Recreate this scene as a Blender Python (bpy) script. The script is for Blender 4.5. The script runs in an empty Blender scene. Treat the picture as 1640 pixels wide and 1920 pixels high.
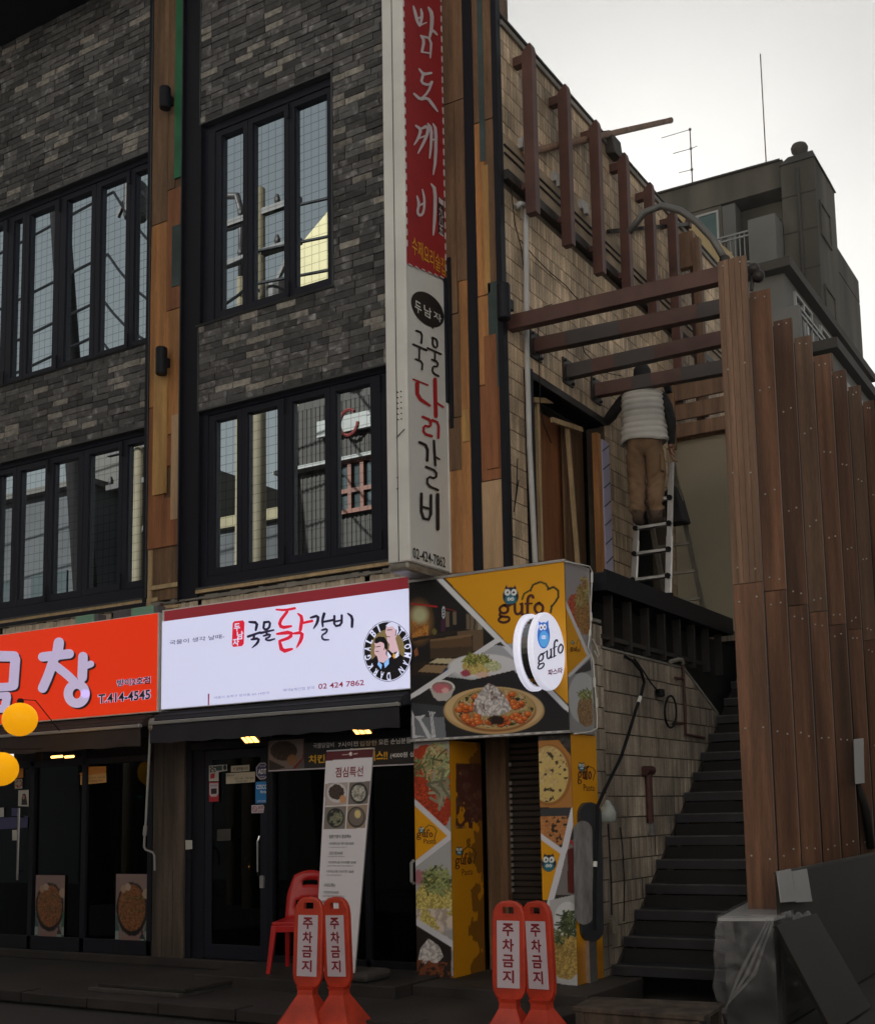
import bpy, bmesh, math, random
import numpy as np
from mathutils import Vector, Matrix

random.seed(7); RNG = np.random.default_rng(7)
SC = bpy.context.scene
COL = SC.collection

# ---------------------------------------------------------------- camera
F_PX, PPX, PPY = 2214.001, 933.752, 1250.469          # focal length and principal point in pixels of a 1640x1920 frame
CAM = np.array([4.977197, -9.000000, 1.600000])
RV = np.array([0.867249, 0.497340, -0.023075]); UV = np.array([0.079829, -0.093157, 0.992446]); FV = np.array([-0.491433, 0.862540, 0.120492])
cam_d = bpy.data.cameras.new('camera'); cam_o = bpy.data.objects.new('camera', cam_d); COL.objects.link(cam_o)
cam_d.sensor_fit = 'VERTICAL'; cam_d.sensor_height = 24.0; cam_d.lens = F_PX / 1920 * 24.0
cam_d.shift_x = (820 - PPX) / 1920; cam_d.shift_y = (PPY - 960) / 1920
cam_d.clip_start = 0.05; cam_d.clip_end = 900
cam_o.matrix_world = Matrix(((RV[0], UV[0], -FV[0], CAM[0]), (RV[1], UV[1], -FV[1], CAM[1]), (RV[2], UV[2], -FV[2], CAM[2]), (0, 0, 0, 1)))
SC.camera = cam_o

# ---------------------------------------------------------------- sky, sun, exposure
SUN_EL, SUN_AZ = math.radians(25.5), math.radians(-21.0)   # azimuth measured from +Y towards +X
W = bpy.data.worlds.new('World'); SC.world = W; W.use_nodes = True
wn, wl = W.node_tree.nodes, W.node_tree.links
bg = wn['Background']
sky = wn.new('ShaderNodeTexSky'); sky.sky_type = 'NISHITA'; sky.sun_disc = False
sky.sun_elevation = SUN_EL; sky.sun_rotation = SUN_AZ
sky.air_density = 2.5; sky.dust_density = 0.5; sky.ozone_density = 1.0
hs = wn.new('ShaderNodeHueSaturation'); hs.inputs['Saturation'].default_value = 0.16
wl.new(sky.outputs[0], hs.inputs['Color']); wl.new(hs.outputs[0], bg.inputs['Color'])
bg.inputs['Strength'].default_value = 0.05
sd = bpy.data.lights.new('sun', 'SUN'); sd.energy = 5.0; sd.angle = math.radians(0.6); sd.color = (1.0, 0.93, 0.85)
so = bpy.data.objects.new('sun', sd); COL.objects.link(so)
sdir = Vector((math.sin(SUN_AZ) * math.cos(SUN_EL), math.cos(SUN_AZ) * math.cos(SUN_EL), math.sin(SUN_EL)))
so.rotation_euler = (-sdir).to_track_quat('-Z', 'Y').to_euler(); so.location = (0, 0, 40)
SC.view_settings.view_transform = 'Standard'; SC.view_settings.look = 'None'
SC.view_settings.exposure = 0.66; SC.view_settings.gamma = 1.0; SC.view_settings.use_curve_mapping = False
SC.cycles.max_bounces = 6; SC.cycles.transparent_max_bounces = 12; SC.cycles.sample_clamp_indirect = 4

# ---------------------------------------------------------------- survey helpers: a pixel of the photograph on a real plane
def ray(x, y):
    return RV * (x - PPX) / F_PX - UV * (y - PPY) / F_PX + FV
def PY(x, y, Y=0.0):
    d = ray(x, y); return CAM + d * ((Y - CAM[1]) / d[1])
def PX(x, y, X=0.0):
    d = ray(x, y); return CAM + d * ((X - CAM[0]) / d[0])
def PZ(x, y, Z=0.0):
    d = ray(x, y); return CAM + d * ((Z - CAM[2]) / d[2])
def PR(P):
    d = np.asarray(P, float) - CAM
    k = d @ FV
    return PPX + F_PX * (d @ RV) / k, PPY - F_PX * (d @ UV) / k
class Surf:
    """a plane of the place, addressed in the pixels of an enlarged crop (origin ox, oy and scale s)"""
    def __init__(s, p, n, ox=0, oy=0, sc=1.0):
        s.p = np.asarray(p, float); s.n = np.asarray(n, float) / np.linalg.norm(n); s.c = (ox, oy, sc)
    def at(s, cx, cy, off=0.0):
        ox, oy, k = s.c; d = ray(ox + cx / k, oy + cy / k)
        q = s.p + s.n * off
        return CAM + d * (((q - CAM) @ s.n) / (d @ s.n))

# ---------------------------------------------------------------- mesh helpers
class MB:
    def __init__(s): s.v = []; s.f = []; s.m = []; s.groups = []
    def add(s, vs, fs, mi=0):
        b = len(s.v); s.v += [tuple(map(float, q)) for q in vs]; s.f += [tuple(b + i for i in f) for f in fs]; s.m += [mi] * len(fs); return s
    def box(s, x0, x1, y0, y1, z0, z1, mi=0):
        v = [(x0,y0,z0),(x1,y0,z0),(x1,y1,z0),(x0,y1,z0),(x0,y0,z1),(x1,y0,z1),(x1,y1,z1),(x0,y1,z1)]
        return s.add(v, [(0,3,2,1),(4,5,6,7),(0,1,5,4),(1,2,6,5),(2,3,7,6),(3,0,4,7)], mi)
    def beam(s, a, b, w, h, up=(0,0,1), mi=0):
        a, b = Vector(a), Vector(b); d = (b - a).normalized(); r = d.cross(Vector(up))
        if r.length < 1e-5: r = d.cross(Vector((0,1,0)))
        r.normalize(); q = r.cross(d); r *= w / 2; q *= h / 2
        v = [a-r-q, a+r-q, a+r+q, a-r+q, b-r-q, b+r-q, b+r+q, b-r+q]
        return s.add(v, [(0,3,2,1),(4,5,6,7),(0,1,5,4),(1,2,6,5),(2,3,7,6),(3,0,4,7)][::1], mi)
    def hexa(s, bot, top, mi=0):
        return s.add(list(bot) + list(top), [(0,3,2,1),(4,5,6,7),(0,1,5,4),(1,2,6,5),(2,3,7,6),(3,0,4,7)], mi)
    def quad(s, a, b, c, d, mi=0): return s.add([a,b,c,d], [(0,1,2,3)], mi)
    def prism(s, pts, d, mi=0):
        """polygon pts (3-D, planar) extruded by vector d"""
        n = len(pts); d = np.asarray(d, float)
        v = [np.asarray(p, float) for p in pts] + [np.asarray(p, float) + d for p in pts]
        return s.add(v, [tuple(range(n))[::-1], tuple(range(n, 2*n))] + [(i, (i+1) % n, n + (i+1) % n, n + i) for i in range(n)], mi)
    def tube(s, pts, r, n=8, mi=0, cap=True):
        pts = [Vector(p) for p in pts]; k = len(pts); rs = r if isinstance(r, (list, tuple)) else [r] * k
        v = []; up = None
        for i, p in enumerate(pts):
            d = (pts[min(i+1, k-1)] - pts[max(i-1, 0)]).normalized()
            if up is None: up = Vector((0,0,1)) if abs(d.z) < .9 else Vector((1,0,0))
            a = d.cross(up).normalized(); b = a.cross(d).normalized(); up = b
            v += [p + (a * math.cos(2*math.pi*j/n) + b * math.sin(2*math.pi*j/n)) * rs[i] for j in range(n)]
        f = [(i*n+j, i*n+(j+1) % n, (i+1)*n+(j+1) % n, (i+1)*n+j) for i in range(k-1) for j in range(n)]
        if cap: f += [tuple(range(n))[::-1], tuple((k-1)*n + j for j in range(n))]
        return s.add(v, f, mi)
    def lathe(s, prof, c=(0,0,0), n=16, ax='z', sx=1, sy=1, mi=0):
        v = []
        for r, z in prof:
            for j in range(n):
                a = 2*math.pi*j/n; x, y = r*math.cos(a)*sx, r*math.sin(a)*sy
                q = (x, y, z) if ax == 'z' else ((x, z, y) if ax == 'y' else (z, x, y))
                v.append((c[0]+q[0], c[1]+q[1], c[2]+q[2]))
        k = len(prof); f = [(i*n+j, i*n+(j+1) % n, (i+1)*n+(j+1) % n, (i+1)*n+j) for i in range(k-1) for j in range(n)]
        f += [tuple(range(n))[::-1], tuple((k-1)*n+j for j in range(n))]
        return s.add(v, f, mi)
    def sphere(s, c, r, n=16, m=10, sx=1, sy=1, sz=1, mi=0):
        prof = [(max(r*math.sin(math.pi*i/m), 1e-4), -r*math.cos(math.pi*i/m)*sz) for i in range(m+1)]
        return s.lathe(prof, c, n, 'z', sx, sy, mi)
    def mesh(s, name, mats, smooth=False):
        me = bpy.data.meshes.new(name); me.from_pydata(s.v, [], s.f)
        mats = mats if isinstance(mats, (list, tuple)) else [mats]
        for m in mats: me.materials.append(m)
        if len(mats) > 1: me.polygons.foreach_set('material_index', s.m)
        bm = bmesh.new(); bm.from_mesh(me); bmesh.ops.recalc_face_normals(bm, faces=bm.faces); bm.to_mesh(me); bm.free()
        if smooth: me.polygons.foreach_set('use_smooth', [True] * len(me.polygons))
        return me
    def build(s, name, mats, parent=None, smooth=False, bevel=0, **p):
        if name in ('lettering', 'letter_shadow', 'letter_outline', 'notice_print') and len(s.groups) > 1:      # one object per word or line
            for (v0, f0), (v1, f1) in zip(s.groups, s.groups[1:] + [(len(s.v), len(s.f))]):
                q = MB(); q.v = s.v[v0:v1]; q.f = [tuple(i-v0 for i in f) for f in s.f[f0:f1]]; q.m = s.m[f0:f1]; o = link(name, q.mesh(name, mats, smooth), parent, bevel, **p)
            return o
        return link(name, s.mesh(name, mats, smooth), parent, bevel, **p)
WPOS = {}
def link(name, me, parent=None, bevel=0, **p):
    o = bpy.data.objects.new(name, me); COL.objects.link(o)
    if parent is not None:
        o.parent = parent; o.location = -WPOS.get(parent.name, Vector((0,0,0)))
    for k, v in p.items(): o[k] = v
    if bevel:
        b = o.modifiers.new('bevel', 'BEVEL'); b.width = bevel; b.segments = 2; b.limit_method = 'ANGLE'; b.angle_limit = math.radians(35)
    return o
def thing(name, label, cat, loc=(0,0,0), group=None):
    o = bpy.data.objects.new(name, None); COL.objects.link(o); o.empty_display_size = .2
    o.location = loc; WPOS[o.name] = Vector(loc); o['label'] = label; o['category'] = cat
    if group: o['group'] = group
    return o
def tag(o, label, cat, group=None):
    o['label'] = label; o['category'] = cat
    if group: o['group'] = group
    return o
def structure(o): o['kind'] = 'structure'; return o
def copy_tree(o, parent=None):
    c = o.copy(); COL.objects.link(c); c.parent = parent
    for ch in list(o.children): copy_tree(ch, c)
    return c

# ---------------------------------------------------------------- materials
def lin(r, g=None, b=None):
    if g is None: r, g, b = r
    f = lambda c: (c/255/12.92) if c/255 <= .04045 else ((c/255+.055)/1.055)**2.4
    return (f(r), f(g), f(b))
def mat(name, col, rough=.6, metal=0.0, var=.15, vs=3.0, bump=.0, bs=40.0, stretch=(1,1,1), emit=None, es=0.0, spec=.5, fine=.0, fs=60, rnd=0.0, island=0.0, alpha=1.0, dirt=0.0, smear=0.0):
    m = bpy.data.materials.new(name); m.use_nodes = True; n, l = m.node_tree.nodes, m.node_tree.links
    b = n['Principled BSDF']; b.inputs['Roughness'].default_value = rough; b.inputs['Metallic'].default_value = metal
    b.inputs['Specular IOR Level'].default_value = spec
    tc = n.new('ShaderNodeTexCoord'); mp = n.new('ShaderNodeMapping'); mp.inputs['Scale'].default_value = stretch
    if rnd:                                     # every copy shows its own part of the pattern
        oi0 = n.new('ShaderNodeObjectInfo'); sc0 = n.new('ShaderNodeMath'); sc0.operation = 'MULTIPLY'; sc0.inputs[1].default_value = 37.0; l.new(oi0.outputs['Random'], sc0.inputs[0])
        va = n.new('ShaderNodeVectorMath'); va.operation = 'ADD'; l.new(tc.outputs['Object'], va.inputs[0]); l.new(sc0.outputs[0], va.inputs[1]); l.new(va.outputs[0], mp.inputs[0])
    else: l.new(tc.outputs['Object'], mp.inputs[0])
    def noise(sc, det=4):
        t = n.new('ShaderNodeTexNoise'); t.inputs['Scale'].default_value = sc; t.inputs['Detail'].default_value = det; l.new(mp.outputs[0], t.inputs['Vector']); return t.outputs['Fac']
    def math_(op, a, bv):
        t = n.new('ShaderNodeMath'); t.operation = op
        for i, q in enumerate((a, bv)):
            if isinstance(q, (int, float)): t.inputs[i].default_value = q
            else: l.new(q, t.inputs[i])
        return t.outputs[0]
    fac = None
    def mul(f):
        nonlocal fac
        fac = f if fac is None else math_('MULTIPLY', fac, f)
    def around1(sig, amt): return math_('ADD', math_('MULTIPLY', sig, 2*amt), 1-amt)
    if var: mul(around1(noise(vs, 5), var*1.6))
    if fine: mul(around1(noise(fs, 3), fine*1.6))
    if rnd:
        oi = n.new('ShaderNodeObjectInfo'); mul(around1(oi.outputs['Random'], rnd))
    if island:
        g = n.new('ShaderNodeNewGeometry'); mul(around1(g.outputs['Random Per Island'], island))
    if dirt:
        r = n.new('ShaderNodeValToRGB'); r.color_ramp.elements[0].position = .38; r.color_ramp.elements[1].position = .62
        l.new(noise(vs*.45, 6), r.inputs[0]); mul(math_('ADD', math_('MULTIPLY', r.outputs[0], dirt), 1-dirt))
    if smear:
        r = n.new('ShaderNodeValToRGB'); r.color_ramp.elements[0].position = .56; r.color_ramp.elements[1].position = .72
        l.new(noise(9, 6), r.inputs[0]); mul(math_('ADD', math_('MULTIPLY', r.outputs[0], smear), 1.0))
    if fac is None: b.inputs['Base Color'].default_value = (*col, 1)
    else:
        v = n.new('ShaderNodeVectorMath'); v.operation = 'SCALE'; v.inputs[0].default_value = col; l.new(fac, v.inputs['Scale']); l.new(v.outputs[0], b.inputs['Base Color'])
    if bump:
        bn = n.new('ShaderNodeBump'); bn.inputs['Strength'].default_value = bump; bn.inputs['Distance'].default_value = .01
        l.new(noise(bs, 5), bn.inputs['Height']); l.new(bn.outputs[0], b.inputs['Normal'])
    if emit is not None:
        b.inputs['Emission Color'].default_value = (*emit, 1); b.inputs['Emission Strength'].default_value = es
    if alpha < 1: b.inputs['Alpha'].default_value = alpha
    return m
def print_mat(name='printed_sheet', rough=.45, es=0.0):
    m = bpy.data.materials.new(name); m.use_nodes = True; n, l = m.node_tree.nodes, m.node_tree.links
    a = n.new('ShaderNodeVertexColor'); a.layer_name = 'print'; b = n['Principled BSDF']; b.inputs['Roughness'].default_value = rough
    l.new(a.outputs['Color'], b.inputs['Base Color'])
    if es: l.new(a.outputs['Color'], b.inputs['Emission Color']); b.inputs['Emission Strength'].default_value = es
    return m
def glass_mat(name, refl, tint, grid=0.0, gl=.13, gmul=.72, ior=1.5):
    """dark window glass: mirror reflection over a tinted see-through, with a square lattice film"""
    m = bpy.data.materials.new(name); m.use_nodes = True; n, l = m.node_tree.nodes, m.node_tree.links
    n.remove(n['Principled BSDF']); out = n['Material Output']
    gl_ = n.new('ShaderNodeBsdfGlossy'); gl_.inputs['Roughness'].default_value = 0.0
    tr = n.new('ShaderNodeBsdfTransparent'); tr.inputs[0].default_value = (*tint, 1)
    mx = n.new('ShaderNodeMixShader'); lw = n.new('ShaderNodeFresnel'); lw.inputs['IOR'].default_value = ior
    ad = n.new('ShaderNodeMath'); ad.operation = 'MULTIPLY_ADD'; ad.inputs[1].default_value = 1.0; ad.inputs[2].default_value = refl; ad.use_clamp = True
    l.new(lw.outputs[0], ad.inputs[0]); l.new(ad.outputs[0], mx.inputs[0]); l.new(tr.outputs[0], mx.inputs[1]); l.new(gl_.outputs[0], mx.inputs[2]); l.new(mx.outputs[0], out.inputs[0])
    gl_.inputs[0].default_value = (.82, .94, 1, 1)
    if grid:
        tc = n.new('ShaderNodeTexCoord'); sp = n.new('ShaderNodeSeparateXYZ'); l.new(tc.outputs['Object'], sp.inputs[0]); fs = []
        for ax in ('X', 'Z'):
            d = n.new('ShaderNodeMath'); d.operation = 'DIVIDE'; d.inputs[1].default_value = grid; l.new(sp.outputs[ax], d.inputs[0])
            fr = n.new('ShaderNodeMath'); fr.operation = 'FRACT'; l.new(d.outputs[0], fr.inputs[0])
            lt = n.new('ShaderNodeMath'); lt.operation = 'LESS_THAN'; lt.inputs[1].default_value = gl; l.new(fr.outputs[0], lt.inputs[0]); fs.append(lt.outputs[0])
        mxx = n.new('ShaderNodeMath'); mxx.operation = 'MAXIMUM'; l.new(fs[0], mxx.inputs[0]); l.new(fs[1], mxx.inputs[1])
        mc = n.new('ShaderNodeMix'); mc.data_type = 'RGBA'; l.new(mxx.outputs[0], mc.inputs[0])
        mc.inputs[6].default_value = (.82, .94, 1, 1); mc.inputs[7].default_value = (.82*gmul, .94*gmul, 1*gmul, 1); l.new(mc.outputs[2], gl_.inputs[0])
    return m

# ---------------------------------------------------------------- lettering and printed pictures
_TXT = {}
def text_geo(s, bold=0.0):
    k = (s, bold)
    if k not in _TXT:
        cu = bpy.data.curves.new('t', 'FONT'); cu.body = s; cu.offset = bold; cu.resolution_u = 3
        o = bpy.data.objects.new('t', cu); me = o.to_mesh(); v = np.empty(len(me.vertices)*3); me.vertices.foreach_get('co', v); v = v.reshape(-1, 3)[:, :2]
        f = [tuple(p.vertices) for p in me.polygons]; o.to_mesh_clear(); bpy.data.objects.remove(o); bpy.data.curves.remove(cu)
        lo, hi = v.min(0), v.max(0); _TXT[k] = ((v - lo) / np.maximum(hi - lo, 1e-6), f)
    return _TXT[k]
def put_text(mb, s, p0, p1, bold=0.0, grow=0.0, mi=0, z=None, vec=None):
    """text filling the upright rectangle with corners p0 (lower left) and p1 (upper right)"""
    mb.groups.append((len(mb.v), len(mb.f))); v, f = text_geo(s, bold); p0 = np.asarray(p0, float); p1 = np.asarray(p1, float)
    ux = np.array([p1[0]-p0[0], p1[1]-p0[1], 0.0]); uz = np.array([0, 0, p1[2]-p0[2]])
    if vec is not None: ux, uz = vec
    v = (v - .5) * (1 + grow) + .5
    mb.add([p0 + ux*a + uz*b for a, b in v], f, mi); return mb
def surf_text(mb, S, s, c0, c1, off=.003, **k): return put_text(mb, s, S.at(*c0, off), S.at(*c1, off), **k)
def strokes(mb, S, ls, w, off=.003, mi=0, round_=True):
    """brush or pen strokes given in crop pixels, laid flat on surface S"""
    mb.groups.append((len(mb.v), len(mb.f)))
    for q, pl in enumerate(ls):
        wk = w
        if pl is None:
            mb.groups.append((len(mb.v), len(mb.f))); continue
        if isinstance(pl, tuple): pl, wk = pl
        o = off + q * .0003
        P = np.array(pl, float)
        if len(P) > 2:
            # smooth the polyline a little
            t = []
            for i in range(len(P)-1): t += [P[i]*.75+P[i+1]*.25, P[i]*.25+P[i+1]*.75]
            P = np.vstack([P[:1], t, P[-1:]])
        n = len(P); T = np.gradient(P, axis=0); T /= np.maximum(np.linalg.norm(T, axis=1, keepdims=True), 1e-6); N = np.stack([-T[:,1], T[:,0]], 1)
        ws = np.full(n, wk/2.) if np.isscalar(wk) else np.interp(np.linspace(0,1,n), np.linspace(0,1,len(wk)), wk)/2
        L = [S.at(*(P[i]+N[i]*ws[i]), o) for i in range(n)]; R = [S.at(*(P[i]-N[i]*ws[i]), o) for i in range(n)]
        mb.add(L + R, [(i, i+1, n+i+1, n+i) for i in range(n-1)], mi)
        if round_:
            for i, sg in ((0, -1), (n-1, 1)):
                a = [S.at(*(P[i] + N[i]*ws[i]*math.cos(x) + T[i]*sg*ws[i]*math.sin(x)), o) for x in np.linspace(0, math.pi, 7)]
                mb.add(a, [tuple(range(7))], mi)
    return mb
def poly(mb, S, pts, off=.003, mi=0):
    mb.groups.append((len(mb.v), len(mb.f))); return mb.add([S.at(*p, off) for p in pts], [tuple(range(len(pts)))], mi)
def ell(cx, cy, rx, ry, skew=0, n=28, a0=0, a1=2*math.pi):
    return [(cx+rx*math.cos(t), cy+skew*math.cos(t)+ry*math.sin(t)) for t in np.linspace(a0, a1, n, endpoint=(a1-a0) < 6.28)]

def _hash(ix, iy, s):
    h = np.sin(ix*127.1 + iy*311.7 + s*74.7) * 43758.5453; return h - np.floor(h)
def vnoise(x, y, s=0):
    ix, iy = np.floor(x), np.floor(y); fx, fy = x-ix, y-iy; fx = fx*fx*(3-2*fx); fy = fy*fy*(3-2*fy)
    return (_hash(ix,iy,s)*(1-fx)+_hash(ix+1,iy,s)*fx)*(1-fy)+(_hash(ix,iy+1,s)*(1-fx)+_hash(ix+1,iy+1,s)*fx)*fy
def fbm(x, y, s=0, o=4):
    a = 0; k = .5
    for i in range(o): a = a + k*vnoise(x*2**i, y*2**i, s+i*3.1); k *= .5
    return a / (1 - .5**o)
def inpoly(x, y, pts):
    c = np.zeros(x.shape, bool); n = len(pts)
    for i in range(n):
        (x0, y0), (x1, y1) = pts[i], pts[(i+1) % n]
        if y0 == y1: continue
        c ^= ((y0 > y) != (y1 > y)) & (x < (x1-x0)*(y-y0)/(y1-y0)+x0)
    return c
def sdseg(x, y, pts):
    d = np.full(x.shape, 1e9)
    for (x0, y0), (x1, y1) in zip(pts[:-1], pts[1:]):
        t = np.clip(((x-x0)*(x1-x0)+(y-y0)*(y1-y0))/max((x1-x0)**2+(y1-y0)**2, 1e-9), 0, 1); d = np.minimum(d, np.hypot(x-x0-t*(x1-x0), y-y0-t*(y1-y0)))
    return d
class Paint:
    """a flat colour print computed per grid point"""
    def __init__(s, x, y, base): s.x, s.y = x, y; s.c = np.empty(x.shape + (3,)); s.c[:] = lin(*base)
    def put(s, m, col, a=1.0):
        m = np.asarray(m, float)*a; col = np.asarray(col, float); s.c = s.c*(1-m[..., None]) + col*m[..., None]
    def poly(s, pts, col, a=1.0): s.put(inpoly(s.x, s.y, pts), lin(*col), a)
    def ell(s, cx, cy, rx, ry, col, soft=.06, a=1.0, rag=0.0, seed=0):
        d = np.hypot((s.x-cx)/rx, (s.y-cy)/ry)
        if rag: d = d + rag*(fbm(s.x*6/rx, s.y*6/rx, seed)-.5)*2
        s.put(np.clip((1-d)/soft+.5, 0, 1), lin(*col), a); return d < 1
    def line(s, pts, w, col, a=1.0): s.put(np.clip((w/2-sdseg(s.x, s.y, pts))/1.5+.5, 0, 1), lin(*col), a)
    def noodles(s, m, c0, c1, sc, seed=0, curl=2.2):
        x, y = s.x/sc, s.y/sc; wx = fbm(x*.35, y*.35, seed)*curl*6; wy = fbm(x*.35+9, y*.35+4, seed+5)*curl*6
        a = np.abs(np.sin(x*1.3+wx)*np.cos(y*1.1+wy)); b = np.clip(.25+1.0*a+.35*(fbm(x, y, seed+2)-.5), 0, 1)[..., None]
        s.put(m, np.asarray(lin(*c0))*(1-b)+np.asarray(lin(*c1))*b)
    def blobs(s, m, col0, col1, sc, thr=.55, seed=0):
        v = fbm(s.x/sc, s.y/sc, seed, 3); t = fbm(s.x/sc*2.3, s.y/sc*2.3, seed+8)[..., None]
        s.put(m & (v > thr), np.asarray(lin(*col0))*(1-t)+np.asarray(lin(*col1))*t)
    def leaves(s, m, n, size, seed, c0=(60,80,40), c1=(150,165,110)):
        r = np.random.default_rng(seed); xs, ys = s.x[m], s.y[m]
        if len(xs) == 0: return
        for _ in range(n):
            i = r.integers(len(xs)); a = r.uniform(0, 6.28); k = size*r.uniform(.5, 1.3); dx, dy = math.cos(a)*k, math.sin(a)*k
            k_ = r.random(); col = [c0[j]+(c1[j]-c0[j])*k_ for j in range(3)]
            s.line([(xs[i]-dx, ys[i]-dy), (xs[i]+dx*.2+dy*.2, ys[i]+dy*.2), (xs[i]+dx, ys[i]+dy)], size*.3, col)
def owl(P, cx, cy, s, body=(22,30,58), belly=(38,110,130)):
    P.ell(cx, cy, 66*s, 76*s, body); P.poly([(cx-50*s,cy-58*s),(cx-38*s,cy-92*s),(cx-20*s,cy-70*s)], body); P.poly([(cx+50*s,cy-58*s),(cx+38*s,cy-92*s),(cx+20*s,cy-70*s)], body)
    P.ell(cx, cy+30*s, 50*s, 44*s, belly)
    for dx in (-27, 27):
        P.ell(cx+dx*s, cy-32*s, 25*s, 27*s, (225,230,230)); P.ell(cx+dx*s*.9, cy-30*s, 9*s, 10*s, (20,25,40))
        P.ell(cx+dx*s*.55, cy+24*s, 14*s, 15*s, (215,225,225)); P.ell(cx+dx*s*.5, cy+24*s, 5*s, 6*s, belly)
def hat(P, pts, w, col): P.line(pts, w, col)
def printed(name, S, p0, ux, uz, step, fn, parent, mtl, gain=1.0, ux_top=None, **k):
    """a printed sheet: grid of step metres over p0 + a*ux + b*uz, coloured by fn(cx, cy) in the crop pixels of S"""
    p0, ux, uz = (np.asarray(q, float) for q in (p0, ux, uz)); nu = max(2, int(np.linalg.norm(ux)/step)); nv = max(2, int(np.linalg.norm(uz)/step))
    a, b = np.meshgrid(np.linspace(0,1,nu+1), np.linspace(0,1,nv+1)); P = p0 + a[..., None]*(ux if ux_top is None else ux*(1-b[..., None])+np.asarray(ux_top)*b[..., None]) + b[..., None]*uz
    x, y = PR(P.reshape(-1, 3)); ox, oy, sc = S.c; x = ((x-ox)*sc).reshape(a.shape); y = ((y-oy)*sc).reshape(a.shape)
    c = np.clip(fn(x, y).c*gain, 0, .9)
    idx = np.arange((nu+1)*(nv+1)).reshape(nv+1, nu+1)
    q = np.stack([idx[:-1,:-1], idx[:-1,1:], idx[1:,1:], idx[1:,:-1]], -1).reshape(-1, 4)
    me = bpy.data.meshes.new(name); me.vertices.add(len(P.reshape(-1,3))); me.vertices.foreach_set('co', P.reshape(-1).astype(np.float32))
    me.loops.add(q.size); me.loops.foreach_set('vertex_index', q.reshape(-1).astype(np.int32)); me.polygons.add(len(q))
    me.polygons.foreach_set('loop_start', np.arange(0, q.size, 4, dtype=np.int32)); me.update(calc_edges=True)
    at = me.color_attributes.new('print', 'FLOAT_COLOR', 'POINT'); at.data.foreach_set('color', np.concatenate([c.reshape(-1,3), np.ones((c.size//3, 1))], 1).reshape(-1).astype(np.float32))
    me.materials.append(mtl); me.validate(); return link(name, me, parent, **k)

def skin(pts, edges, sub=2, name='b'):
    """one continuous surface grown along a skeleton: pts = [((x,y,z), radius)]"""
    me = bpy.data.meshes.new(name); me.from_pydata([p for p, r in pts], edges, []); o = bpy.data.objects.new(name, me); COL.objects.link(o)
    o.modifiers.new('skin', 'SKIN').use_smooth_shade = True
    for d, (p, r) in zip(me.skin_vertices[0].data, pts): d.radius = (r, r) if np.isscalar(r) else r
    me.skin_vertices[0].data[0].use_root = True
    s = o.modifiers.new('sub', 'SUBSURF'); s.levels = sub; s.render_levels = sub
    dg = bpy.context.evaluated_depsgraph_get(); r = bpy.data.meshes.new_from_object(o.evaluated_get(dg)); bpy.data.objects.remove(o)
    v = [tuple(q.co) for q in r.vertices]; f = [tuple(q.vertices) for q in r.polygons]; bpy.data.meshes.remove(r); return v, f

# ================================================================ materials of the place
M = {}
M['brick'] = mat('dark_brick', (.092,.091,.092), .8, var=.4, vs=14, bump=.4, bs=90, rnd=.55, smear=2.4, fine=.25, fs=90)
M['brick_joined'] = mat('dark_brick_far', (.090,.089,.090), .8, var=.4, vs=14, bump=.4, bs=90, island=.55, smear=1.9, fine=.25, fs=90)
M['brick_pale'] = mat('smeared_brick', (.25,.235,.21), .8, var=.6, vs=18, bump=.7, bs=60, rnd=.4, fine=.35, fs=120)
M['mortar'] = mat('mortar', (.115,.11,.104), .9, var=.25, vs=20, bump=.4)
M['black_metal'] = mat('black_coated_metal', (.011,.012,.018), .5, var=.15, vs=5, spec=.2)
M['frame'] = mat('window_frame_coating', (.013,.015,.026), .45, var=.15, vs=6, spec=.25)
M['flash'] = mat('grey_flashing', (.07,.075,.08), .45, .3, var=.2, vs=6)
M['dark_void'] = mat('unlit_room', (.012,.0115,.011), .9, var=.2)  # near-black: darkness of unlit rooms and gaps put into the colour
M['ply_a'] = mat('orange_plywood', (.48,.22,.075), .65, var=.35, vs=3, stretch=(6,6,.5), fine=.25, fs=22, dirt=.35)
M['ply_b'] = mat('red_brown_plywood', (.30,.115,.045), .65, var=.35, vs=3, stretch=(6,6,.5), fine=.2, fs=22, dirt=.3)
M['ply_c'] = mat('yellow_plywood', (.52,.30,.10), .65, var=.3, vs=3, stretch=(6,6,.5), fine=.2, fs=22, dirt=.35)
M['ply_d'] = mat('pale_plywood', (.50,.33,.19), .65, var=.25, vs=3, stretch=(6,6,.5), fine=.15, fs=22, dirt=.2)
M['ply_e'] = mat('weathered_brown_plywood', (.20,.115,.06), .7, var=.4, vs=3, stretch=(6,6,.5), fine=.3, fs=22, dirt=.4)
M['green'] = mat('green_painted_board', (.02,.17,.075), .6, var=.3, vs=4, dirt=.3)
M['teal'] = mat('dull_teal_board', (.05,.085,.085), .6, var=.3, vs=4, dirt=.4)
M['timber'] = mat('pale_timber', (.50,.36,.20), .7, var=.3, vs=5, stretch=(3,3,.6), fine=.2)
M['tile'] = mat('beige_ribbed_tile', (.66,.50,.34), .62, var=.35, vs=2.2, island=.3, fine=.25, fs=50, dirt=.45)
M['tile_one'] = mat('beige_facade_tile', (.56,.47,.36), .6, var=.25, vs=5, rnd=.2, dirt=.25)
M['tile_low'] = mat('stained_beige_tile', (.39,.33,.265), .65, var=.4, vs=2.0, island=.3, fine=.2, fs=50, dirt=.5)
M['grout'] = mat('dark_grout', (.095,.072,.052), .9, var=.3, vs=8)
M['concrete'] = mat('concrete', (.27,.25,.22), .85, var=.3, vs=3, bump=.3, dirt=.3)
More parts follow.
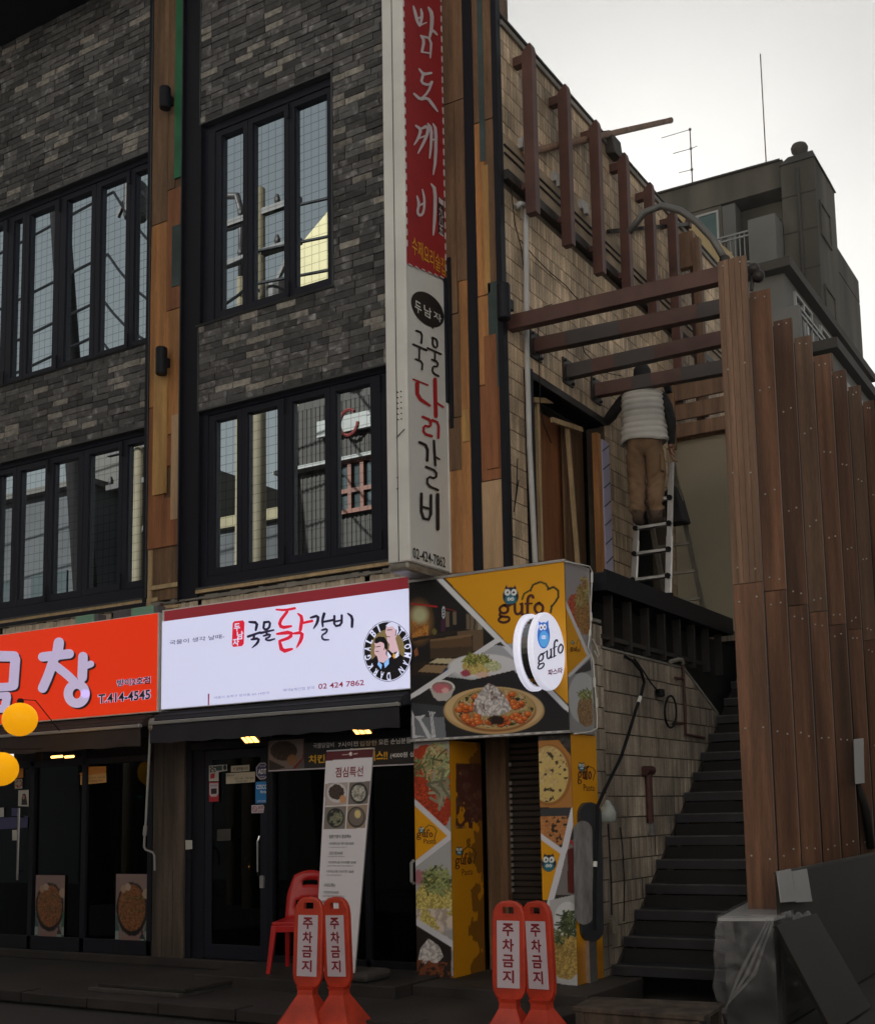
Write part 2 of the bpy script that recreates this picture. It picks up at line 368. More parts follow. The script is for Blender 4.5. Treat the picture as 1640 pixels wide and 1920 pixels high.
M['conc_dark'] = mat('stained_concrete', (.07,.063,.058), .8, var=.35, vs=4, bump=.4, dirt=.4)
M['asphalt'] = mat('asphalt', (.027,.024,.024), .85, var=.3, vs=2, bump=.6, bs=120, fine=.3, fs=200)
M['step_stone'] = mat('dark_step_stone', (.036,.030,.027), .7, var=.35, vs=3, bump=.3, fine=.3, fs=120, dirt=.4)
M['red_steel'] = mat('red_oxide_steel', (.115,.050,.040), .55, var=.25, vs=5, dirt=.25)
M['grey_patch'] = mat('grey_primer', (.072,.060,.058), .6, var=.2)
M['dark_steel'] = mat('dark_steel', (.035,.03,.028), .5, .2, var=.3, vs=5)
M['deck'] = mat('brown_decking', (.205,.098,.054), .6, var=.45, vs=2.5, stretch=(7,7,.35), fine=.3, fs=30, rnd=.28, dirt=.45)
M['deck_b'] = mat('worn_brown_decking', (.215,.125,.078), .65, var=.4, vs=2.5, stretch=(7,7,.35), fine=.3, fs=30, rnd=.2, dirt=.3)
M['screw'] = mat('bright_screw', (.5,.48,.45), .35, .8, var=0)
M['white_paint'] = mat('white_sheet_metal', (.80,.80,.77), .45, var=.1, vs=3, dirt=.12)
M['panel_white'] = mat('white_acrylic_panel', (.74,.76,.74), .4, var=.06, vs=2, dirt=.08)
M['banner_red'] = mat('red_banner_cloth', (.36,.018,.022), .6, var=.15, vs=4)
M['letter_grey'] = mat('pale_lettering', (.62,.55,.58), .6, var=.05)
M['letter_black'] = mat('black_lettering', (.012,.011,.013), .5, var=0)
M['letter_red'] = mat('red_lettering', (.45,.012,.02), .5, var=0)
M['letter_dkred'] = mat('dark_red_lettering', (.25,.008,.02), .5, var=0)
M['letter_yellow'] = mat('yellow_lettering', (.75,.42,.02), .5, var=0)
M['letter_white'] = mat('white_lettering', (.78,.78,.78), .5, var=0)
M['letter_navy'] = mat('navy_lettering', (.025,.02,.055), .5, var=0)
M['lit_white'] = mat('backlit_white_panel', (.55,.56,.68), .4, var=.05, vs=1.5, emit=(.60,.62,.84), es=.50)
M['lit_red'] = mat('backlit_red_panel', (.42,.010,.004), .4, var=.04, emit=(.74,.034,.002), es=.46)
M['lit_letter'] = mat('backlit_pale_lettering', (.5,.45,.6), .4, var=.06, emit=(.42,.36,.55), es=.5)
M['lit_black'] = mat('opaque_black_lettering', (.015,.012,.02), .5, var=0)
M['lit_navy'] = mat('opaque_navy_lettering', (.04,.03,.10), .5, var=0)
M['lit_crimson'] = mat('backlit_crimson_lettering', (.5,.01,.03), .5, var=0, emit=(.62,.012,.035), es=.5)
M['lit_maroon'] = mat('backlit_maroon_lettering', (.2,.01,.03), .5, var=0, emit=(.2,.008,.02), es=.5)
M['lit_olive'] = mat('backlit_olive_print', (.2,.15,.06), .5, var=0, emit=(.14,.10,.04), es=.6)
M['lit_skin'] = mat('backlit_pink_print', (.5,.36,.38), .5, var=0, emit=(.5,.33,.38), es=.6)
M['lit_blue'] = mat('backlit_blue_print', (.2,.4,.7), .5, var=0, emit=(.2,.4,.75), es=.6)
M['lit_gold'] = mat('backlit_gold_print', (.6,.3,.02), .5, var=0, emit=(.6,.3,.02), es=.5)
M['lit_grey'] = mat('backlit_grey_lettering', (.2,.2,.28), .5, var=0, emit=(.16,.16,.24), es=.5)
M['disc_white'] = mat('backlit_white_disc', (.7,.7,.75), .35, var=.03, emit=(.62,.62,.74), es=.5)
M['chrome'] = mat('chrome_band', (.6,.6,.6), .12, 1.0, var=0)
M['orange_plastic'] = mat('orange_red_plastic', (.62,.052,.020), .5, var=.25, vs=7, dirt=.3, bump=.15, bs=25, fine=.15, fs=90)
M['red_plastic'] = mat('red_chair_plastic', (.50,.016,.016), .35, var=.08)
M['sticker'] = mat('pale_sticker', (.60,.52,.58), .5, var=.06)
M['alu'] = mat('aluminium', (.62,.62,.62), .35, .9, var=.15, vs=10)
M['alu_old'] = mat('dull_aluminium', (.28,.26,.22), .5, .6, var=.3, vs=10)
M['awning'] = mat('black_awning_cloth', (.022,.022,.03), .8, var=.2, vs=6)
M['awning_brown'] = mat('dark_brown_awning_cloth', (.04,.028,.024), .8, var=.2, vs=6)
M['rail'] = mat('pale_grey_rail', (.35,.35,.34), .4, .4, var=.1)
M['wood_board'] = mat('dark_weathered_boards', (.10,.075,.056), .75, var=.45, vs=3, stretch=(5,5,.5), fine=.3, dirt=.6)
M['nosing'] = mat('highlight_nosing', (.11,.11,.115), .4, .5, var=.5, vs=8)  # paler than the tread: edge highlight put into its colour
M['yellow'] = mat('yellow_print', (.62,.33,.012), .5, var=.1, dirt=.1)
M['rubber'] = mat('black_cable', (.010,.010,.012), .6, var=.1, spec=.15)
M['black_pole'] = mat('backlit_black_pole', (.010,.009,.009), .8, var=.2, spec=.1)  # black for a backlit pole, its silhouette shade put into the colour
M['pipe_white'] = mat('grey_plastic_pipe', (.46,.46,.46), .45, var=.15)
M['pipe_red'] = mat('rusty_red_pipe', (.065,.022,.018), .6, var=.4, vs=12)
M['beige_wall'] = mat('beige_plaster', (.38,.335,.25), .85, var=.12, vs=1.2, bump=.15, dirt=.15)
M['siding'] = mat('sunlit_yellow_cladding', (.55,.42,.22), .6, var=.2, vs=3, stretch=(12,12,.3))
M['house'] = mat('dull_olive_render', (.165,.15,.122), .85, var=.35, vs=.9, dirt=.4, stretch=(1.6,1.6,.35))
M['house_b'] = mat('grey_render', (.24,.235,.22), .85, var=.2, vs=.6, dirt=.25)
M['slab'] = mat('dark_roof_slab', (.075,.068,.06), .8, var=.25, vs=.8)
M['far_frame'] = mat('pale_window_frame', (.5,.5,.48), .5, var=.1)
M['far_rail'] = mat('grey_balcony_rail', (.36,.36,.35), .5, .3, var=.2)
M['board_dark'] = mat('dark_grey_site_board', (.019,.016,.014), .7, var=.25, vs=2, dirt=.2)
M['polythene'] = mat('milky_polythene', (.34,.34,.355), .22, var=.5, vs=6, alpha=.24, spec=.8)
M['white_sheet'] = mat('white_board', (.34,.34,.35), .6, var=.1)
M['tread'] = mat('stair_tread_plate', (.026,.026,.032), .5, .0, var=.35, vs=6, dirt=.3)
M['bulb'] = mat('glowing_bulb', (1,.6,.2), .3, var=0, emit=(1.0,.42,.10), es=14)
M['lamp_warm'] = mat('warm_lamp_face', (1,.7,.3), .3, var=0, emit=(1.0,.50,.12), es=3.0)
M['lantern'] = bpy.data.materials.new('yellow_lantern_shell'); M['lantern'].use_nodes = True
_n, _l = M['lantern'].node_tree.nodes, M['lantern'].node_tree.links; _b = _n['Principled BSDF']; _b.inputs['Base Color'].default_value = (.75,.40,.01,1); _b.inputs['Roughness'].default_value = .25
_t = _n.new('ShaderNodeBsdfTranslucent'); _t.inputs[0].default_value = (1.0,.60,.02,1); _m = _n.new('ShaderNodeMixShader'); _m.inputs[0].default_value = .75; _l.new(_b.outputs[0], _m.inputs[1]); _l.new(_t.outputs[0], _m.inputs[2]); _l.new(_m.outputs[0], _n['Material Output'].inputs[0])
M['green_led'] = mat('green_led', (.1,.8,.2), .3, var=0, emit=(.05,.9,.2), es=1.5)
M['pole'] = mat('concrete_pole', (.15,.125,.08), .8, var=.2, vs=3)
M['opp_cream'] = mat('dull_cream_eaves', (.20,.17,.10), .8, var=.15)
M['opp_yellow'] = mat('sunny_yellow_wall', (.46,.40,.23), .8, var=.12, vs=.4)
M['opp_dark'] = mat('brown_corrugated_sheet', (.016,.011,.007), .7, var=.3, vs=2, stretch=(3,3,.4))
M['opp_bounce'] = mat('pale_bounce_render', (.72,.70,.66), .85, var=.1, vs=.6)  # pale albedo raised to bounce sunlight onto the facade
M['opp_grey'] = mat('grey_street_wall', (.05,.052,.056), .85, var=.25, vs=.7)
M['opp_orange'] = mat('orange_timber', (.10,.020,.003), .6, var=.2)
M['window_dark'] = mat('far_dark_glass', (.03,.04,.042), .12, var=.2, spec=.8)
M['teal_glass'] = mat('far_teal_glass', (.10,.17,.165), .2, var=.15, spec=.6)
M['glass'] = glass_mat('lattice_window_glass', .82, (.30,.31,.34), grid=.096, gl=.10, gmul=.60)
M['glass_door'] = glass_mat('shop_door_glass', -.014, (.14,.135,.135), ior=1.36)
M['print'] = print_mat(); M['print_matt'] = print_mat('printed_banner', .65)
M['print_lit'] = print_mat('printed_lit_face', .4, .25)
M['vest'] = mat('cream_quilted_nylon', (.66,.64,.60), .7, var=.12, vs=6, bump=.3, bs=20)
M['trouser'] = mat('tan_work_trousers', (.22,.135,.075), .85, var=.35, vs=6, bump=.4, bs=25)
M['sleeve'] = mat('black_sleeve', (.018,.017,.02), .8, var=.2)
M['boot'] = mat('brown_boot', (.10,.065,.045), .7, var=.3)
M['skin'] = mat('skin', (.36,.19,.13), .55, var=.08)
M['glove'] = mat('white_glove', (.6,.6,.58), .8, var=.1)
M['cap'] = mat('black_cap', (.015,.015,.018), .8, var=.2)
M['insulation'] = mat('lilac_insulation_strip', (.42,.40,.56), .7, var=.15, vs=3)
M['mint'] = mat('mint_green_box', (.22,.42,.30), .6, var=.15)
M['hanji'] = mat('grey_box_end', (.13,.12,.13), .7, var=.2)

# ================================================================ setting: ground, kerb plinth
structure(MB().box(-60, 60, -60, 60, -.5, 0).build('street', M['asphalt']))
pl = structure(MB().box(-9, .95, -1.80, .3, -.1, .10).build('pavement', M['step_stone'], bevel=.012))
mb = MB()
for k in range(12): mb.box(-8.9+k*.82, -8.1+k*.82, -1.83, -1.60, .02, .108)
ks = [MB().box(-8.98+k*.83, -8.17+k*.83, -1.85, -1.62, .02, .106+.004*(k % 3)).build('kerb_stone', M['step_stone'], pl, bevel=.008) for k in range(12)]

# ================================================================ the main building
B = thing('commercial_building', 'dark brick two bay shop building with plywood pillars and tiled side wall', 'building', (-4, 0, 0))
XE = -8.6            # the building runs on past the left edge of the frame
# core: floors, back walls, roof; solid and near-black so no light leaks through
core = MB().box(XE, -.55, 1.9, 7.4, 0, 8.7).box(XE, -.02, .02, .3, 3.05, 3.93).box(XE, -.24, .3, 1.9, 3.2, 3.70).box(XE, -.24, .3, 1.9, 6.0, 6.6).box(XE, -.24, .3, 1.9, 8.95, 9.4).box(XE, -.26, .3, 1.9, 2.7, 3.0)
core.box(-4.38, -3.8, .3, 1.9, 0, 8.9).box(-.95, -.55, .34, 1.9, 3.0, 8.9).box(-.55,-.25,.34,2.4,5.72,8.9)
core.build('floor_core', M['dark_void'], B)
# brick areas of the facade: (x0, x1, z0, z1)
areas = {'band_right': (-3.735, -.62, 5.895, 6.815), 'side_right': (-1.93, -.62, 6.815, 9.14), 'top_right': (-3.735, -.62, 9.14, 11.3),
         'band_left': (XE, -4.50, 5.87, 6.80), 'top_left': (XE, -4.50, 9.075, 11.3)}
mort = MB()
for a in areas.values(): mort.box(a[0], a[1], .012, .27, a[2], a[3])
wall = mort.build('brick_wall', M['mortar'], B)
bm_var = []
for k in range(7):                                    # seven slightly different bricks
    r = random.Random(k); bw, bh = .24, .0655; m = bmesh.new()
    bmesh.ops.create_cube(m, size=1); bmesh.ops.subdivide_edges(m, edges=[e for e in m.edges if abs((e.verts[0].co-e.verts[1].co).x) > .5], cuts=2)
    for v in m.verts:
        c = v.co; fr = c.y < 0
        v.co = Vector((c.x*bw + r.uniform(-.003,.003), c.y*.05 + (r.uniform(-.0012,.0012) if fr else 0), c.z*bh + r.uniform(-.0022,.0022)))
    me = bpy.data.meshes.new('brick'); m.to_mesh(me); m.free(); me.materials.append(M['brick_pale'] if k == 6 else M['brick']); bm_var.append(me)
cells = []
for nm, (x0, x1, z0, z1) in areas.items():
    nz = int(round((z1-z0)/.0735)); ph = (z1-z0)/nz
    for j in range(nz):
        zc = z0+(j+.5)*ph; x = x0 - random.choice((0, .083, .166)) - random.uniform(0,.02)
        while x < x1:
            a, b = max(x+.004, x0), min(x+.246, x1)
            if b-a > .04: cells.append((nm, (a+b)/2, zc, b-a))
            x += .25
def seen(c):
    px, py = PR((c[1], 0, c[2])); return -40 < px < 735 and -60 < py < 1300
cells.sort(key=lambda c: (not seen(c), np.linalg.norm(np.array((c[1], 0, c[2]))-CAM)))
far_bricks = MB()
for i, (nm, xc, zc, w) in enumerate(cells):
    k = 6 if random.random() < (.13 if 'band' in nm else .085) else random.randrange(6)
    yj = random.uniform(-.002, .006); rz = random.uniform(-.006, .006)
    if i < 300:
        o = link('brick', bm_var[k], wall); o.location = (xc, .012+yj, zc); o.scale = (w/.24, 1, 1); o.rotation_euler = (0, rz, 0)
        o.parent = wall
    elif seen((nm, xc, zc)) or True:
        j = lambda: random.uniform(-.003, .003); y = -.013+yj; h = .0330
        far_bricks.add([(xc-w/2+j(), y+j(), zc-h+j()), (xc+w/2+j(), y+j(), zc-h+j()), (xc+w/2+j(), y+j(), zc+h+j()), (xc-w/2+j(), y+j(), zc+h+j()),
                        (xc-w/2, .02, zc-h), (xc+w/2, .02, zc-h), (xc+w/2, .02, zc+h), (xc-w/2, .02, zc+h)], [(0,1,2,3),(0,4,5,1),(1,5,6,2),(2,6,7,3),(3,7,4,0)], 1 if k == 6 else 0)
far_bricks.build('brick', [M['brick_joined'], M['brick_pale']], wall, kind='stuff')
# eave over the facade
MB().box(XE, .3, -.62, .3, 11.3, 11.42).box(XE, .3, -.66, -.60, 11.26, 11.5).build('eave', M['black_metal'], B)
# steel trims round the brick bays
tr = MB()
tr.box(-4.505, -4.455, -.035, .05, 3.9, 11.3)                                   # left bay edge
tr.box(-3.975, -3.735, .0, .25, 3.86, 11.3).box(-3.985, -3.972, -.04, .05, 3.86, 11.3)   # dark upright beside the pillar
tr.box(-.045, .012, -.05, .03, 3.72, 11.3)                                      # corner flashing
tr.box(-.365, -.265, -.03, .03, 3.72, 11.3)
tr.box(XE, -4.46, -.03, .03, 3.86, 3.90)
tr.build('steel_trim', M['black_metal'], B)
fl = MB()
for (x0, x1, z) in ((-3.74, -.63, 5.886), (-3.74, -1.93, 9.135), (XE, -4.505, 5.862), (XE, -4.505, 9.068)): fl.box(x0, x1, -.022, .2, z-.012, z+.006)
for (x0, x1, z) in ((-3.77, -1.93, 6.822), (XE, -4.505, 6.805)): fl.box(x0, x1, -.03, .2, z-.006, z+.012)
fl.box(-3.745, -3.733, -.02, .02, 5.886, 6.82).box(-3.745, -3.733, -.02, .02, 9.135, 11.3).box(-1.945, -1.925, -.02, .2, 6.82, 9.135)
fl.box(-4.455, -4.445, -.045, 0, 3.95, 11.3).box(-3.984, -3.974, -.05, -.03, 4.2, 11.3)
fl.build('edge_flashing', M['flash'], B)

# ---- windows: frame > sash, pane
YG = .11
def window(nm, x0, x1, z0, z1, panes, top, bot, recess=.05):
    """panes: pixel x ranges at mid height; top and bot: pane top and bottom heights in metres"""
    fm = MB(); lo, hi = panes[0][0]-.085, panes[-1][1]+.085
    fm.box(x0, lo, recess, .24, z0, z1).box(hi, x1, recess, .24, z0, z1) if hi < x1-.01 else fm.box(x0, lo, recess, .24, z0, z1)
    fm.box(lo, min(hi, x1), recess, .24, top+.07, z1).box(lo, min(hi, x1), recess, .24, z0, bot-.085)
    fr = fm.build(nm, M['frame'], B, bevel=.004)
    n = len(panes)
    for i, (a, b) in enumerate(panes):
        l = lo if i == 0 else (panes[i-1][1]+a)/2+.003; r = hi if i == n-1 else (b+panes[i+1][0])/2-.003
        q = MB().box(l, a, recess+.012, YG+.03, bot-.08, top+.065).box(b, r, recess+.012, YG+.03, bot-.08, top+.065).box(a, b, recess+.012, YG+.03, top, top+.065).box(a, b, recess+.012, YG+.03, bot-.08, bot)
        q.box(a, a+.012, recess+.03, YG+.02, bot, top).box(b-.012, b, recess+.03, YG+.02, bot, top)
        q.build('sash', M['frame'], fr, bevel=.003)
        p = MB().box(a, b, YG, YG+.012, bot, top); p.build('pane', M['glass'], fr)
        if i and i % 2 == (n % 2 == 0):
            for za, zb_ in ((top-.12, top+.05), (bot-.07, bot+.1)): MB().tube([(l, recess-.008, za), (l, recess-.008, zb_)], .011, 8).build('hinge', M['black_metal'], fr)
    MB().box(x0, x1, -.03, .06, z0-.012, z0+.004).build('sill', M['flash'], fr)
    return fr
def panesx(pairs, y):
    return [(PY(a, y, YG)[0], PY(b, y, YG)[0]) for a, b in pairs]
window('window', -3.735, -.62, 3.965, 5.88, panesx([(408,450),(469,526),(553,615),(635,701)], 900) + [(-1.30, -.86)], PY(430,786,YG)[2], PY(430,1063,YG)[2])
window('window', -3.735, -1.945, 6.835, 9.12, panesx([(420.5,461),(479,538),(558,619)], 400), PY(508,224,YG)[2], PY(508,559,YG)[2])
lx = panesx([(4,28),(42,89),(104,152),(171,227),(243,276)], 1000)
window('window', XE, -4.505, 3.95, 5.85, [(lx[0][0]-.62, lx[0][0]-.13), (lx[0][0], lx[0][1])] + lx[1:], PY(65,880,YG)[2], PY(200,1100,YG)[2])
lx = panesx([(31,47),(60,107),(129,176),(193,241),(257,283)], 500)
window('window', XE, -4.505, 6.815, 9.06, [(lx[0][0]-.75, lx[0][0]-.2)] + lx, PY(217,345,YG)[2], PY(85,694,YG)[2])
# pale packing timber under the second floor windows
MB().box(-3.75, -.9, -.02, .06, 3.915, 3.952).box(XE, -4.3, -.02, .06, 3.895, 3.938).build('packing_strip', M['timber'], B)

# ---- tile strip above the shop signs (single tiles), ragged top edge
st = MB().box(XE, -.62, .02, .06, 3.0, 3.86).build('tiled_strip', M['grout'], B)
tv = []
for k in range(4):
    r = random.Random(k+30); q = MB().add([(-.0265,0,-.1),(.0265,0,-.1),(.0265,0,.1+r.uniform(-.004,.004)),(-.0265,0,.1),(-.0265,.02,-.1),(.0265,.02,-.1),(.0265,.02,.1),(-.0265,.02,.1)], [(0,1,2,3),(0,4,5,1),(1,5,6,2),(2,6,7,3),(3,7,4,0)])
    tv.append(q.mesh('tile', M['tile_one']))
x = -7.6; n = 0
while x < -.65:
    for z in (3.755, 3.548):
        if z > 3.7 and random.random() < .06: continue
        o = link('tile', random.choice(tv), st); o.location = (x, .004 + random.uniform(-.003, .003), z + (random.uniform(-.015,.0) if z > 3.7 else 0)); n += 1
    x += .058
# rough mortar edge where tiles were cut away
cr = MB(); x = -7.6
while x < -.7:
    w = random.uniform(.05, .22); h = random.uniform(.0, .045); cr.box(x, x+w*1.02, -.012-random.random()*.012, .05, 3.855-h*.3, 3.872+h*.5); x += w
cr.build('broken_mortar_edge', M['concrete'], B, kind='stuff')

# ---- plywood pillars
def boards(parent, rows, y0=-.03):
    for q, (x0, x1, z0, z1, m, dy) in enumerate(rows):
        MB().box(x0, x1, y0-dy, y0-dy+.018, z0, z1).build('plywood_sheet', M[m], parent, bevel=.002)
MB().box(-4.45, -3.985, -.01, .25, 3.9, 11.3).build('pillar', M['ply_e'], B)
boards(B, [(-4.44,-4.205,8.15,11.3,'ply_e',0), (-4.20,-4.10,8.5,11.3,'ply_e',0), (-4.10,-3.99,8.6,11.28,'green',.008), (-4.20,-3.99,7.1,8.49,'ply_b',0), (-4.12,-4.0,7.35,8.05,'teal',.008),
           (-4.44,-4.205,6.05,8.14,'ply_a',0), (-4.20,-3.99,5.7,7.09,'ply_a',0), (-4.36,-4.16,5.05,6.6,'ply_c',.019), (-4.44,-4.205,5.0,6.04,'ply_b',0), (-4.20,-3.99,5.35,5.69,'ply_b',0), (-4.10,-3.99,4.75,5.9,'ply_d',.008), (-4.44,-3.99,4.47,5.0,'ply_b',.004)])
# open foot of the left pillar: studs and a view of the old tiles
MB().box(-4.43,-4.38,-.03,.02,3.75,4.46).box(-4.40,-3.99,-.035,.0,4.02,4.065).box(-4.40,-4.0,-.02,.02,3.8,3.83).build('stud_frame', M['timber'], B)
MB().box(-4.42,-4.17,.03,.05,3.62,4.46).build('rust_panel', M['pipe_red'], B)
MB().tube([(-4.22,-.03,3.74),(-4.22,-.03,3.86)], .02).build('pipe_stub', M['pipe_red'], B)
for i in range(3):
    for z in (4.10, 4.31): 
        o = link('tile', tv[i], st); o.location = (-4.14+i*.058, .0, z)
boards(B, [(-.60,-.37,8.3,11.3,'ply_e',0), (-.60,-.48,6.2,8.29,'ply_e',0), (-.475,-.37,6.5,8.29,'ply_e',.0), (-.60,-.46,5.2,6.19,'ply_e',0), (-.455,-.37,5.1,6.49,'ply_a',.006), (-.60,-.37,3.74,5.19,'ply_a',0), (-.452,-.375,4.95,5.25,'ply_c',.012), (-.60,-.47,4.7,5.19,'ply_e',.008),
           (-.26,-.05,8.0,11.3,'ply_e',0), (-.20,-.14,7.6,10.6,'teal',.006), (-.26,-.16,6.3,7.99,'ply_a',0), (-.155,-.05,6.3,7.99,'ply_e',0), (-.18,-.12,6.3,7.55,'ply_c',.006), (-.26,-.05,5.45,6.29,'ply_a',0), (-.15,-.05,5.4,6.4,'teal',.006), (-.26,-.05,4.55,5.44,'ply_b',0), (-.20,-.07,4.65,5.9,'ply_b',.012), (-.26,-.05,3.74,4.54,'ply_d',.004)])
MB().box(-.6,-.02,-.01,.25,3.7,11.3).build('pillar', M['ply_e'], B)
MB().box(-.575,-.54,-.05,-.03,5.1,6.75).build('wall_bracket', M['black_metal'], B)

# ---- side wall, x = 0, with the two openings of the staircase landing
sw = MB()
for (y0,y1,z0,z1) in ((.03,.36,3.2,8.94),(.36,2.16,5.63,8.94),(2.16,2.85,3.2,8.94),(2.85,3.9,5.2,8.94),(3.9,7.4,3.2,8.94)): sw.box(-.23,-.014,y0,y1,z0,z1)
side = sw.build('side_wall', M['grout'], B)
tl = MB(); r = random.Random(5)
z = 3.7; ny = 0
def in_open(y, z): return (.36 < y < 2.16 and z < 5.63) or (2.85 < y < 3.9 and z < 5.2) or (y < .48+.05*math.sin(z*9) and 3.6 < z < 5.7 and y > .32)
row = 0
while z < 8.9:
    h = .165; y = .05
    while y < 7.3:
        yc, zc = y+.03, z+h/2
        if not in_open(yc, zc) and not (7.36 < zc < 7.86):
            x = r.uniform(-.0015, .0015)
            tl.add([(x,y,z),(x,y+.052,z),(x,y+.052,z+h-.010),(x,y,z+h-.010),(-.013,y-.001,z-.001),(-.013,y+.053,z-.001),(-.013,y+.053,z+h-.009),(-.013,y-.001,z+h-.009)],[(0,1,2,3),(0,4,5,1),(1,5,6,2),(2,6,7,3),(3,7,4,0)])
        y += .060
    z += h; row += 1
tl.build('wall_tile', M['tile'], side, kind='stuff')
MB().box(-.02,.012,.04,7.3,7.50,7.86).build('plain_band', mat('tan_render_band', (.40,.31,.22), .85, var=.3, vs=4, dirt=.3), side)
MB().box(-.01,.06,.03,7.35,7.395,7.485).build('steel_channel', M['dark_steel'], B)
for z in (7.66, 7.74): MB().tube([(.022,.04,z),(.022,7.3,z)], .010, 8).build('conduit', M['dark_steel'], B)
MB().box(-.24,.03,.03,7.4,8.94,8.99).build('coping', M['concrete'], side)
MB().tube([(.0,.03,9.06),(.0,7.3,9.06)], .018, 8).build('top_rail', M['dark_steel'], B)
for y in np.arange(.6, 7.3, .9): MB().box(-.012,.012,y-.012,y+.012,8.98,9.06).build('rail_post', M['dark_steel'], B)
for (px, py) in ((975,268),(1036,330),(1087,382)):
    q = PX(px, py, 0.0); MB().box(.0,.05,q[1]-.05,q[1]+.05,q[2]-.08,q[2]+.02).box(.05,.09,q[1]-.03,q[1]+.03,q[2]-.14,q[2]-.02).build('lamp_clip', M['pipe_white'], B)
# opening 1: what can be seen inside
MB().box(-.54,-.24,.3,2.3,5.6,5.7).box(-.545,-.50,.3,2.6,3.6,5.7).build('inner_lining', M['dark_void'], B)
MB().box(-.24,.01,.40,2.16,5.63,5.70).build('lintel', M['dark_steel'], B)
for xa, xb, X_, mm in ((1000,1058,-.34,'ply_b'), (1056,1094,-.28,'ply_e')):
    ya, yb = PX(xa,900,X_)[1], PX(xb,900,X_)[1]; MB().box(X_-.015, X_, ya, yb, 3.66, PX((xa+xb)/2, 768, X_)[2]).build('plywood_sheet', M[mm], B)
for a, b, c, d in ((1006,748,1014,1052), (1062,792,1083,1062)): MB().beam(PX(a,b,-.18), PX(c,d,-.18), .045, .035, up=(1,0,0)).build('timber_prop', M['timber'], B)
for a, b, c, d in ((1000,750,1050,753), (1034,787,1090,806)): MB().beam(PX(a,b,-.15), PX(c,d,-.15), .03, .05).build('timber_rail', M['timber'], B)
MB().box(-.2,.03,.36,.47,3.3,5.70).build('steel_column', M['black_metal'], B)
MB().box(-.06,.0,1.93,2.02,3.66,5.5).build('plywood_strip', M['ply_a'], B)
ins = MB().box(-.05,.012,2.03,2.2,3.66,5.45).build('insulation_strip', M['insulation'], B)
for k in range(9): MB().beam((.014,2.03,3.72+k*.2),(.014,2.2,3.82+k*.2),.004,.012).build('printed_line', M['letter_navy'], ins)
# opening 2, behind the ladder
MB().box(-.54,-.24,2.7,2.8,3.6,5.3).build('inner_lining', M['dark_void'], B); MB().box(-.54,-.24,3.9,4.0,3.6,5.3).build('inner_lining', M['dark_void'], B)

# ---- ground floor of the main building
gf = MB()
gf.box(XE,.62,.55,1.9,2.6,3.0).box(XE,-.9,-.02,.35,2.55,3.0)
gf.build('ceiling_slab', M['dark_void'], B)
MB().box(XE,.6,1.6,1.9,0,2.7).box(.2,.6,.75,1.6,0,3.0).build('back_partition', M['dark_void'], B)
MB().box(XE,-.9,-.04,.5,.1,.19).build('threshold', M['step_stone'], B, bevel=.01)
MB().box(XE,.0,.3,1.9,.1,.185).build('shop_floor', M['conc_dark'], B)
for (x0, x1) in ((-4.30,-4.16),(-4.155,-4.02),(-4.015,-3.87)):
    MB().box(x0, x1, -.03-.006*random.random(), .3, .19, 2.75).build('cladding_board', M['wood_board'], B, bevel=.004)
# entrance: frame, door with stickers, fixed glazing
ent = MB().box(-3.87,-3.80,-.01,.12,.19,2.7).box(-2.80,-2.72,-.01,.12,.19,2.7).box(-.98,-.90,-.01,.12,.19,2.7).box(-3.8,-.98,-.01,.12,2.28,2.36).box(-1.62,-1.56,.0,.10,.19,2.28).box(-2.72,-.98,.0,.10,.19,.26).box(-3.8,-3.64,.02,.1,.19,2.28)
ent = ent.build('entrance_frame', M['black_metal'], B, bevel=.005)
door = MB().box(-3.63,-3.54,.02,.07,.20,2.27).box(-2.90,-2.81,.02,.07,.20,2.27).box(-3.54,-2.90,.02,.07,2.18,2.27).box(-3.54,-2.90,.02,.07,.20,.34).build('entrance_door', M['frame'], B, bevel=.004)
MB().box(-3.54,-2.90,.035,.045,.34,2.18).build('door_glass', M['glass_door'], door)
MB().tube([(-2.865,-.03,1.02),(-2.865,-.05,1.06),(-2.865,-.05,1.36),(-2.865,-.03,1.40)], .014, 8).build('door_handle', M['chrome'], door)
MB().box(-2.89,-2.84,-.0,.02,.90,1.02).build('lock_case', M['alu'], door)
MB().box(-2.72,-1.62,.04,.05,.26,2.28).box(-1.56,-.98,.04,.05,.26,2.28).build('shop_glass', M['glass_door'], ent)
# left shop: sliding doors
lf = MB()
for x in (-6.26,-5.42,-4.42,-4.34): lf.box(x,x+.07,.0,.1,.19,2.45)
lf.box(XE,-4.3,.0,.1,2.2,2.27).box(XE,-4.3,.0,.1,.19,.34).box(-7.1,-7.03,.0,.1,.19,2.45)
lf = lf.build('entrance_frame', M['black_metal'], B, bevel=.004)
MB().box(XE,-6.27,.04,.05,.34,2.2).box(-6.19,-5.42,.04,.05,.34,2.2).box(-5.35,-4.42,.04,.05,.34,2.2).build('shop_glass', M['glass_door'], lf)
MB().tube([(-6.36,-.06,.95),(-6.36,-.06,1.75)], .016, 8).beam((-6.36,-.06,1.65),(-6.36,.05,1.65),.015,.015).beam((-6.36,-.06,1.05),(-6.36,.05,1.05),.015,.015).build('door_handle', M['chrome'], lf)
# interior furniture seen as dim shapes: back counter boards
MB().box(-5.6,-4.5,1.2,1.5,.19,1.0).box(-3.5,-1.5,1.25,1.5,.19,1.1).build('counter', M['wood_board'], B)
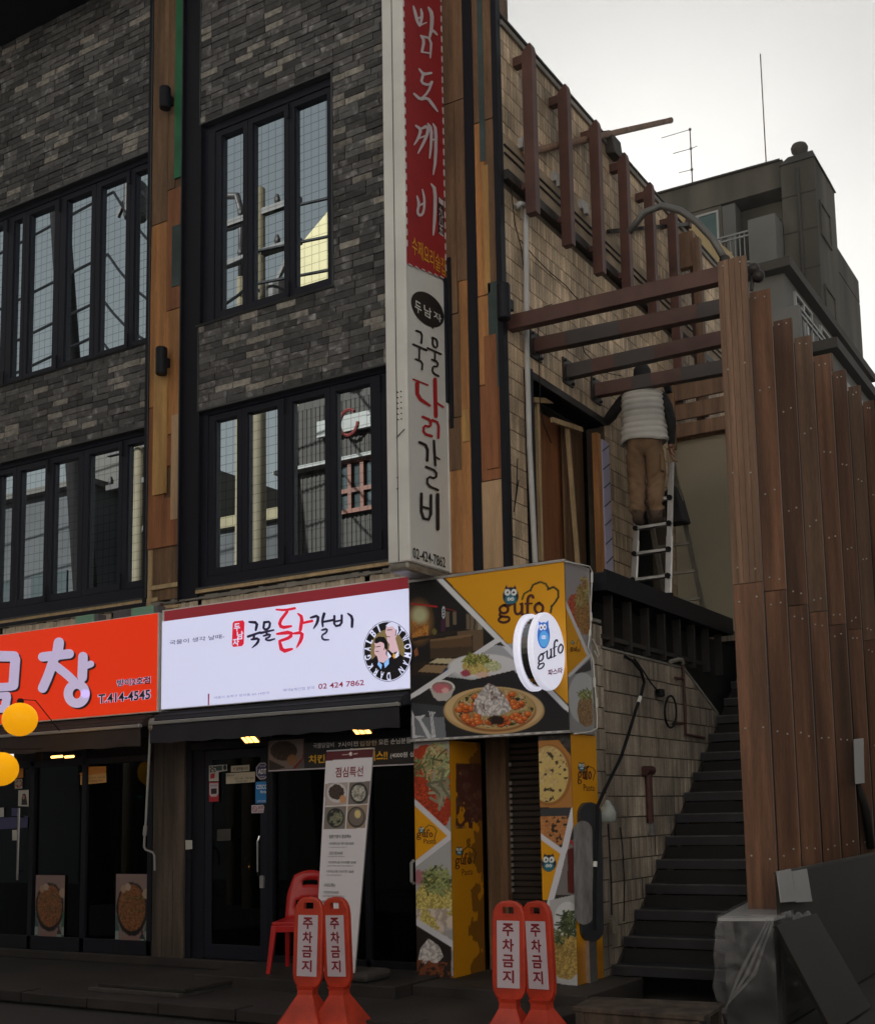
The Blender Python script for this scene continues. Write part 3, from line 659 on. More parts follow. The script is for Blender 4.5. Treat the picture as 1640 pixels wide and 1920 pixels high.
# shutter bay
MB().box(-.92,-.86,-.0,.5,.18,2.3).box(-.50,-.30,.34,.42,.18,2.3).box(.02,.36,.42,.5,.18,2.3).box(-.34,-.26,.28,.36,.18,2.3).build('shutter_frame', M['ply_e'], B)
sh = MB().box(-.26,.34,.40,.42,.18,2.24).build('roller_shutter', M['dark_void'], B)
sl = MB().add([(-.27,.36,-.023),(.36,.36,-.023),(.36,.345,.012),(-.27,.345,.012),(-.27,.375,.022),(.36,.375,.022)], [(0,1,2,3),(3,2,5,4)])
sl = sl.mesh('slat', mat('shutter_slat', (.10,.09,.085), .4, .5, var=.25, vs=8)); ec = MB().box(-.272,-.235,.338,.347,-.02,.012).mesh('slat_end', M['alu'])
for k in range(36):
    o = link('slat', sl, sh); o.location = (0, 0, .22+k*.056)
    if 12 < k < 30 or k % 5 == 2: e = link('slat_end', ec, sh); e.location = o.location

def strokes_k(k, q, S, ls, w, off): strokes(q, S, [None if p is None else (p[0], [x*k for x in p[1]] if isinstance(p[1], list) else p[1]*k) for p in ls], w*k, off)
# ---- stickers and notices on the shop doors (sub-parts of the door)
def flat(name, S, pts, mt, parent, off=.004, **k): return poly(MB(), S, pts, off).build(name, mt, parent, **k)
SD = Surf((0,.02,0), (0,-1,0), 280, 1340, 3.693)
M['st_white'] = mat('white_sticker', (.50,.49,.46), .5, var=.05); M['st_blue'] = mat('blue_sticker', (.02,.19,.50), .45, var=.05); M['st_navy'] = mat('navy_sticker', (.05,.05,.14), .5, var=0)
M['st_cream'] = mat('cream_notice', (.50,.44,.34), .6, var=.06); M['st_red'] = mat('red_sticker', (.40,.02,.03), .5, var=0); M['st_mauve'] = mat('pale_mauve_sticker', (.50,.46,.52), .5, var=0)
s = flat('sticker', SD, [(414,353),(540,345),(540,388),(481,398),(481,460),(414,462)], M['st_white'], door)
q = MB(); poly(q, SD, [(462,356),(505,352),(505,385),(462,388)], .006, 0)
for a, b in ((420,358),(440,357),(420,378),(442,376),(430,368),(450,360),(447,388),(422,390)): poly(q, SD, [(a,b),(a+12,b),(a+12,b+10),(a,b+10)], .006, 1)
poly(q, SD, ell(524,366,12,18), .006, 1); poly(q, SD, [(425,410),(455,405),(452,440),(422,444)], .007, 2)
q.build('sticker_print', [M['teal'], M['letter_black'], M['st_red']], door)
flat('sticker', SD, [(414,468),(481,465),(481,600),(414,605)], M['st_red'], door)
flat('sticker', SD, [(417,476),(478,473),(478,545),(465,566),(430,568),(417,552)], M['st_mauve'], door, .006)
flat('sticker_print', SD, [(428,512),(468,510),(468,548),(428,550)], M['letter_black'], door, .008)
q = MB(); surf_text(q, SD, 'WELCOME', (424,498), (472,484), .008); q.build('sticker_print', M['letter_black'], door)
flat('notice', SD, [(566,356),(694,346),(694,390),(566,398)], M['st_cream'], door)
q = MB(); surf_text(q, SD, '이 밀면됩니다', (580,388), (684,360), .006, bold=.02); q.build('notice_print', M['letter_black'], door)
flat('notice', SD, [(532,406),(733,395),(732,466),(532,480)], M['st_cream'], door)
q = MB(); surf_text(q, SD, '영업시간', (537,428), (590,412), .006, bold=.01); surf_text(q, SD, '오전 11:00 ~ 오후 10:00', (590,452), (722,428), .006); surf_text(q, SD, '일요일 휴무', (600,470), (680,452), .006); q.build('notice_print', M['letter_black'], door)
flat('sticker', SD, [(765,334),(800,332),(824,362),(824,418),(800,446),(765,449),(740,420),(740,364)], M['st_mauve'], door)
flat('sticker', SD, [(767,341),(798,339),(818,366),(818,415),(797,439),(768,442),(746,416),(746,367)], M['st_navy'], door, .006)
q = MB(); surf_text(q, SD, 'ADT', (753,412), (811,374), .008, bold=.03); surf_text(q, SD, '보안시스템', (764,362), (802,350), .008); surf_text(q, SD, '24 HOURS', (764,434), (800,424), .008); q.build('sticker_print', M['letter_white'], door)
flat('sticker', SD, [(735,472),(742,465),(825,461),(825,606),(818,612),(735,616)], M['st_blue'], door)
q = MB(); surf_text(q, SD, 'CESCO', (742,516), (818,483), .006, bold=.02); surf_text(q, SD, 'Members', (770,545), (820,522), .006, bold=.01); surf_text(q, SD, 'SAFETY ZONE', (748,606), (805,592), .006); q.build('sticker_print', M['letter_white'], door)
flat('sticker', SD, [(708,626),(790,624),(797,640),(790,680),(708,682)], M['st_mauve'], door)
q = MB(); strokes(q, SD, [(ell(730,654,15,18,n=16)+[(745,654)],4),([(719,641),(741,667)],4)], 4, .006, 0, False); surf_text(q, SD, '금연', (752,652), (788,632), .006, bold=.02); surf_text(q, SD, 'NO SMOKING', (750,674), (788,662), .006); q.build('sticker_print', M['letter_dkred'], door)
flat('sticker', SD, [(814,624),(824,624),(824,678),(814,680)], M['st_mauve'], door)
flat('sticker', SD, [(250,868),(298,870),(298,930),(252,934)], M['st_white'], B, -.0+.04)
flat('notice', SD, [(470,795),(564,790),(564,870),(470,876)], M['conc_dark'], door)
flat('notice', SD, [(690,985),(786,975),(786,1130),(695,1130)], M['conc_dark'], door, -.4)
# posters and papers on the left shop glass
SL = Surf((0,.03,0), (0,-1,0), 0, 1340, 3.31)
def bowl_poster(x0, y0, x1, y1):
    def fn(x, y):
        P = Paint(x, y, (150,126,122)); w, h = x1-x0, y1-y0; u = lambda a: x0+a*w; v = lambda b: y0+b*h
        P.ell(u(.5), v(.47), .46*w, .36*h, (24,16,14), rag=.05)
        m = np.hypot((x-u(.5))/(.40*w), (y-v(.45))/(.31*h)) < 1; P.noodles(m, (70,36,16), (165,105,58), w*.05, 3)
        P.leaves(m & (y > v(.3)) & (y < v(.6)), 40, w*.05, 4, (25,45,14), (80,110,40))
        P.ell(u(.38), v(.17), .09*w, .05*h, (190,165,150)); P.ell(u(.25), v(.2), .08*w, .05*h, (180,150,120)); P.ell(u(.93), v(.26), .12*w, .07*h, (185,160,140))
        for cx, s, c in ((.05,1,(60,95,95)), (.95,1,(50,105,85)), (.8,.55,(45,45,50))):
            P.poly([(u(cx-.07),v(1.-.28*s)),(u(cx-.03),v(1-.36*s)),(u(cx-.03),v(1-.46*s)),(u(cx+.03),v(1-.46*s)),(u(cx+.03),v(1-.36*s)),(u(cx+.08),v(1-.28*s)),(u(cx+.08),v(.98)),(u(cx-.07),v(.98))], c)
            P.poly([(u(cx-.06),v(1-.24*s)),(u(cx+.06),v(1-.24*s)),(u(cx+.06),v(1-.12*s)),(u(cx-.06),v(1-.12*s))], (150,165,160))
        P.poly([(u(.2),v(.83)),(u(.72),v(.83)),(u(.72),v(.99)),(u(.2),v(.99))], (150,116,110)); return P
    a, b = SL.at(x0, y1, .01), SL.at(x1, y0, .01)
    t = printed('food_poster', SL, (a[0], a[1], a[2]), (b[0]-a[0],0,0), (0,0,b[2]-a[2]), .008, fn, lf, M['print'], .75)
bowl_poster(215, 997, 405, 1418); bowl_poster(715, 990, 925, 1455)
M['amber'] = mat('amber_lit_notice', (.70,.27,.03), .5, var=.1); M['amber_pale'] = mat('pale_amber_lit_notice', (.72,.42,.14), .5, var=.1)  # amber light falling on the sheets is put into their colour
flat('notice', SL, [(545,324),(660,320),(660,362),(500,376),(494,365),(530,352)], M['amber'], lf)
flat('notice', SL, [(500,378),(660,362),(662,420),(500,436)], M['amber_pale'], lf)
q = MB(); surf_text(q, SL, '영업시간 안내', (515,400), (650,384), .006); surf_text(q, SL, '매주 월요일 휴무', (530,418), (640,404), .006); q.build('notice_print', M['letter_black'], lf)
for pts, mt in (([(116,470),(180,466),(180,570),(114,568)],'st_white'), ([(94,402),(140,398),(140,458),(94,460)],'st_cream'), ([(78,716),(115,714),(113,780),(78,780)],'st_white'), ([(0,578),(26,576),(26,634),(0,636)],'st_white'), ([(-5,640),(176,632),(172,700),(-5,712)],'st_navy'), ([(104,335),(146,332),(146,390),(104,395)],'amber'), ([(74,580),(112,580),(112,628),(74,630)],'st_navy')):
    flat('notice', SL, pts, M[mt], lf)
q = MB(); poly(q, SL, [(135,560),(136,520),(142,494),(152,488),(162,496),(168,530),(172,560)], .006); q.build('notice_print', M['letter_black'], lf); q = MB(); poly(q, SL, ell(148,512,8,14), .008); q.build('notice_print', M['skin'], lf)
q = MB()
for a in range(98,136,9):
    for b in range(408,452,9):
        if random.random() < .5: poly(q, SL, [(a,b),(a+8,b),(a+8,b+8),(a,b+8)], .006)
q.build('notice_print', M['letter_dkred'], lf)
o = flat('exit_indicator', SL, [(852,508),(880,506),(884,512),(860,514)], M['green_led'], lf, -.2)
# lit tubes inside the left shop, and the two downlights under the awning
for i, (a, b, c, d, lab) in enumerate(((322,264,388,258,'left of the pair of warm tube lamps inside the orange sign shop'), (406,263,458,259,'right of the pair of warm tube lamps inside the orange sign shop'))):
    p0, p1 = SL.at(a, b, -.35), SL.at(c, d, -.35); t = thing('tube_lamp', lab, 'lamp', p0, 'tube lamps inside the left shop')
    MB().tube([p0, p1], .014, 8).build('glowing_tube', M['lamp_warm'], t); MB().box(p0[0]-.02, p1[0]+.02, p0[1]-.02, p0[1]+.02, p0[2]+.018, p0[2]+.05).build('lamp_housing', M['black_metal'], t)
S6 = Surf((0,-.12,0), (0,-1,0), 480, 1350, 3.37)
for (px, py, lab) in ((467,1384,'small square warm downlight under the awning above the entrance door'), (676,1367,'small square warm downlight under the awning above the black banner')):
    c = PY(px, py, -.30); t = thing('downlight', lab, 'lamp', c, 'downlights under the awning')
    e1, e2 = np.array((1,0,0)), np.array((0,.80,-.60)); e3 = np.array((0,-.60,-.80))
    def slab(hw, hh, d0, d1, ox=0): return MB().hexa([c+e1*(ox+sx*hw)+e2*sy*hh+e3*d0 for sx, sy in ((-1,-1),(1,-1),(1,1),(-1,1))], [c+e1*(ox+sx*hw)+e2*sy*hh+e3*d1 for sx, sy in ((-1,-1),(1,-1),(1,1),(-1,1))])
    slab(.13,.10,-.06,-.002).build('housing', M['black_metal'], t, bevel=.006); slab(.085,.062,-.001,.006).build('lamp_face', M['lamp_warm'], t)
    for dx in (-.03,.03): slab(.004,.062,.0065,.012,dx).build('divider', M['ply_c'], t)
    MB().box(c[0]-.01,c[0]+.01,c[1]+.02,c[1]+.04,c[2]+.03,2.56).build('hanger', M['black_metal'], t)

# ---- things dimly seen behind the entrance glass, and an added lamp for a reflected glow
c = np.array(SD.at(715,1480,-.45)); t = thing('electric_fan', 'pale round electric fan standing dimly behind the entrance door glass', 'fan', (c[0], c[1], .19))
MB().tube([(c[0]+.15*math.cos(a), c[1], c[2]+.15*math.sin(a)) for a in np.linspace(0, 2*math.pi, 25)], .012, 6).tube([(c[0]+.08*math.cos(a), c[1]-.02, c[2]+.08*math.sin(a)) for a in np.linspace(0, 2*math.pi, 19)], .006, 6).build('guard', M['white_paint'], t)
for k in range(3):
    a = k*2.09; MB().prism([(c[0],c[1]+.02,c[2]),(c[0]+.13*math.cos(a-.3),c[1]+.02,c[2]+.13*math.sin(a-.3)),(c[0]+.13*math.cos(a+.3),c[1]+.03,c[2]+.13*math.sin(a+.3))], (0,.006,0)).build('blade', M['pipe_white'], t)
MB().tube([(c[0],c[1]+.05,.24),(c[0],c[1]+.05,c[2])], .018, 8).build('stem', M['pipe_white'], t); MB().lathe([(.15,.195),(.15,.215),(.04,.245)], (c[0],c[1]+.05,0), 18).build('base', M['white_paint'], t)
c = np.array(SD.at(708,1052,-.5)); t = thing('reflection_lamp', 'small orange reflected glow made by an added heater behind the entrance door glass', 'glowlamp', (c[0], c[1], c[2]))
MB().box(c[0]-.10,c[0]+.10,c[1]+.02,c[1]+.06,c[2]-.13,c[2]+.10).build('reflection_lamp_case', M['conc_dark'], t, bevel=.01); MB().tube([(c[0]-.04,c[1]+.01,c[2]),(c[0]+.02,c[1]+.01,c[2])], .010, 8).build('glowing_bar', M['bulb'], t)  # added lamp: glows in place of an orange reflection on the door
# ---- banner above the entrance
t = thing('food_banner', 'black banner with white and yellow lettering hung above the glass shop front', 'banner', S6.at(83,318))
a, b = S6.at(83,318), S6.at(1012,102)
M['banner_black'] = mat('black_banner_cloth', (.02,.02,.022), .6, var=.1)
MB().box(a[0],b[0],-.13,-.123,a[2],b[2]).build('banner_cloth', M['banner_black'], t)
MB().box(a[0],b[0],-.131,-.12,a[2]-.012,a[2]).build('hem', M['st_mauve'], t)
def ban(x, y):
    P = Paint(x, y, (120,108,104)); P.poly([(240,200),(300,130),(310,235),(240,316)], (140,30,34)); P.poly([(83,118),(296,116),(296,236),(228,306),(83,318)], (150,135,128))
    m = np.hypot((x-175)/85, (y-195)/62) < 1; P.noodles(m, (22,16,14), (78,58,48), 12, 3); P.ell(230,252,34,34,(170,120,80)); P.poly([(83,250),(190,300),(120,318),(83,318)], (60,50,46)); return P
c = S6.at(310,118); printed('banner_picture', S6, (a[0],-.134,a[2]), (c[0]-a[0],0,0), (0,0,c[2]-a[2]), .008, ban, t, M['print_matt'], .55)
q = MB(); S6b = Surf((0,-.135,0), (0,-1,0), 480, 1350, 3.37)
surf_text(q, S6b, '7시이전', (520,172), (645,133), .002, bold=.015); surf_text(q, S6b, '모든 손님분들께', (775,158), (1010,108), .002, bold=.015); surf_text(q, S6b, '(4000원 상당)', (848,246), (1045,196), .002, bold=.015); surf_text(q, S6b, '국물닭갈비', (362,180), (492,140), .002)
q.build('lettering', M['letter_white'], t)
q = MB(); surf_text(q, S6b, '입장한', (655,166), (764,127), .002, bold=.02); q.build('lettering', M['st_cream'], t)
q = MB(); surf_text(q, S6b, '치킨가라아게', (332,276), (660,205), .002, bold=.03); surf_text(q, S6b, '서비스!!', (665,262), (830,190), .002, bold=.03); q.build('lettering', M['letter_yellow'], t)

# ================================================================ shop fascia signs
YS = -.30
SO = Surf((0,YS-.006,0), (0,-1,0), 0, 1080, 4.1)
t = thing('shop_sign', 'orange red backlit shop sign with fat pale letters, left of the white sign', 'sign', (-6, 0, 2.7))
MB().box(XE,-3.985,YS+.004,-.02,2.675,3.705).build('sign_case', M['white_paint'], t, bevel=.004)
MB().box(XE,-3.998,YS-.004,YS+.003,2.69,3.695).build('sign_face', M['lit_red'], t)
CH = [([(455,512),(440,610)],80),([(330,622),(535,598)],72),([(415,640),(375,760),(330,862)],74),([(430,690),(520,760),(570,810)],66),([(640,620),(634,780)],74),([(665,690),(700,676)],52),(ell(592,905,66,74,n=20)+[(658,905)],70)]
GP = [([(-60,615),(110,618)],80),([(120,640),(105,840)],76),([(90,850),(-60,860)],64),([(-60,925),(60,915)],50),([(55,930),(38,1025)],66),([(20,1020),(-60,1025)],60)]
sh_ = MB(); [strokes(sh_, SO, [([(x+14,y+12) for x,y in p],w) for p,w in G_], 60, .0045) for G_ in (CH, GP)]; sh_.build('letter_shadow', M['lit_black'], t)
q = MB(); [strokes(q, SO, G_, 60, .011) for G_ in (CH, GP)]; q.build('lettering', M['lit_letter'], t)
q = MB(); surf_text(q, SO, '방이2호점', (902,853), (1157,770), .006, bold=.075, grow=.03); surf_text(q, SO, 'T.414-4545', (758,983), (1157,872), .006, bold=.075, grow=.03); q.build('letter_outline', M['lit_letter'], t)
q = MB(); surf_text(q, SO, '방이2호점', (902,853), (1157,770), .009, bold=.02); surf_text(q, SO, 'T.414-4545', (758,983), (1157,872), .009, bold=.02); q.build('lettering', M['lit_black'], t)

SWt = Surf((0,YS-.006,0), (0,-1,0), 290, 1060, 3.28)
t = thing('shop_sign', 'white backlit shop sign with brush lettering and a round emblem of two men', 'sign', (-2.4, 0, 2.7))
MB().box(-3.94,-.885,YS+.004,-.02,2.69,3.72).build('sign_case', M['white_paint'], t, bevel=.004)
MB().box(-3.93,-.89,YS-.004,YS+.003,2.70,3.60).build('sign_face', M['lit_white'], t)
MB().box(-3.90,-.89,YS-.004,YS+.003,3.602,3.705).build('top_band', mat('maroon_sign_band', (.22,.018,.025), .5, var=.08, emit=(.22,.018,.025), es=.35), t)
q = MB()
strokes_k(1.35, q, SWt, [([(582,348),(632,352),(622,398)],[9,15,10]),([(575,438),(650,412)],[12,10]),([(612,425),(610,448)],11),([(596,456),(642,448),(634,478),(598,508)],[9,13,12,3]),None,
  ([(674,350),(668,396),(704,390),(712,346),(676,350)],11),([(652,416),(732,398)],[12,8]),([(688,404),(690,428)],10),([(670,434),(712,422),(706,442),(676,452),(700,464),(738,452)],[8,11,9,8,10,7]),None,
  ([(960,322),(1006,308),(1002,350),(976,390)],[9,14,13,4]),([(1042,298),(1030,340),(1034,376)],[14,12,8]),([(1036,348),(1098,336)],[10,11]),([(1028,398),(1062,390),(1056,414),(1026,430),(1034,458),(1072,458)],[8,11,9,8,10,5]),None,
  ([(1105,312),(1104,376),(1150,366),(1150,308)],11),([(1106,346),(1148,338)],9),([(1188,296),(1216,318),(1213,378)],[7,14,12])], 11, .004)
q.build('lettering', M['lit_navy'], t)
q = MB()
strokes_k(1.3, q, SWt, [([(748,272),(800,276),(862,264)],[8,12,12]),([(815,285),(765,350),(780,384),(840,374)],[14,16,18,10]),([(880,296),(908,318),(896,396)],[6,18,16]),([(902,356),(968,342)],[12,13]),
  ([(752,422),(842,410),(838,442),(768,466)],[10,20,16,12]),([(768,468),(784,530),(846,514)],[12,22,10]),([(850,420),(908,412),(902,456),(872,508)],[8,18,18,4])], 14, .004)
q.build('lettering', M['lit_crimson'], t)
q = MB(); poly(q, SWt, [(490,344),(545,338),(553,352),(549,482),(538,496),(484,502),(475,488),(480,356)], .004); q.build('red_seal', M['lit_crimson'], t)
q = MB(); surf_text(q, SWt, '두', (488,408), (526,354), .006, bold=.03); surf_text(q, SWt, '남', (506,458), (546,402), .006, bold=.03); surf_text(q, SWt, '자', (480,498), (520,446), .006, bold=.03); q.build('lettering', M['lit_white'], t)
q = MB(); surf_text(q, SWt, '국물이 생각 날때-', (92,490), (430,421), .004, bold=.004); q.build('lettering', M['lit_navy'], t)
q = MB(); surf_text(q, SWt, '서울시 송파구 방이동 63-14번지', (365,822), (705,775), .004); surf_text(q, SWt, '예약&체인점 문의', (790,778), (982,742), .004); q.build('lettering', M['lit_grey'], t)
q = MB(); surf_text(q, SWt, '02 424 7862', (1007,762), (1287,703), .004, bold=.012); poly(q, SWt, [(328,790),(337,789),(335,860),(328,861)]); q.build('lettering', M['lit_maroon'], t)
# emblem
em = MB(); poly(em, SWt, ell(1432,528,150,187,n=48), .004, 0); poly(em, SWt, ell(1432,528,147,184,n=48), .0055, 1); poly(em, SWt, ell(1432,528,143,179,n=48), .007, 0); poly(em, SWt, ell(1432,528,106,133,n=40), .0085, 2)
poly(em, SWt, [(1330,585),(1372,545),(1440,520),(1500,540),(1532,566),(1526,600),(1500,636),(1460,656),(1420,660),(1376,645),(1346,620)], .010, 0)
poly(em, SWt, [(1356,500),(1350,478),(1356,455),(1374,444),(1404,446),(1424,470),(1428,500),(1420,545),(1440,570),(1408,600),(1376,592),(1368,560),(1352,545),(1350,520)], .0115, 3)
poly(em, SWt, [(1352,478),(1354,452),(1376,438),(1410,440),(1432,470),(1432,516),(1418,520),(1410,480),(1388,470),(1366,480)], .013, 0)
poly(em, SWt, [(1422,382),(1432,362),(1462,355),(1488,366),(1496,392),(1488,430),(1480,450),(1494,500),(1500,525),(1462,540),(1440,520),(1444,484),(1430,470),(1426,430),(1418,414)], .0115, 3)
poly(em, SWt, [(1420,372),(1440,354),(1470,350),(1496,370),(1500,408),(1488,430),(1482,396),(1462,374),(1436,380)], .013, 1)
poly(em, SWt, [(1376,590),(1398,612),(1392,640),(1370,610)], .0125, 4); poly(em, SWt, [(1410,604),(1440,566),(1440,606),(1416,632)], .0125, 4)
poly(em, SWt, [(1430,526),(1456,560),(1440,572),(1428,548)], .0125, 1); poly(em, SWt, [(1472,556),(1500,522),(1502,556),(1482,572)], .0125, 1); poly(em, SWt, [(1468,538),(1480,552),(1474,576),(1462,560)], .0135, 5)
strokes(em, SWt, [([(1362,502),(1386,498)],5),([(1358,528),(1376,530)],4),([(1430,398),(1458,396)],5),([(1428,438),(1446,440)],4),([(1408,470),(1416,500),(1408,520)],4),([(1486,396),(1480,432)],4)], 4, .0145, 0)
txt = 'TWOMAN DARKGALBI'
for i, ch in enumerate(txt):
    if ch == ' ': continue
    a = math.radians(-50 + i*19.6); v, f = text_geo(ch, .03); w, h = (24 if ch != 'I' else 9), 40
    pts = []
    for x, y in v:
        lx, ly = (x-.5)*w, (y-.5)*h; r = 124+ly
        an = a + lx/124; pts.append(SWt.at(1432+r*math.cos(an), 528+r*1.255*math.sin(an), .0095))
    em.add(pts, f, 1)
em.build('round_emblem', [M['lit_black'], M['lit_white'], M['lit_olive'], M['lit_skin'], M['lit_blue'], M['lit_gold']], t)

# boxes lying on top of the orange sign
for (x0, x1, m, lab) in ((-5.28,-4.93,'mint','mint green box lying on the orange sign, left of the grey one'), (-4.70,-4.43,'hanji','grey box lying on the orange sign between the two mint boxes'), (-4.43,-4.05,'mint','mint green box at the right end of the orange sign top')):
    t = thing('ballast_box', lab, 'box', (x0, -.15, 3.705), 'boxes lying on the orange sign')
    MB().box(x0, x1-.06, -.26, -.12, 3.706, 3.80).build('box_body', M[m], t, bevel=.015); MB().box(x1-.058, x1-.004, -.25, -.13, 3.712, 3.794).build('end_cap', M['hanji'], t, bevel=.01)

# ---- awnings
def awning(x0, x1, zt, mt, lab, gx):
    t = thing('awning', lab, 'awning', ((x0+x1)/2, -.2, zt))
    n = 10; c = MB(); pr = [(-.16,0),(-.30,-.015),(-.40,-.05),(-.44,-.10),(-.40,-.13),(-.2,-.12),(-.12,-.06)]
    c.add([(x, y, zt+z) for x in (x0, x1) for y, z in pr], [tuple(range(7))[::-1], tuple(range(7, 14))] + [(i, (i+1) % 7, 7+(i+1) % 7, 7+i) for i in range(7)])
    c.build('awning_case', M[mt], t, bevel=.004)
    for k in range(4): MB().box(x0, x1, -.30-.035*k-.008, -.30-.035*k, zt-.018-.017*k, zt-.004-.017*k).build('fabric_fold', M[mt], t)
    MB().box(x0, x1, -.475, -.425, zt-.148, zt-.112).build('front_rail', M['rail'], t, bevel=.008)
    v = MB(); r = random.Random(gx); nx = 60; rows = 5; V = []
    for j in range(rows):
        for i in range(nx+1): V.append((x0+(x1-x0)*i/nx, -.455+.012*math.sin(i*.55+j*.2)*j/rows+r.uniform(-.002,.002), zt-.148-.185*j/(rows-1)+(.006*math.sin(i*.8) if j == rows-1 else 0)))
    v.add(V, [(j*(nx+1)+i, j*(nx+1)+i+1, (j+1)*(nx+1)+i+1, (j+1)*(nx+1)+i) for j in range(rows-1) for i in range(nx)])
    v.build('valance', M[mt], t, smooth=True)
    for x in (x0+.04, x1-.04):
        MB().beam((x,-.05,zt-.09),(x,-.44,zt-.12),.03,.03).build('arm', M['rail'], t)
    return t
awning(-3.93, -.90, 2.675, 'awning', 'black rolled awning with a pale rail below the white sign', 3)
aw = awning(XE, -4.06, 2.66, 'awning_brown', 'dark brown rolled awning with a pale rail below the orange sign', 4)
# crank of the left awning
SA = Surf((0,-.42,0), (0,-1,0), 0, 1340, 3.31)
P_ = lambda x, y: tuple(SA.at(x, y))
t = thing('awning_crank', 'grey crank rod hanging from the end of the dark brown awning', 'crank', P_(936,70))
MB().tube([P_(936,75), P_(905,690)], .012, 8).build('rod', M['rail'], t)
MB().tube([P_(905,690), P_(899,750)], .02, 8).build('grip', M['rail'], t)
MB().tube([P_(899,750), P_(896,820), P_(905,838), P_(950,856), P_(960,875), P_(962,968)], .011, 8).build('handle', M['rail'], t)
c = SA.at(950,55); MB().lathe([(.03,-.09),(.045,-.05),(.045,.02),(.03,.05)], c, 12).build('gear_case', M['alu_old'], t)
MB().tube([tuple(c+np.array((.05+.06*math.cos(a), 0, -.06+.07*math.sin(a)))) for a in np.linspace(0,5.4,14)], .012, 6).build('eye_loop', M['rail'], t)

# ---- lanterns in front of the orange sign
for (px, py, r_, lab) in ((38,1349,31,'round glowing yellow lantern hanging before the orange sign face'), (2,1442,31,'round glowing yellow lantern below the other, cut by the left picture edge')):
    c = PY(px, py, -1.0); r = r_/F_PX*np.linalg.norm(c-CAM)*.96
    t = thing('lantern', lab, 'lantern', c, 'yellow lanterns in front of the left shop')
    MB().sphere(c, r, 24, 16, 1, 1, .98).build('globe', M['lantern'], t, smooth=True)
    MB().lathe([(.03,-.02),(.035,.02),(.02,.04)], (c[0],c[1],c[2]+r), 12).build('cap', M['black_metal'], t)
    ld = bpy.data.lights.new('bulb_light', 'POINT'); ld.energy = .55; ld.color = (1.0, .84, .42); ld.shadow_soft_size = .02
    lo_ = bpy.data.objects.new('bulb_light', ld); COL.objects.link(lo_); lo_.parent = t; lo_.location = (0, 0, r*.14)
    MB().tube([(c[0],c[1],c[2]+r+.03),(c[0]-.02,c[1]+.2,c[2]+r+.035),(c[0]-.04,-.46,min(c[2]+r+.05,2.53))], .005, 6).build('cord', M['rubber'], t)

# ================================================================ projecting sign
XP = -.60
SP3 = Surf((XP,0,0), (1,0,0), 680, 0, 3.557); SP4 = Surf((XP,0,0), (1,0,0), 680, 500, 3.147)
t = thing('projecting_sign', 'tall white projecting light box sign with a red banner over its upper half', 'sign', (-.7, -.35, 3.7))
zb = 3.70
MB().box(-.83,XP-.012,-.70,-.03,zb+.05,11.4).build('sign_case', M['white_paint'], t, bevel=.012)
MB().box(-.718,-.712,-.704,-.698,zb+.06,11.4).build('seam', M['black_metal'], t)
MB().box(-.83,XP-.006,-.71,-.03,zb-.03,zb+.048).build('bottom_tray', M['alu_old'], t, bevel=.03)
MB().box(XP-.011,XP-.003,-.685,-.04,zb+.06,6.50).build('white_panel', M['panel_white'], t)
MB().box(XP-.012,XP+.004,-.70,-.684,zb+.05,11.4).box(XP-.012,XP+.004,-.045,-.03,zb+.05,6.6).build('panel_edge', M['white_paint'], t)
rb = MB().add([(XP+.006,-.69,6.435),(XP+.006,-.035,6.55),(XP+.006,-.035,11.4),(XP+.006,-.69,11.4)], [(0,1,2,3)]).build('red_banner', M['banner_red'], t)
q = MB()
for k in range(44):
    z = 6.6+k*.105; q.box(XP+.004,XP+.012,-.692,-.678,z,z+.06).box(XP+.004,XP+.012,-.047,-.033,z+.03,z+.09)
for k in range(6): q.box(XP+.004,XP+.012,-.66+k*.105,-.61+k*.105,6.44+k*.0185,6.452+k*.0185)
q.build('lacing', M['letter_grey'], t, kind='stuff')
for (z) in (4.9,5.7,8.2,10.2): MB().box(-.76,-.64,-.05,.03,z,z+.08).build('mount', M['dark_steel'], t)
MB().box(-.604,-.575,-.07,-.035,5.35,6.55).build('side_bracket', M['black_metal'], t)
q = MB()
for k in range(12): q.tube([(-.70+(k % 2)*.035,-.712,5.02+(k//2)*.05),(-.70+(k % 2)*.035,-.699,5.02+(k//2)*.05)], .005, 6)
for z in (4.5,4.4): q.tube([(-.715,-.712,z),(-.715,-.699,z)], .006, 6)
q.beam((-.716,-.712,4.86),(-.63,-.712,4.92),.006,.006)
q.build('vent_hole', M['letter_black'], t, kind='stuff')
o_ = .010
q = MB()
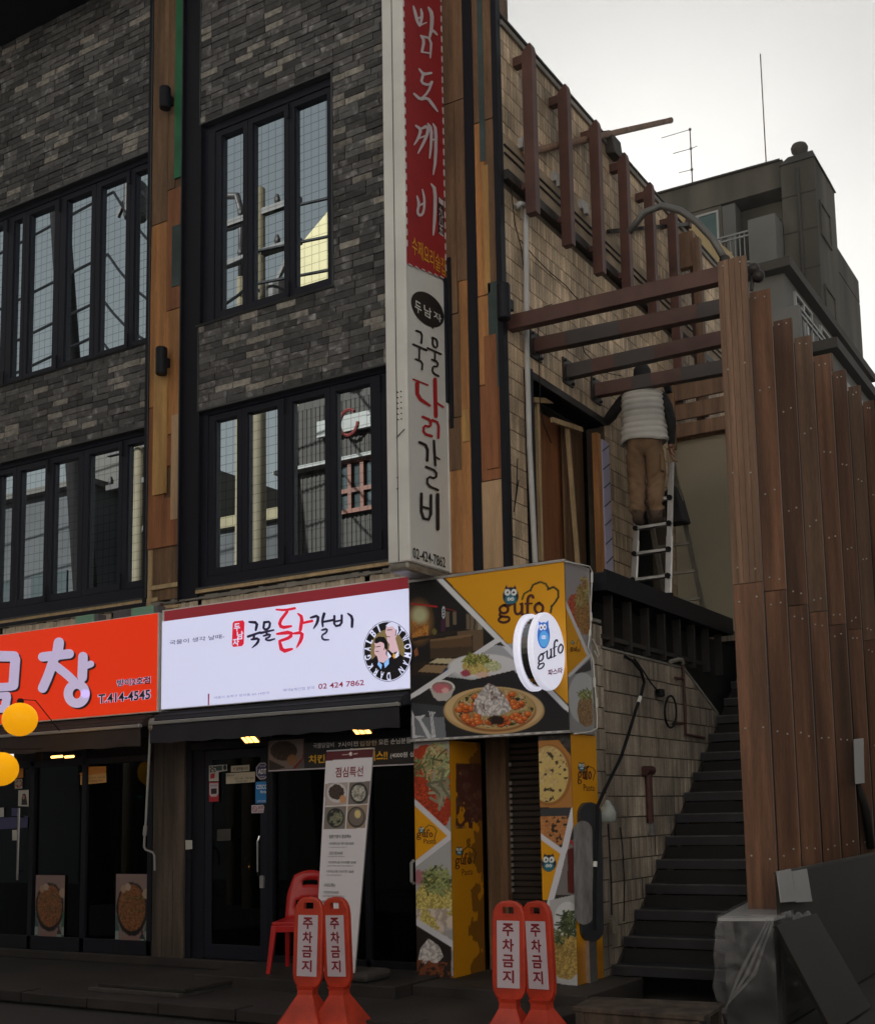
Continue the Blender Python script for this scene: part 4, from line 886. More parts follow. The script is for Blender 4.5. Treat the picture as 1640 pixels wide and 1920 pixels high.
strokes_k(1.35, q, SP3, [([(338,42),(352,92),(362,140),(380,172)],[8,16,14,10]),([(388,60),(396,100),(388,150),(380,174)],[8,16,12,8]),([(362,124),(394,112)],9),([(378,170),(425,150)],[9,5]),
  ([(438,50),(462,90),(460,180),(446,250)],[10,20,18,10]),([(458,195),(478,212),(496,232)],[8,14,8]),([(388,238),(410,270),(394,345)],[10,16,12]),([(392,240),(458,258),(450,384)],[8,14,8]),([(394,346),(452,356)],8),None,
  ([(376,460),(404,496),(458,486)],[8,16,10]),([(402,498),(388,552),(440,568),(460,548)],[14,14,12,14]),([(462,546),(436,615),(384,662)],[12,12,8]),([(342,625),(384,664),(430,650),(466,698),(500,744)],[10,16,14,16,6]),None,
  ([(354,838),(388,862),(372,920),(342,966)],[10,16,14,5]),([(388,860),(432,838),(436,880),(402,960),(368,1022)],[8,18,16,14,6]),([(366,926),(420,904)],8),([(432,822),(458,856),(456,960),(446,1054)],[6,16,14,8]),([(468,824),(488,860),(486,1060),(470,1164)],[6,16,16,6]),([(456,936),(484,926)],8),None,
  ([(362,1308),(376,1362),(362,1418),(384,1442),(408,1412),(412,1330),(398,1264)],[8,14,12,14,12,12,6]),([(374,1372),(412,1352)],10),([(456,1226),(484,1262),(480,1460),(470,1566)],[6,18,16,8])], 14, o_)
q.build('lettering', M['letter_grey'], t)
q = MB(); poly(q, SP3, [(502,1316),(541,1330),(541,1572),(504,1556)], o_); q.build('date_tag', M['letter_black'], t)
q = MB()
for ch, (a, b), (c, d) in (('一',(507,1350),(536,1338)), ('九',(508,1436),(536,1392)), ('八',(508,1496),(536,1456)), ('五',(508,1556),(537,1512))): surf_text(q, SP3, ch, (a,b), (c,d), o_+.003, bold=.01)
q.build('lettering', M['letter_grey'], t)
q = MB(); surf_text(q, SP3, '수제요리술집', (330,1690), (550,1730), o_, bold=.0); q.build('lettering', M['letter_yellow'], t)
q = MB(); poly(q, SP4, [(382+97*math.cos(a), 252+46*math.cos(a)+96*math.sin(a)) for a in np.linspace(0,2*math.pi,40,endpoint=False)], .002); poly(q, SP4, [(382,334),(420,350),(418,370)], .0024); q.build('speech_bubble', M['letter_black'], t)
q = MB(); surf_text(q, SP4, '두', (308,262), (345,218), .006, bold=.012); surf_text(q, SP4, '남', (362,285), (405,250), .006, bold=.012); surf_text(q, SP4, '자', (418,305), (464,288), .006, bold=.012); q.build('lettering', M['panel_white'], t)
q = MB()
strokes_k(1.25, q, SP4, [([(316,378),(350,390),(346,450)],10),([(298,458),(376,493)],10),([(335,478),(333,545)],9),([(312,545),(353,562),(350,606)],9),None,
  ([(412,418),(440,432),(440,482),(412,468),(412,420)],9),([(382,480),(462,516)],9),([(428,500),(425,548)],9),([(408,548),(443,562),(441,592),(413,586),(412,626),(448,646)],9),None,
  ([(335,1036),(384,1058),(380,1144)],13),([(420,1028),(428,1172)],12),([(425,1120),(452,1136)],9),([(374,1180),(436,1208),(433,1250),(382,1238),(380,1290),(444,1318)],11),None,
  ([(346,1340),(346,1482),(402,1496),(402,1350)],14),([(348,1416),(400,1430)],11),([(442,1345),(443,1548)],17)], 10, .003)
q.build('lettering', M['letter_black'], t)
q = MB(); strokes_k(1.15, q, SP4, [([(297,664),(384,698)],8),([(322,690),(322,770),(396,820)],[22,20,12]),([(426,666),(431,882)],20),([(434,802),(474,828)],11),([(354,886),(402,906),(400,946),(360,936),(358,984),(408,1000)],13),([(410,906),(448,920),(446,1010)],13)], 12, .003); q.build('lettering', M['letter_red'], t)
q = MB(); surf_text(q, SP4, '02-424-7862', (297,1718), (487,1716), .003, bold=.012); q.build('lettering', M['letter_black'], t)
# phone line sits level on the face: its top edge is 60 crop pixels up

# ================================================================ yellow restaurant sign box on the corner
SG = Surf((0,YS,0), (0,-1,0), 760, 1040, 4.432)
GX0, GX1, GZ0, GZ1, GY1 = -.882, .675, 2.236, 3.655, .17
def bowl(P, cx, cy, r, seed):
    P.ell(cx, cy, r, r*.75, (225,225,225)); P.ell(cx, cy-r*.12, r*.85, r*.5, (120,100,100))
def paint_front(x, y):
    P = Paint(x, y, (26,25,27))
    # dining room photograph
    P.poly([(40,190),(285,190),(765,700),(45,1180)], (22,20,20))
    P.ell(112,560,95,150,(150,110,60), .9); P.ell(118,500,62,66,(190,190,150), .8); P.poly([(60,600),(180,590),(190,690),(60,705)], (150,90,40))
    P.blobs((x>55)&(x<190)&(y>560)&(y<690), (225,160,70), (120,60,20), 26, .5, 3)
    P.line([(50,408),(140,418),(260,432)], 14, (170,24,30)); P.line([(330,445),(420,470)], 8, (120,24,26))
    for a, b, c in ((335,470,130),(395,470,110),(505,490,130),(540,500,130),(580,530,90)): P.poly([(a,b),(a+30,b+8),(a+28,b+c),(a-2,b+c)], (112,98,80))
    P.ell(316,480,14,52,(200,205,215)); P.ell(316,458,7,10,(40,50,70)); P.ell(316,480,7,10,(40,50,70)); P.ell(316,506,7,10,(40,50,70)); P.poly([(296,540),(330,535),(330,640),(294,640)], (70,30,60))
    P.poly([(430,640),(645,612),(650,790),(560,800),(555,670),(430,672)], (104,84,62)); P.poly([(600,560),(640,560),(640,620),(600,625)], (150,145,130))
    P.poly([(202,702),(548,662),(560,860),(206,866)], (96,72,48)); P.poly([(206,780),(552,762),(556,860),(206,866)], (70,52,36)); P.poly([(202,702),(548,662),(550,680),(204,722)], (128,100,70))
    P.poly([(60,690),(430,630),(430,650),(60,720)], (46,34,28)); P.ell(240,640,20,26,(110,100,50)); P.poly([(70,800),(95,770),(110,830),(80,850)], (150,90,50))
    P.poly([(60,905),(430,850),(560,860),(300,1010),(50,1000)], (40,28,22)); P.poly([(196,900),(262,862),(425,864),(385,908)], (196,186,150)); P.poly([(104,972),(170,914),(352,922),(298,986)], (150,124,92)); P.poly([(298,986),(352,940),(358,960),(310,1000)], (30,80,150))
    # yellow field and white bands
    P.poly([(285,150),(1400,20),(1400,1290),(880,775)], (226,160,16))
    P.poly([(700,740),(900,740),(1010,860),(1000,960),(560,1040),(340,1015)], (176,178,184))
    P.ell(650,935,300,112,(200,202,206), .05); P.ell(650,925,280,98,(222,222,224), .05)
    P.line([(262,180),(1385,1325)], 42, (222,224,230)); P.line([(40,1188),(762,712)], 42, (222,224,230)); P.poly([(742,750),(790,722),(826,762)], (40,36,34))
    m = np.hypot((x-600)/135, (y-915)/92) + .3*(fbm(x/30, y/30, 4)-.5) < .95; P.noodles(m, (150,120,40), (226,206,130), 11, 5); P.leaves(m & (y < 915), 60, 26, 6, (60,74,20), (150,160,80))
    m = np.hypot((x-730)/70, (y-925)/42) + .5*(fbm(x/25, y/25, 7)-.5) < 1; P.noodles(m, (130,150,90), (224,224,180), 9, 8); P.ell(500,985,42,28,(170,70,90), .2, rag=.4); P.ell(640,1000,60,24,(225,190,170), .3, rag=.4)
    # table with pizza
    P.poly([(345,1040),(560,1040),(900,960),(980,1060),(1385,1330),(1385,1480),(45,1540),(45,1200)], (34,33,36))
    P.poly([(45,1330),(320,1330),(340,1540),(45,1540)], (120,124,132)); P.poly([(45,1230),(330,1260),(330,1350),(45,1350)], (64,66,72))
    P.ell(306,1105,104,62,(232,230,228), .05); P.poly([(204,1110),(408,1105),(380,1180),(340,1215),(270,1215),(230,1180)], (196,190,186)); P.ell(306,1100,86,46,(150,120,118)); P.ell(300,1112,70,40,(205,110,120), .2, rag=.4, seed=2); P.ell(330,1130,30,24,(232,180,180), .2, rag=.4, seed=3)
    P.ell(735,1295,418,196,(196,160,108), .03); P.ell(735,1280,405,182,(214,184,134), .03); P.ell(740,1290,346,182,(150,92,50), .04); P.ell(740,1280,336,172,(190,160,100), .05)
    m = np.hypot((x-740)/320, (y-1280)/160) < 1; P.blobs(m, (214,190,130), (120,88,40), 34, .45, 11); P.blobs(m, (60,66,34), (32,28,20), 30, .60, 12); P.blobs(m, (226,206,170), (190,150,100), 24, .62, 13)
    r = np.random.default_rng(4)
    for i in range(54):
        a, d = r.uniform(0,6.28), r.uniform(.45,1); cx, cy = 740+300*d*math.cos(a), 1285+148*d*math.sin(a); s = r.uniform(22,38)
        P.ell(cx, cy+5, s, s*.72, (120,44,16), .2, rag=.25, seed=i); P.ell(cx, cy, s*.92, s*.6, (216,102,36), .25, rag=.3, seed=i); P.ell(cx-s*.2, cy-s*.2, s*.4, s*.22, (240,160,90), .5)
    m = (inpoly(x, y, [(560,1300),(575,1210),(640,1110),(690,1066),(725,1080),(800,1140),(860,1230),(880,1290),(800,1330),(650,1345)])) ; mm = m & (fbm(x/40, y/40, 17) > .18)
    P.put(mm, lin(206,198,196)); P.noodles(mm, (128,118,116), (226,220,216), 24, 18, 1.6); P.blobs(mm, (120,96,90), (150,130,124), 36, .68, 19); P.ell(760,1375,76,40,(44,26,20), .3, rag=.4)
    # cutlery
    for pts in ([(75,1345),(170,1330),(130,1370),(240,1540),(190,1540),(110,1380)], [(190,1300),(250,1310),(228,1350),(252,1520),(222,1520),(206,1350)], [(52,1290),(70,1330),(80,1500),(160,1510),(60,1525)]): P.poly(pts, (206,208,214))
    P.line([(150,1345),(215,1525)], 4, (120,124,130)); P.line([(215,1330),(236,1500)], 4, (120,124,130)); [P.line([(196+k*14,1304),(200+k*12,1340)], 4, (90,94,100)) for k in range(4)]
    # emblem
    owl(P, 873, 345, 1.0); P.line([(968,372),(985,325),(1030,298),(1042,300)], 14, (46,56,26)); P.line([(1035,300),(1060,250),(1120,226),(1165,244),(1190,284),(1182,290)], 16, (38,48,24)); P.line([(1186,286),(1230,268),(1268,300),(1270,350),(1240,400),(1212,430),(1206,480)], 17, (36,46,24))
    return P
M['brown_letter'] = mat('brown_lettering', (.085,.018,.012), .5, var=0)
def gufo(q, S, tr, w, off):
    """the word gufo in slab serif strokes; tr maps unit coordinates (x right, y down, x-height 1) to crop pixels"""
    L = [([(.95,.1),(.5,0),(.12,.25),(.15,.62),(.5,.8),(.85,.62),(.88,.25),(.5,.02)],1.0),([(.78,.10),(1.12,.02)],.8),([(.2,.72),(.08,.98),(.5,1.08),(.95,1.12),(1.0,1.42),(.6,1.62),(.1,1.52),(.02,1.28),(.3,1.06)],.95),
         ([(1.28,.02),(1.5,.02)],.6),([(1.46,.0),(1.46,.7),(1.65,.95),(1.95,.85),(2.1,.6)],1.0),([(1.92,.02),(2.14,.02)],.6),([(2.1,.0),(2.1,.95)],1.05),([(2.08,.97),(2.32,.97)],.6),
         ([(2.58,1.0),(2.58,-.35),(2.72,-.68),(3.0,-.72),(3.08,-.52)],1.05),([(2.36,.02),(2.98,.02)],.6),([(2.38,.98),(2.86,.98)],.6),
         ([(3.6,.0),(3.25,.2),(3.2,.65),(3.55,1.0),(3.9,.8),(3.98,.35),(3.62,.0)],1.0)]
    strokes(q, S, [([tr(a,b) for a, b in p], w*k) for p, k in L], w, off)
t = thing('corner_sign', 'yellow restaurant sign box with food photographs on the building corner', 'sign', ((GX0+GX1)/2, 0, GZ0))
MB().box(GX0+.003,GX1-.004,YS+.004,GY1,GZ0+.003,GZ1-.003).build('sign_case', M['alu_old'], t)
printed('photo_print', SG, (GX0,YS,GZ0), (GX1-GX0,0,0), (0,0,GZ1-GZ0), .0062, paint_front, t, M['print'], 1.12)
q = MB(); gufo(q, SG, lambda a, b: (770+a*94, 418-a*3+b*92-(a > 1.2)*8*a/4), 22, .004); q.build('lettering', M['brown_letter'], t)
tr = MB().box(GX0-.004,GX1+.008,YS-.012,YS+.01,GZ1-.006,GZ1+.016).box(GX0-.004,GX1+.008,YS-.012,YS+.01,GZ0-.018,GZ0+.004).box(GX1-.004,GX1+.010,YS-.008,GY1,GZ1-.006,GZ1+.014).box(GX1-.004,GX1+.01,YS-.01,GY1,GZ0-.018,GZ0+.004).box(GX1-.004,GX1+.012,GY1-.02,GY1,GZ0,GZ1)
tr.build('edge_trim', M['alu'], t)
q = MB()
for k in range(15): MB().box(GX0+.05+k*.1, GX0+.10+k*.1, YS-.016, YS-.011, GZ0-.012, GZ0+.0).build('trim_clip', M['white_paint'], t)
SGs = Surf((GX1,0,0), (1,0,0), 760, 1040, 4.432)
def paint_side(x, y):
    P = Paint(x, y, (150,146,150)); P.poly([(1325,40),(1560,80),(1560,420),(1330,400)], (152,148,152))
    m = np.hypot((x-1420)/95, (y-470)/150)+.3*(fbm(x/30,y/30,3)-.5) < 1; P.noodles(m, (110,34,24), (206,92,60), 13, 4)
    m = np.hypot((x-1500)/95, (y-430)/230)+.35*(fbm(x/30,y/30,5)-.5) < 1; P.noodles(m, (70,40,24), (176,130,70), 12, 6); P.leaves(m & (y < 430), 40, 26, 3, (110,105,60), (190,180,120))
    P.poly([(1325,380),(1515,835),(1360,1010),(1300,1010),(1300,380)], (222,156,16)); P.line([(1325,395),(1520,840)], 26, (214,214,220)); P.line([(1360,1005),(1530,835)], 26, (214,214,220))
    P.poly([(1365,1020),(1540,850),(1600,900),(1600,1480),(1375,1480)], (150,150,154)); P.poly([(1400,990),(1530,870),(1545,960),(1480,980)], (60,60,64)); P.ell(1470,1190,118,210,(190,192,196), .05)
    m = np.hypot((x-1505)/80, (y-1300)/130)+.3*(fbm(x/30,y/30,8)-.5) < 1; P.noodles(m, (70,48,34), (170,136,96), 12, 9); P.leaves((np.hypot((x-1495)/50,(y-1165)/40) < 1), 30, 30, 5, (70,80,40), (170,175,110))
    owl(P, 1388, 732, .22); P.line([(1420,745),(1424,722),(1440,705),(1455,722),(1452,760),(1448,800)], 4, (120,70,20)); return P
printed('photo_print', SGs, (GX1+.006,YS,GZ0), (0,GY1-YS,0), (0,0,GZ1-GZ0), .0062, paint_side, t, M['print'], 1.12)
q = MB(); gufo(q, SGs, lambda a, b: (1370+a*18, 768+a*4+b*22), 4.5, .010); q.build('lettering', M['brown_letter'], t)
# lead along the side edge of the sign
t = thing('sign_lead', 'white lead with connectors running down the right edge of the yellow sign', 'cable', (GX1+.02, GY1, 3.6))
pts = [SGs.at(*c, .03) for c in ((1330,58),(1470,85),(1530,100),(1548,140),(1546,250),(1538,420),(1540,560),(1528,680),(1515,770),(1545,830),(1560,880),(1566,1000),(1578,1150),(1590,1330),(1590,1440),(1540,1470),(1400,1490))]
MB().tube(pts, .006, 6).build('cord', M['white_paint'], t)
MB().tube([SGs.at(*c, .03) for c in ((1555,700),(1585,760),(1605,830),(1595,850),(1570,800))], .006, 6).build('cord', M['white_paint'], t)
for a, b in (((1547,150),(1546,230)), ((1539,480),(1540,550)), ((1534,630),(1528,680)), ((1567,1020),(1570,1100)), ((1584,1190),(1588,1270))): MB().tube([SGs.at(*a,.03), SGs.at(*b,.03)], .012, 8).build('connector', M['white_paint'], t)

# round double-faced light sign
t = thing('round_sign', 'round white backlit sign with a blue owl projecting in front of the yellow sign', 'sign', PY(1015,1220,-.55))
nrm = np.array((.9986,.052,0)); nrm /= np.linalg.norm(nrm); cF = PY(1030,1221,-.62)
tx = np.array((-.052,.9986,0)); tx /= np.linalg.norm(tx); R = .315
def ringprof(c, n_, r0, prof, mt, nm):
    q = MB(); n = 40; v = []
    for r, d in prof:
        for j in range(n):
            a = 2*math.pi*j/n; v.append(c + n_*d + tx*math.cos(a)*r + np.array((0,0,1))*math.sin(a)*r)
    k = len(prof); q.add(v, [(i*n+j, i*n+(j+1) % n, (i+1)*n+(j+1) % n, (i+1)*n+j) for i in range(k-1) for j in range(n)] + [tuple(range(n))[::-1], tuple((k-1)*n+j for j in range(n))])
    return q.build(nm, mt, t, smooth=False)
ringprof(cF, nrm, R, [(R*.95,-.055),(R,-.045),(R,-.012),(R*.97,.0)], M['disc_white'], 'front_disc')
ringprof(cF, nrm, R, [(R*.90,-.125),(R*.90,-.056)], M['chrome'], 'chrome_band')
ringprof(cF, nrm, R, [(R*.96,-.18),(R,-.17),(R,-.135),(R*.95,-.126)], M['disc_white'], 'rear_disc')
pc = cF - nrm*.09; MB().tube([pc+tx*R*.8, pc+tx*(R*.8+.22)], .018, 8).build('mounting_arm', M['chrome'], t)
SR = Surf(cF, nrm, 760, 1040, 4.432)
q = MB(); bl, bl2, ye = 1, 2, 3
poly(q, SR, ell(1147,670,52,110,n=30), .003, 0); poly(q, SR, [(1104,590),(1108,552),(1135,572)], .003, 0); poly(q, SR, [(1160,570),(1185,545),(1188,600)], .003, 0); poly(q, SR, ell(1150,700,40,68,n=24), .005, 1)
for cx, cy in ((1126,604),(1155,600)): poly(q, SR, ell(cx,cy,15,26,n=18), .007, 2); poly(q, SR, ell(cx+1,cy+2,6,11,n=12), .009, 3)
for cx in (1140,1156): poly(q, SR, ell(cx,686,10,16,n=14), .007, 2); poly(q, SR, ell(cx,686,4,7,n=10), .009, 0)
q.build('owl_emblem', [mat('backlit_deep_blue', (.03,.13,.42), .5, var=0, emit=(.03,.12,.42), es=.5), mat('backlit_sky_blue', (.09,.32,.66), .5, var=0, emit=(.08,.30,.62), es=.5), M['disc_white'], M['letter_navy']], t)
q = MB(); gufo(q, SR, lambda a, b: (1098+a*53, 838-a*26+b*76), 13, .004); q.build('lettering', M['letter_navy'], t)
q = MB(); put_text(q, '파스타', SR.at(1182,1008,.004), SR.at(1304,945,.004), bold=.03, vec=(SR.at(1304,985,.004)-SR.at(1182,1008,.004), SR.at(1182,955,.004)-SR.at(1182,1008,.004))); q.build('lettering', mat('magenta_lettering', (.30,.015,.11), .5, var=0), t)

# printed door posts below the sign
S7 = Surf((0,-.25,0), (0,-1,0), 760, 1370, 3.492); S7y = Surf((-.515,0,0), (1,0,0), 760, 1370, 3.492); S7r = Surf((.662,0,0), (1,0,0), 760, 1370, 3.492)
def logo(P, x, y, s, c=(40,20,14), c2=(70,66,30)):
    P.line([(x+40*s,y-10*s),(x+50*s,y-60*s),(x+80*s,y-85*s),(x+120*s,y-70*s),(x+140*s,y-40*s),(x+128*s,y),(x+122*s,y+30*s)], 7*s, c2)
def paint_left(x, y):
    P = Paint(x, y, (160,158,158)); m = (y < 620) & (np.hypot((x-170)/190, (y-370)/280)+.25*(fbm(x/40,y/40,2)-.5) < 1)
    P.noodles(m, (96,24,14), (206,78,42), 17, 3); P.blobs(m, (190,70,36), (130,34,20), 40, .55, 4); m2 = np.hypot((x-200)/90, (y-220)/140)+.3*(fbm(x/30,y/30,6)-.5) < 1; P.noodles(m2, (110,80,50), (206,180,130), 12, 7); P.leaves(m2 | (np.hypot((x-130)/80,(y-240)/70) < 1), 60, 34, 3, (56,70,34), (190,200,150)); P.leaves(np.hypot((x-225)/40,(y-400)/90) < 1, 16, 60, 9, (90,90,70), (170,165,140))
    P.poly([(40,465),(290,690),(40,880)], (224,156,14)); P.line([(30,440),(300,690)], 34, (212,212,220)); P.line([(30,900),(300,690)], 34, (212,212,220))
    P.poly([(40,920),(300,715),(300,1310),(40,1310)], (172,172,174)); m = np.hypot((x-200)/135, (y-1130)/180)+.2*(fbm(x/40,y/40,9)-.5) < 1; P.noodles(m, (120,100,44), (222,206,120), 15, 10); m = (y > 1165) & (y < 1345+(x-40)*.4); P.noodles(m & (fbm(x/60,y/60,1) > .42), (150,130,120), (214,200,186), 26, 11, 1.2); P.ell(90,960,46,46,(170,110,120), .3, rag=.4); P.leaves(np.hypot((x-205)/90,(y-985)/80) < 1, 80, 36, 12, (58,68,34), (176,184,120))
    P.poly([(40,1225),(300,1395),(300,1640),(40,1640)], (40,32,30)); P.line([(30,1225),(310,1400)], 40, (206,206,214)); m = inpoly(x, y, [(80,1510),(100,1420),(150,1360),(220,1410),(250,1480),(210,1520),(140,1530)]); P.noodles(m, (128,120,120), (214,208,206), 20, 13, 1.4)
    P.blobs((y > 1500), (150,84,50), (60,36,26), 26, .45, 14); owl(P, 104, 650, .26); logo(P, 85, 690, .85); return P
def paint_lefty(x, y):
    P = Paint(x, y, (206,140,12)); P.put(fbm(x/50, y/120, 3)*np.clip((x-330)/160,0,1) > .34, lin(96,60,22), .75)
    m = (x > 330) & (y > 215) & (y < 640) & (fbm(x/45, y/70, 5) > .30+.25*np.clip((y-480)/150,0,1)); P.put(m, lin(84,44,36)); P.blobs(m, (120,84,70), (60,30,24), 40, .58, 6)
    owl(P, 352, 790, .36); logo(P, 330, 840, .95, c2=(60,52,22)); return P
def paint_right(x, y):
    P = Paint(x, y, (44,40,38)); P.blobs(y < 110, (84,80,80), (30,28,28), 30, .5, 1); P.poly([(860,70),(1000,60),(1095,180),(1095,510),(860,500)], (176,120,60)); P.ell(940,290,145,200,(150,98,46), .03); P.ell(935,285,130,185,(206,180,110), .05)
    m = np.hypot((x-935)/128, (y-285)/182) < 1; P.blobs(m, (224,206,150), (170,128,66), 30, .5, 2); P.blobs(m, (50,40,26), (80,60,40), 26, .66, 3)
    P.poly([(860,515),(1095,500),(1095,600),(860,600)], (56,58,62)); m = (y > 560) & (y < 790) & (x < 1075); P.blobs(m, (206,150,90), (150,80,44), 26, .3, 4); P.blobs(m, (60,40,30), (40,30,24), 22, .66, 5)
    P.poly([(865,690),(1030,805),(940,1110),(865,1110)], (222,156,14)); P.line([(860,675),(1035,800)], 34, (212,212,220)); P.line([(1100,520),(1035,800),(945,1130)], 40, (212,212,220))
    P.poly([(1050,800),(1100,700),(1110,1080),(985,1075)], (120,116,116)); P.poly([(1058,780),(1105,760),(1105,1070),(1062,1060)], (90,30,24)); P.line([(1080,720),(1100,750)], 14, (170,30,30))
    P.poly([(945,1110),(1120,1070),(1125,1680),(930,1640)], (178,178,180)); P.ell(1060,1250,90,130,(205,206,208)); m = np.hypot((x-1050)/110, (y-1480)/150)+.25*(fbm(x/40,y/40,7)-.5) < 1; P.noodles(m, (96,74,36), (190,160,90), 15, 8); P.leaves(np.hypot((x-1075)/60,(y-1260)/80) < 1, 60, 34, 10, (34,44,28), (100,112,70)); P.leaves(np.hypot((x-990)/40,(y-1350)/40) < 1, 24, 30, 11, (60,70,40), (140,150,100))
    owl(P, 937, 868, .72); return P
def paint_righty(x, y):
    P = Paint(x, y, (222,152,12)); P.put(np.clip((y-1350)/100,0,1), lin(170,112,14)); owl(P, 1152, 238, .36); logo(P, 1130, 300, .8, c2=(60,52,22)); return P
z0, z1 = .185, 2.215
t = thing('door_post', 'printed shopfront post with pasta photographs and a yellow return, left of the shutter', 'post', (-.7, -.1, .185))
MB().box(-.888,-.52,-.246,.28,z0,z1).build('post_box', M['ply_e'], t)
printed('photo_print', S7, (-.89,-.25,z0), (.372,0,0), (0,0,z1-z0), .0062, paint_left, t, M['print'], 1.12)
printed('yellow_print', S7y, (-.515,-.249,z0), (0,.53,0), (0,0,z1-z0), .0062, paint_lefty, t, M['print'], 1.12)
q = MB(); gufo(q, S7, lambda a, b: (74+a*26, 668+b*28), 6, .003); surf_text(q, S7, 'Pasta', (120,740), (200,706), .003); q.build('lettering', M['brown_letter'], t)
q = MB(); gufo(q, S7y, lambda a, b: (327+a*25, 838-a*2+b*42), 7, .003); surf_text(q, S7y, 'Pasta', (370,950), (440,900), .003); q.build('lettering', M['brown_letter'], t)
MB().tube([(-.896,-.27,.98),(-.90,-.30,1.0),(-.90,-.30,1.16),(-.896,-.27,1.18)], .014, 8).build('pull_handle', M['rail'], t)
t = thing('door_post', 'printed shopfront post with pizza photographs and a yellow return, right of the shutter', 'post', (.5, -.1, .185))
MB().box(.362,.657,-.246,.25,z0,z1).build('post_box', M['ply_e'], t)
printed('photo_print', S7, (.36,-.25,z0), (.30,0,0), (0,0,z1-z0), .0062, paint_right, t, M['print'], 1.12)
printed('yellow_print', S7r, (.662,-.249,z0), (0,.49,0), (0,0,z1-z0), .0062, paint_righty, t, M['print'], 1.12)
q = MB(); gufo(q, S7r, lambda a, b: (1128+a*22, 268+b*50), 7, .003); surf_text(q, S7r, 'Pasta', (1165,395), (1236,352), .003); q.build('lettering', M['brown_letter'], t)
# oval menu board in front of that post
SV = Surf((.70,0,0), (1,-.18,0), 760, 1370, 3.492)
t = thing('oval_board', 'tall oval black rimmed menu board standing against the right yellow post', 'sign', SV.at(1190,1600))
def oval(S, cx, y0, y1, r, tilt, off):
    pts = [(cx+r*math.cos(a), y0+r*1.15+r*1.15*math.sin(a)) for a in np.linspace(math.pi, 2*math.pi, 14)] + [(cx+tilt+r*math.cos(a), y1-r*1.15+r*1.15*math.sin(a)) for a in np.linspace(0, math.pi, 14)]
    return [S.at(*p, off) for p in pts]
M['rim'] = mat('charcoal_rim', (.035,.038,.045), .45, var=.2, vs=8)
MB().prism(oval(SV,1166,470,1378,72,14,-.05), np.array(SV.n)*.07).build('rim', M['rim'], t)
def ovl(x, y):
    P = Paint(x, y, (100,98,98)); P.blobs(x > 0, (112,110,110), (86,84,84), 60, .4, 3); m = np.hypot((x-1165)/46, (y-860)/200) + .3*(fbm(x/30,y/30,2)-.5) < 1; P.noodles(m, (78,64,60), (136,126,120), 18, 3, 1.4); return P
pf = MB(); pts = oval(SV,1160,590,1270,62,8,.024); pf.add(pts, [tuple(range(len(pts)))]); 
M['ovalface'] = mat('grey_food_print', (.36,.345,.345), .4, var=.5, vs=9, stretch=(1,1,.35), fine=.3, fs=30, dirt=.35)
pf.build('picture_face', M['ovalface'], t)
a = SV.at(1210,1360,-.02); MB().box(a[0]-.02,a[0]+.02,a[1]-.07,a[1]+.07,.185,a[2]+.02).build('stand', M['alu'], t)

# ================================================================ tiled stair wall, stairs, landing
XW = .65
t = thing('stair_wall', 'low beige tiled wall beside the outside staircase', 'wall', (XW, .5, .18))
prof = [(.24,.1),(.24,3.22),(.42,3.22),(.42,3.0),(2.43,3.0),(3.44,2.58),(3.9,2.4),(3.9,.1)]
MB().prism([(XW-.2,y,z) for y,z in prof], (.186,0,0)).build('wall_core', M['grout'], t)
q = MB(); r = random.Random(9); z = 2.995
def top_at(y): return 3.22 if y < .42 else (3.0 if y < 2.43 else 3.0-.42*(y-2.43)/1.01)
def stair_at(y): return .275+.208*((y-.36)/.267)-.35
while z > .2:
    h = .186; y = .24
    while y < 3.5:
        w = .057; sag = (.03 if y < .43 else 0)
        zt = min(z+sag, top_at(y)); zb_ = z-h+.012+sag
        if zt-zb_ > .03 and zt > stair_at(y) and not (r.random() < .02 and z < 2):
            x = XW+r.uniform(-.003,.002); g = .0048
            q.add([(x,y+g,zb_),(x,y+w-g,zb_),(x,y+w-g,zt),(x,y+g,zt),(x-.02,y,zb_),(x-.02,y+w,zb_),(x-.02,y+w,zt),(x-.02,y,zt)],[(0,1,2,3),(0,4,5,1),(1,5,6,2),(2,6,7,3),(3,7,4,0)])
        y += w
    z -= h
y = .24
while y < .42:
    q.add([(XW,y+.0025,3.03),(XW,y+.0425,3.03),(XW,y+.0425,3.20),(XW,y+.0025,3.20),(XW-.02,y,3.03),(XW-.02,y+.045,3.03),(XW-.02,y+.045,3.2),(XW-.02,y,3.2)],[(0,1,2,3),(0,4,5,1),(1,5,6,2),(2,6,7,3),(3,7,4,0)]); y += .045
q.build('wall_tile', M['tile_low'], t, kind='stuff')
MB().box(XW-.21,XW+.012,.23,.43,3.22,3.25).box(XW-.21,XW+.01,.43,2.43,3.0,3.02).prism([(XW-.2,2.43,3.0),(XW-.2,2.43,3.03),(XW-.2,3.44,2.61),(XW-.2,3.44,2.58)], (.21,0,0)).build('coping', M['concrete'], t)
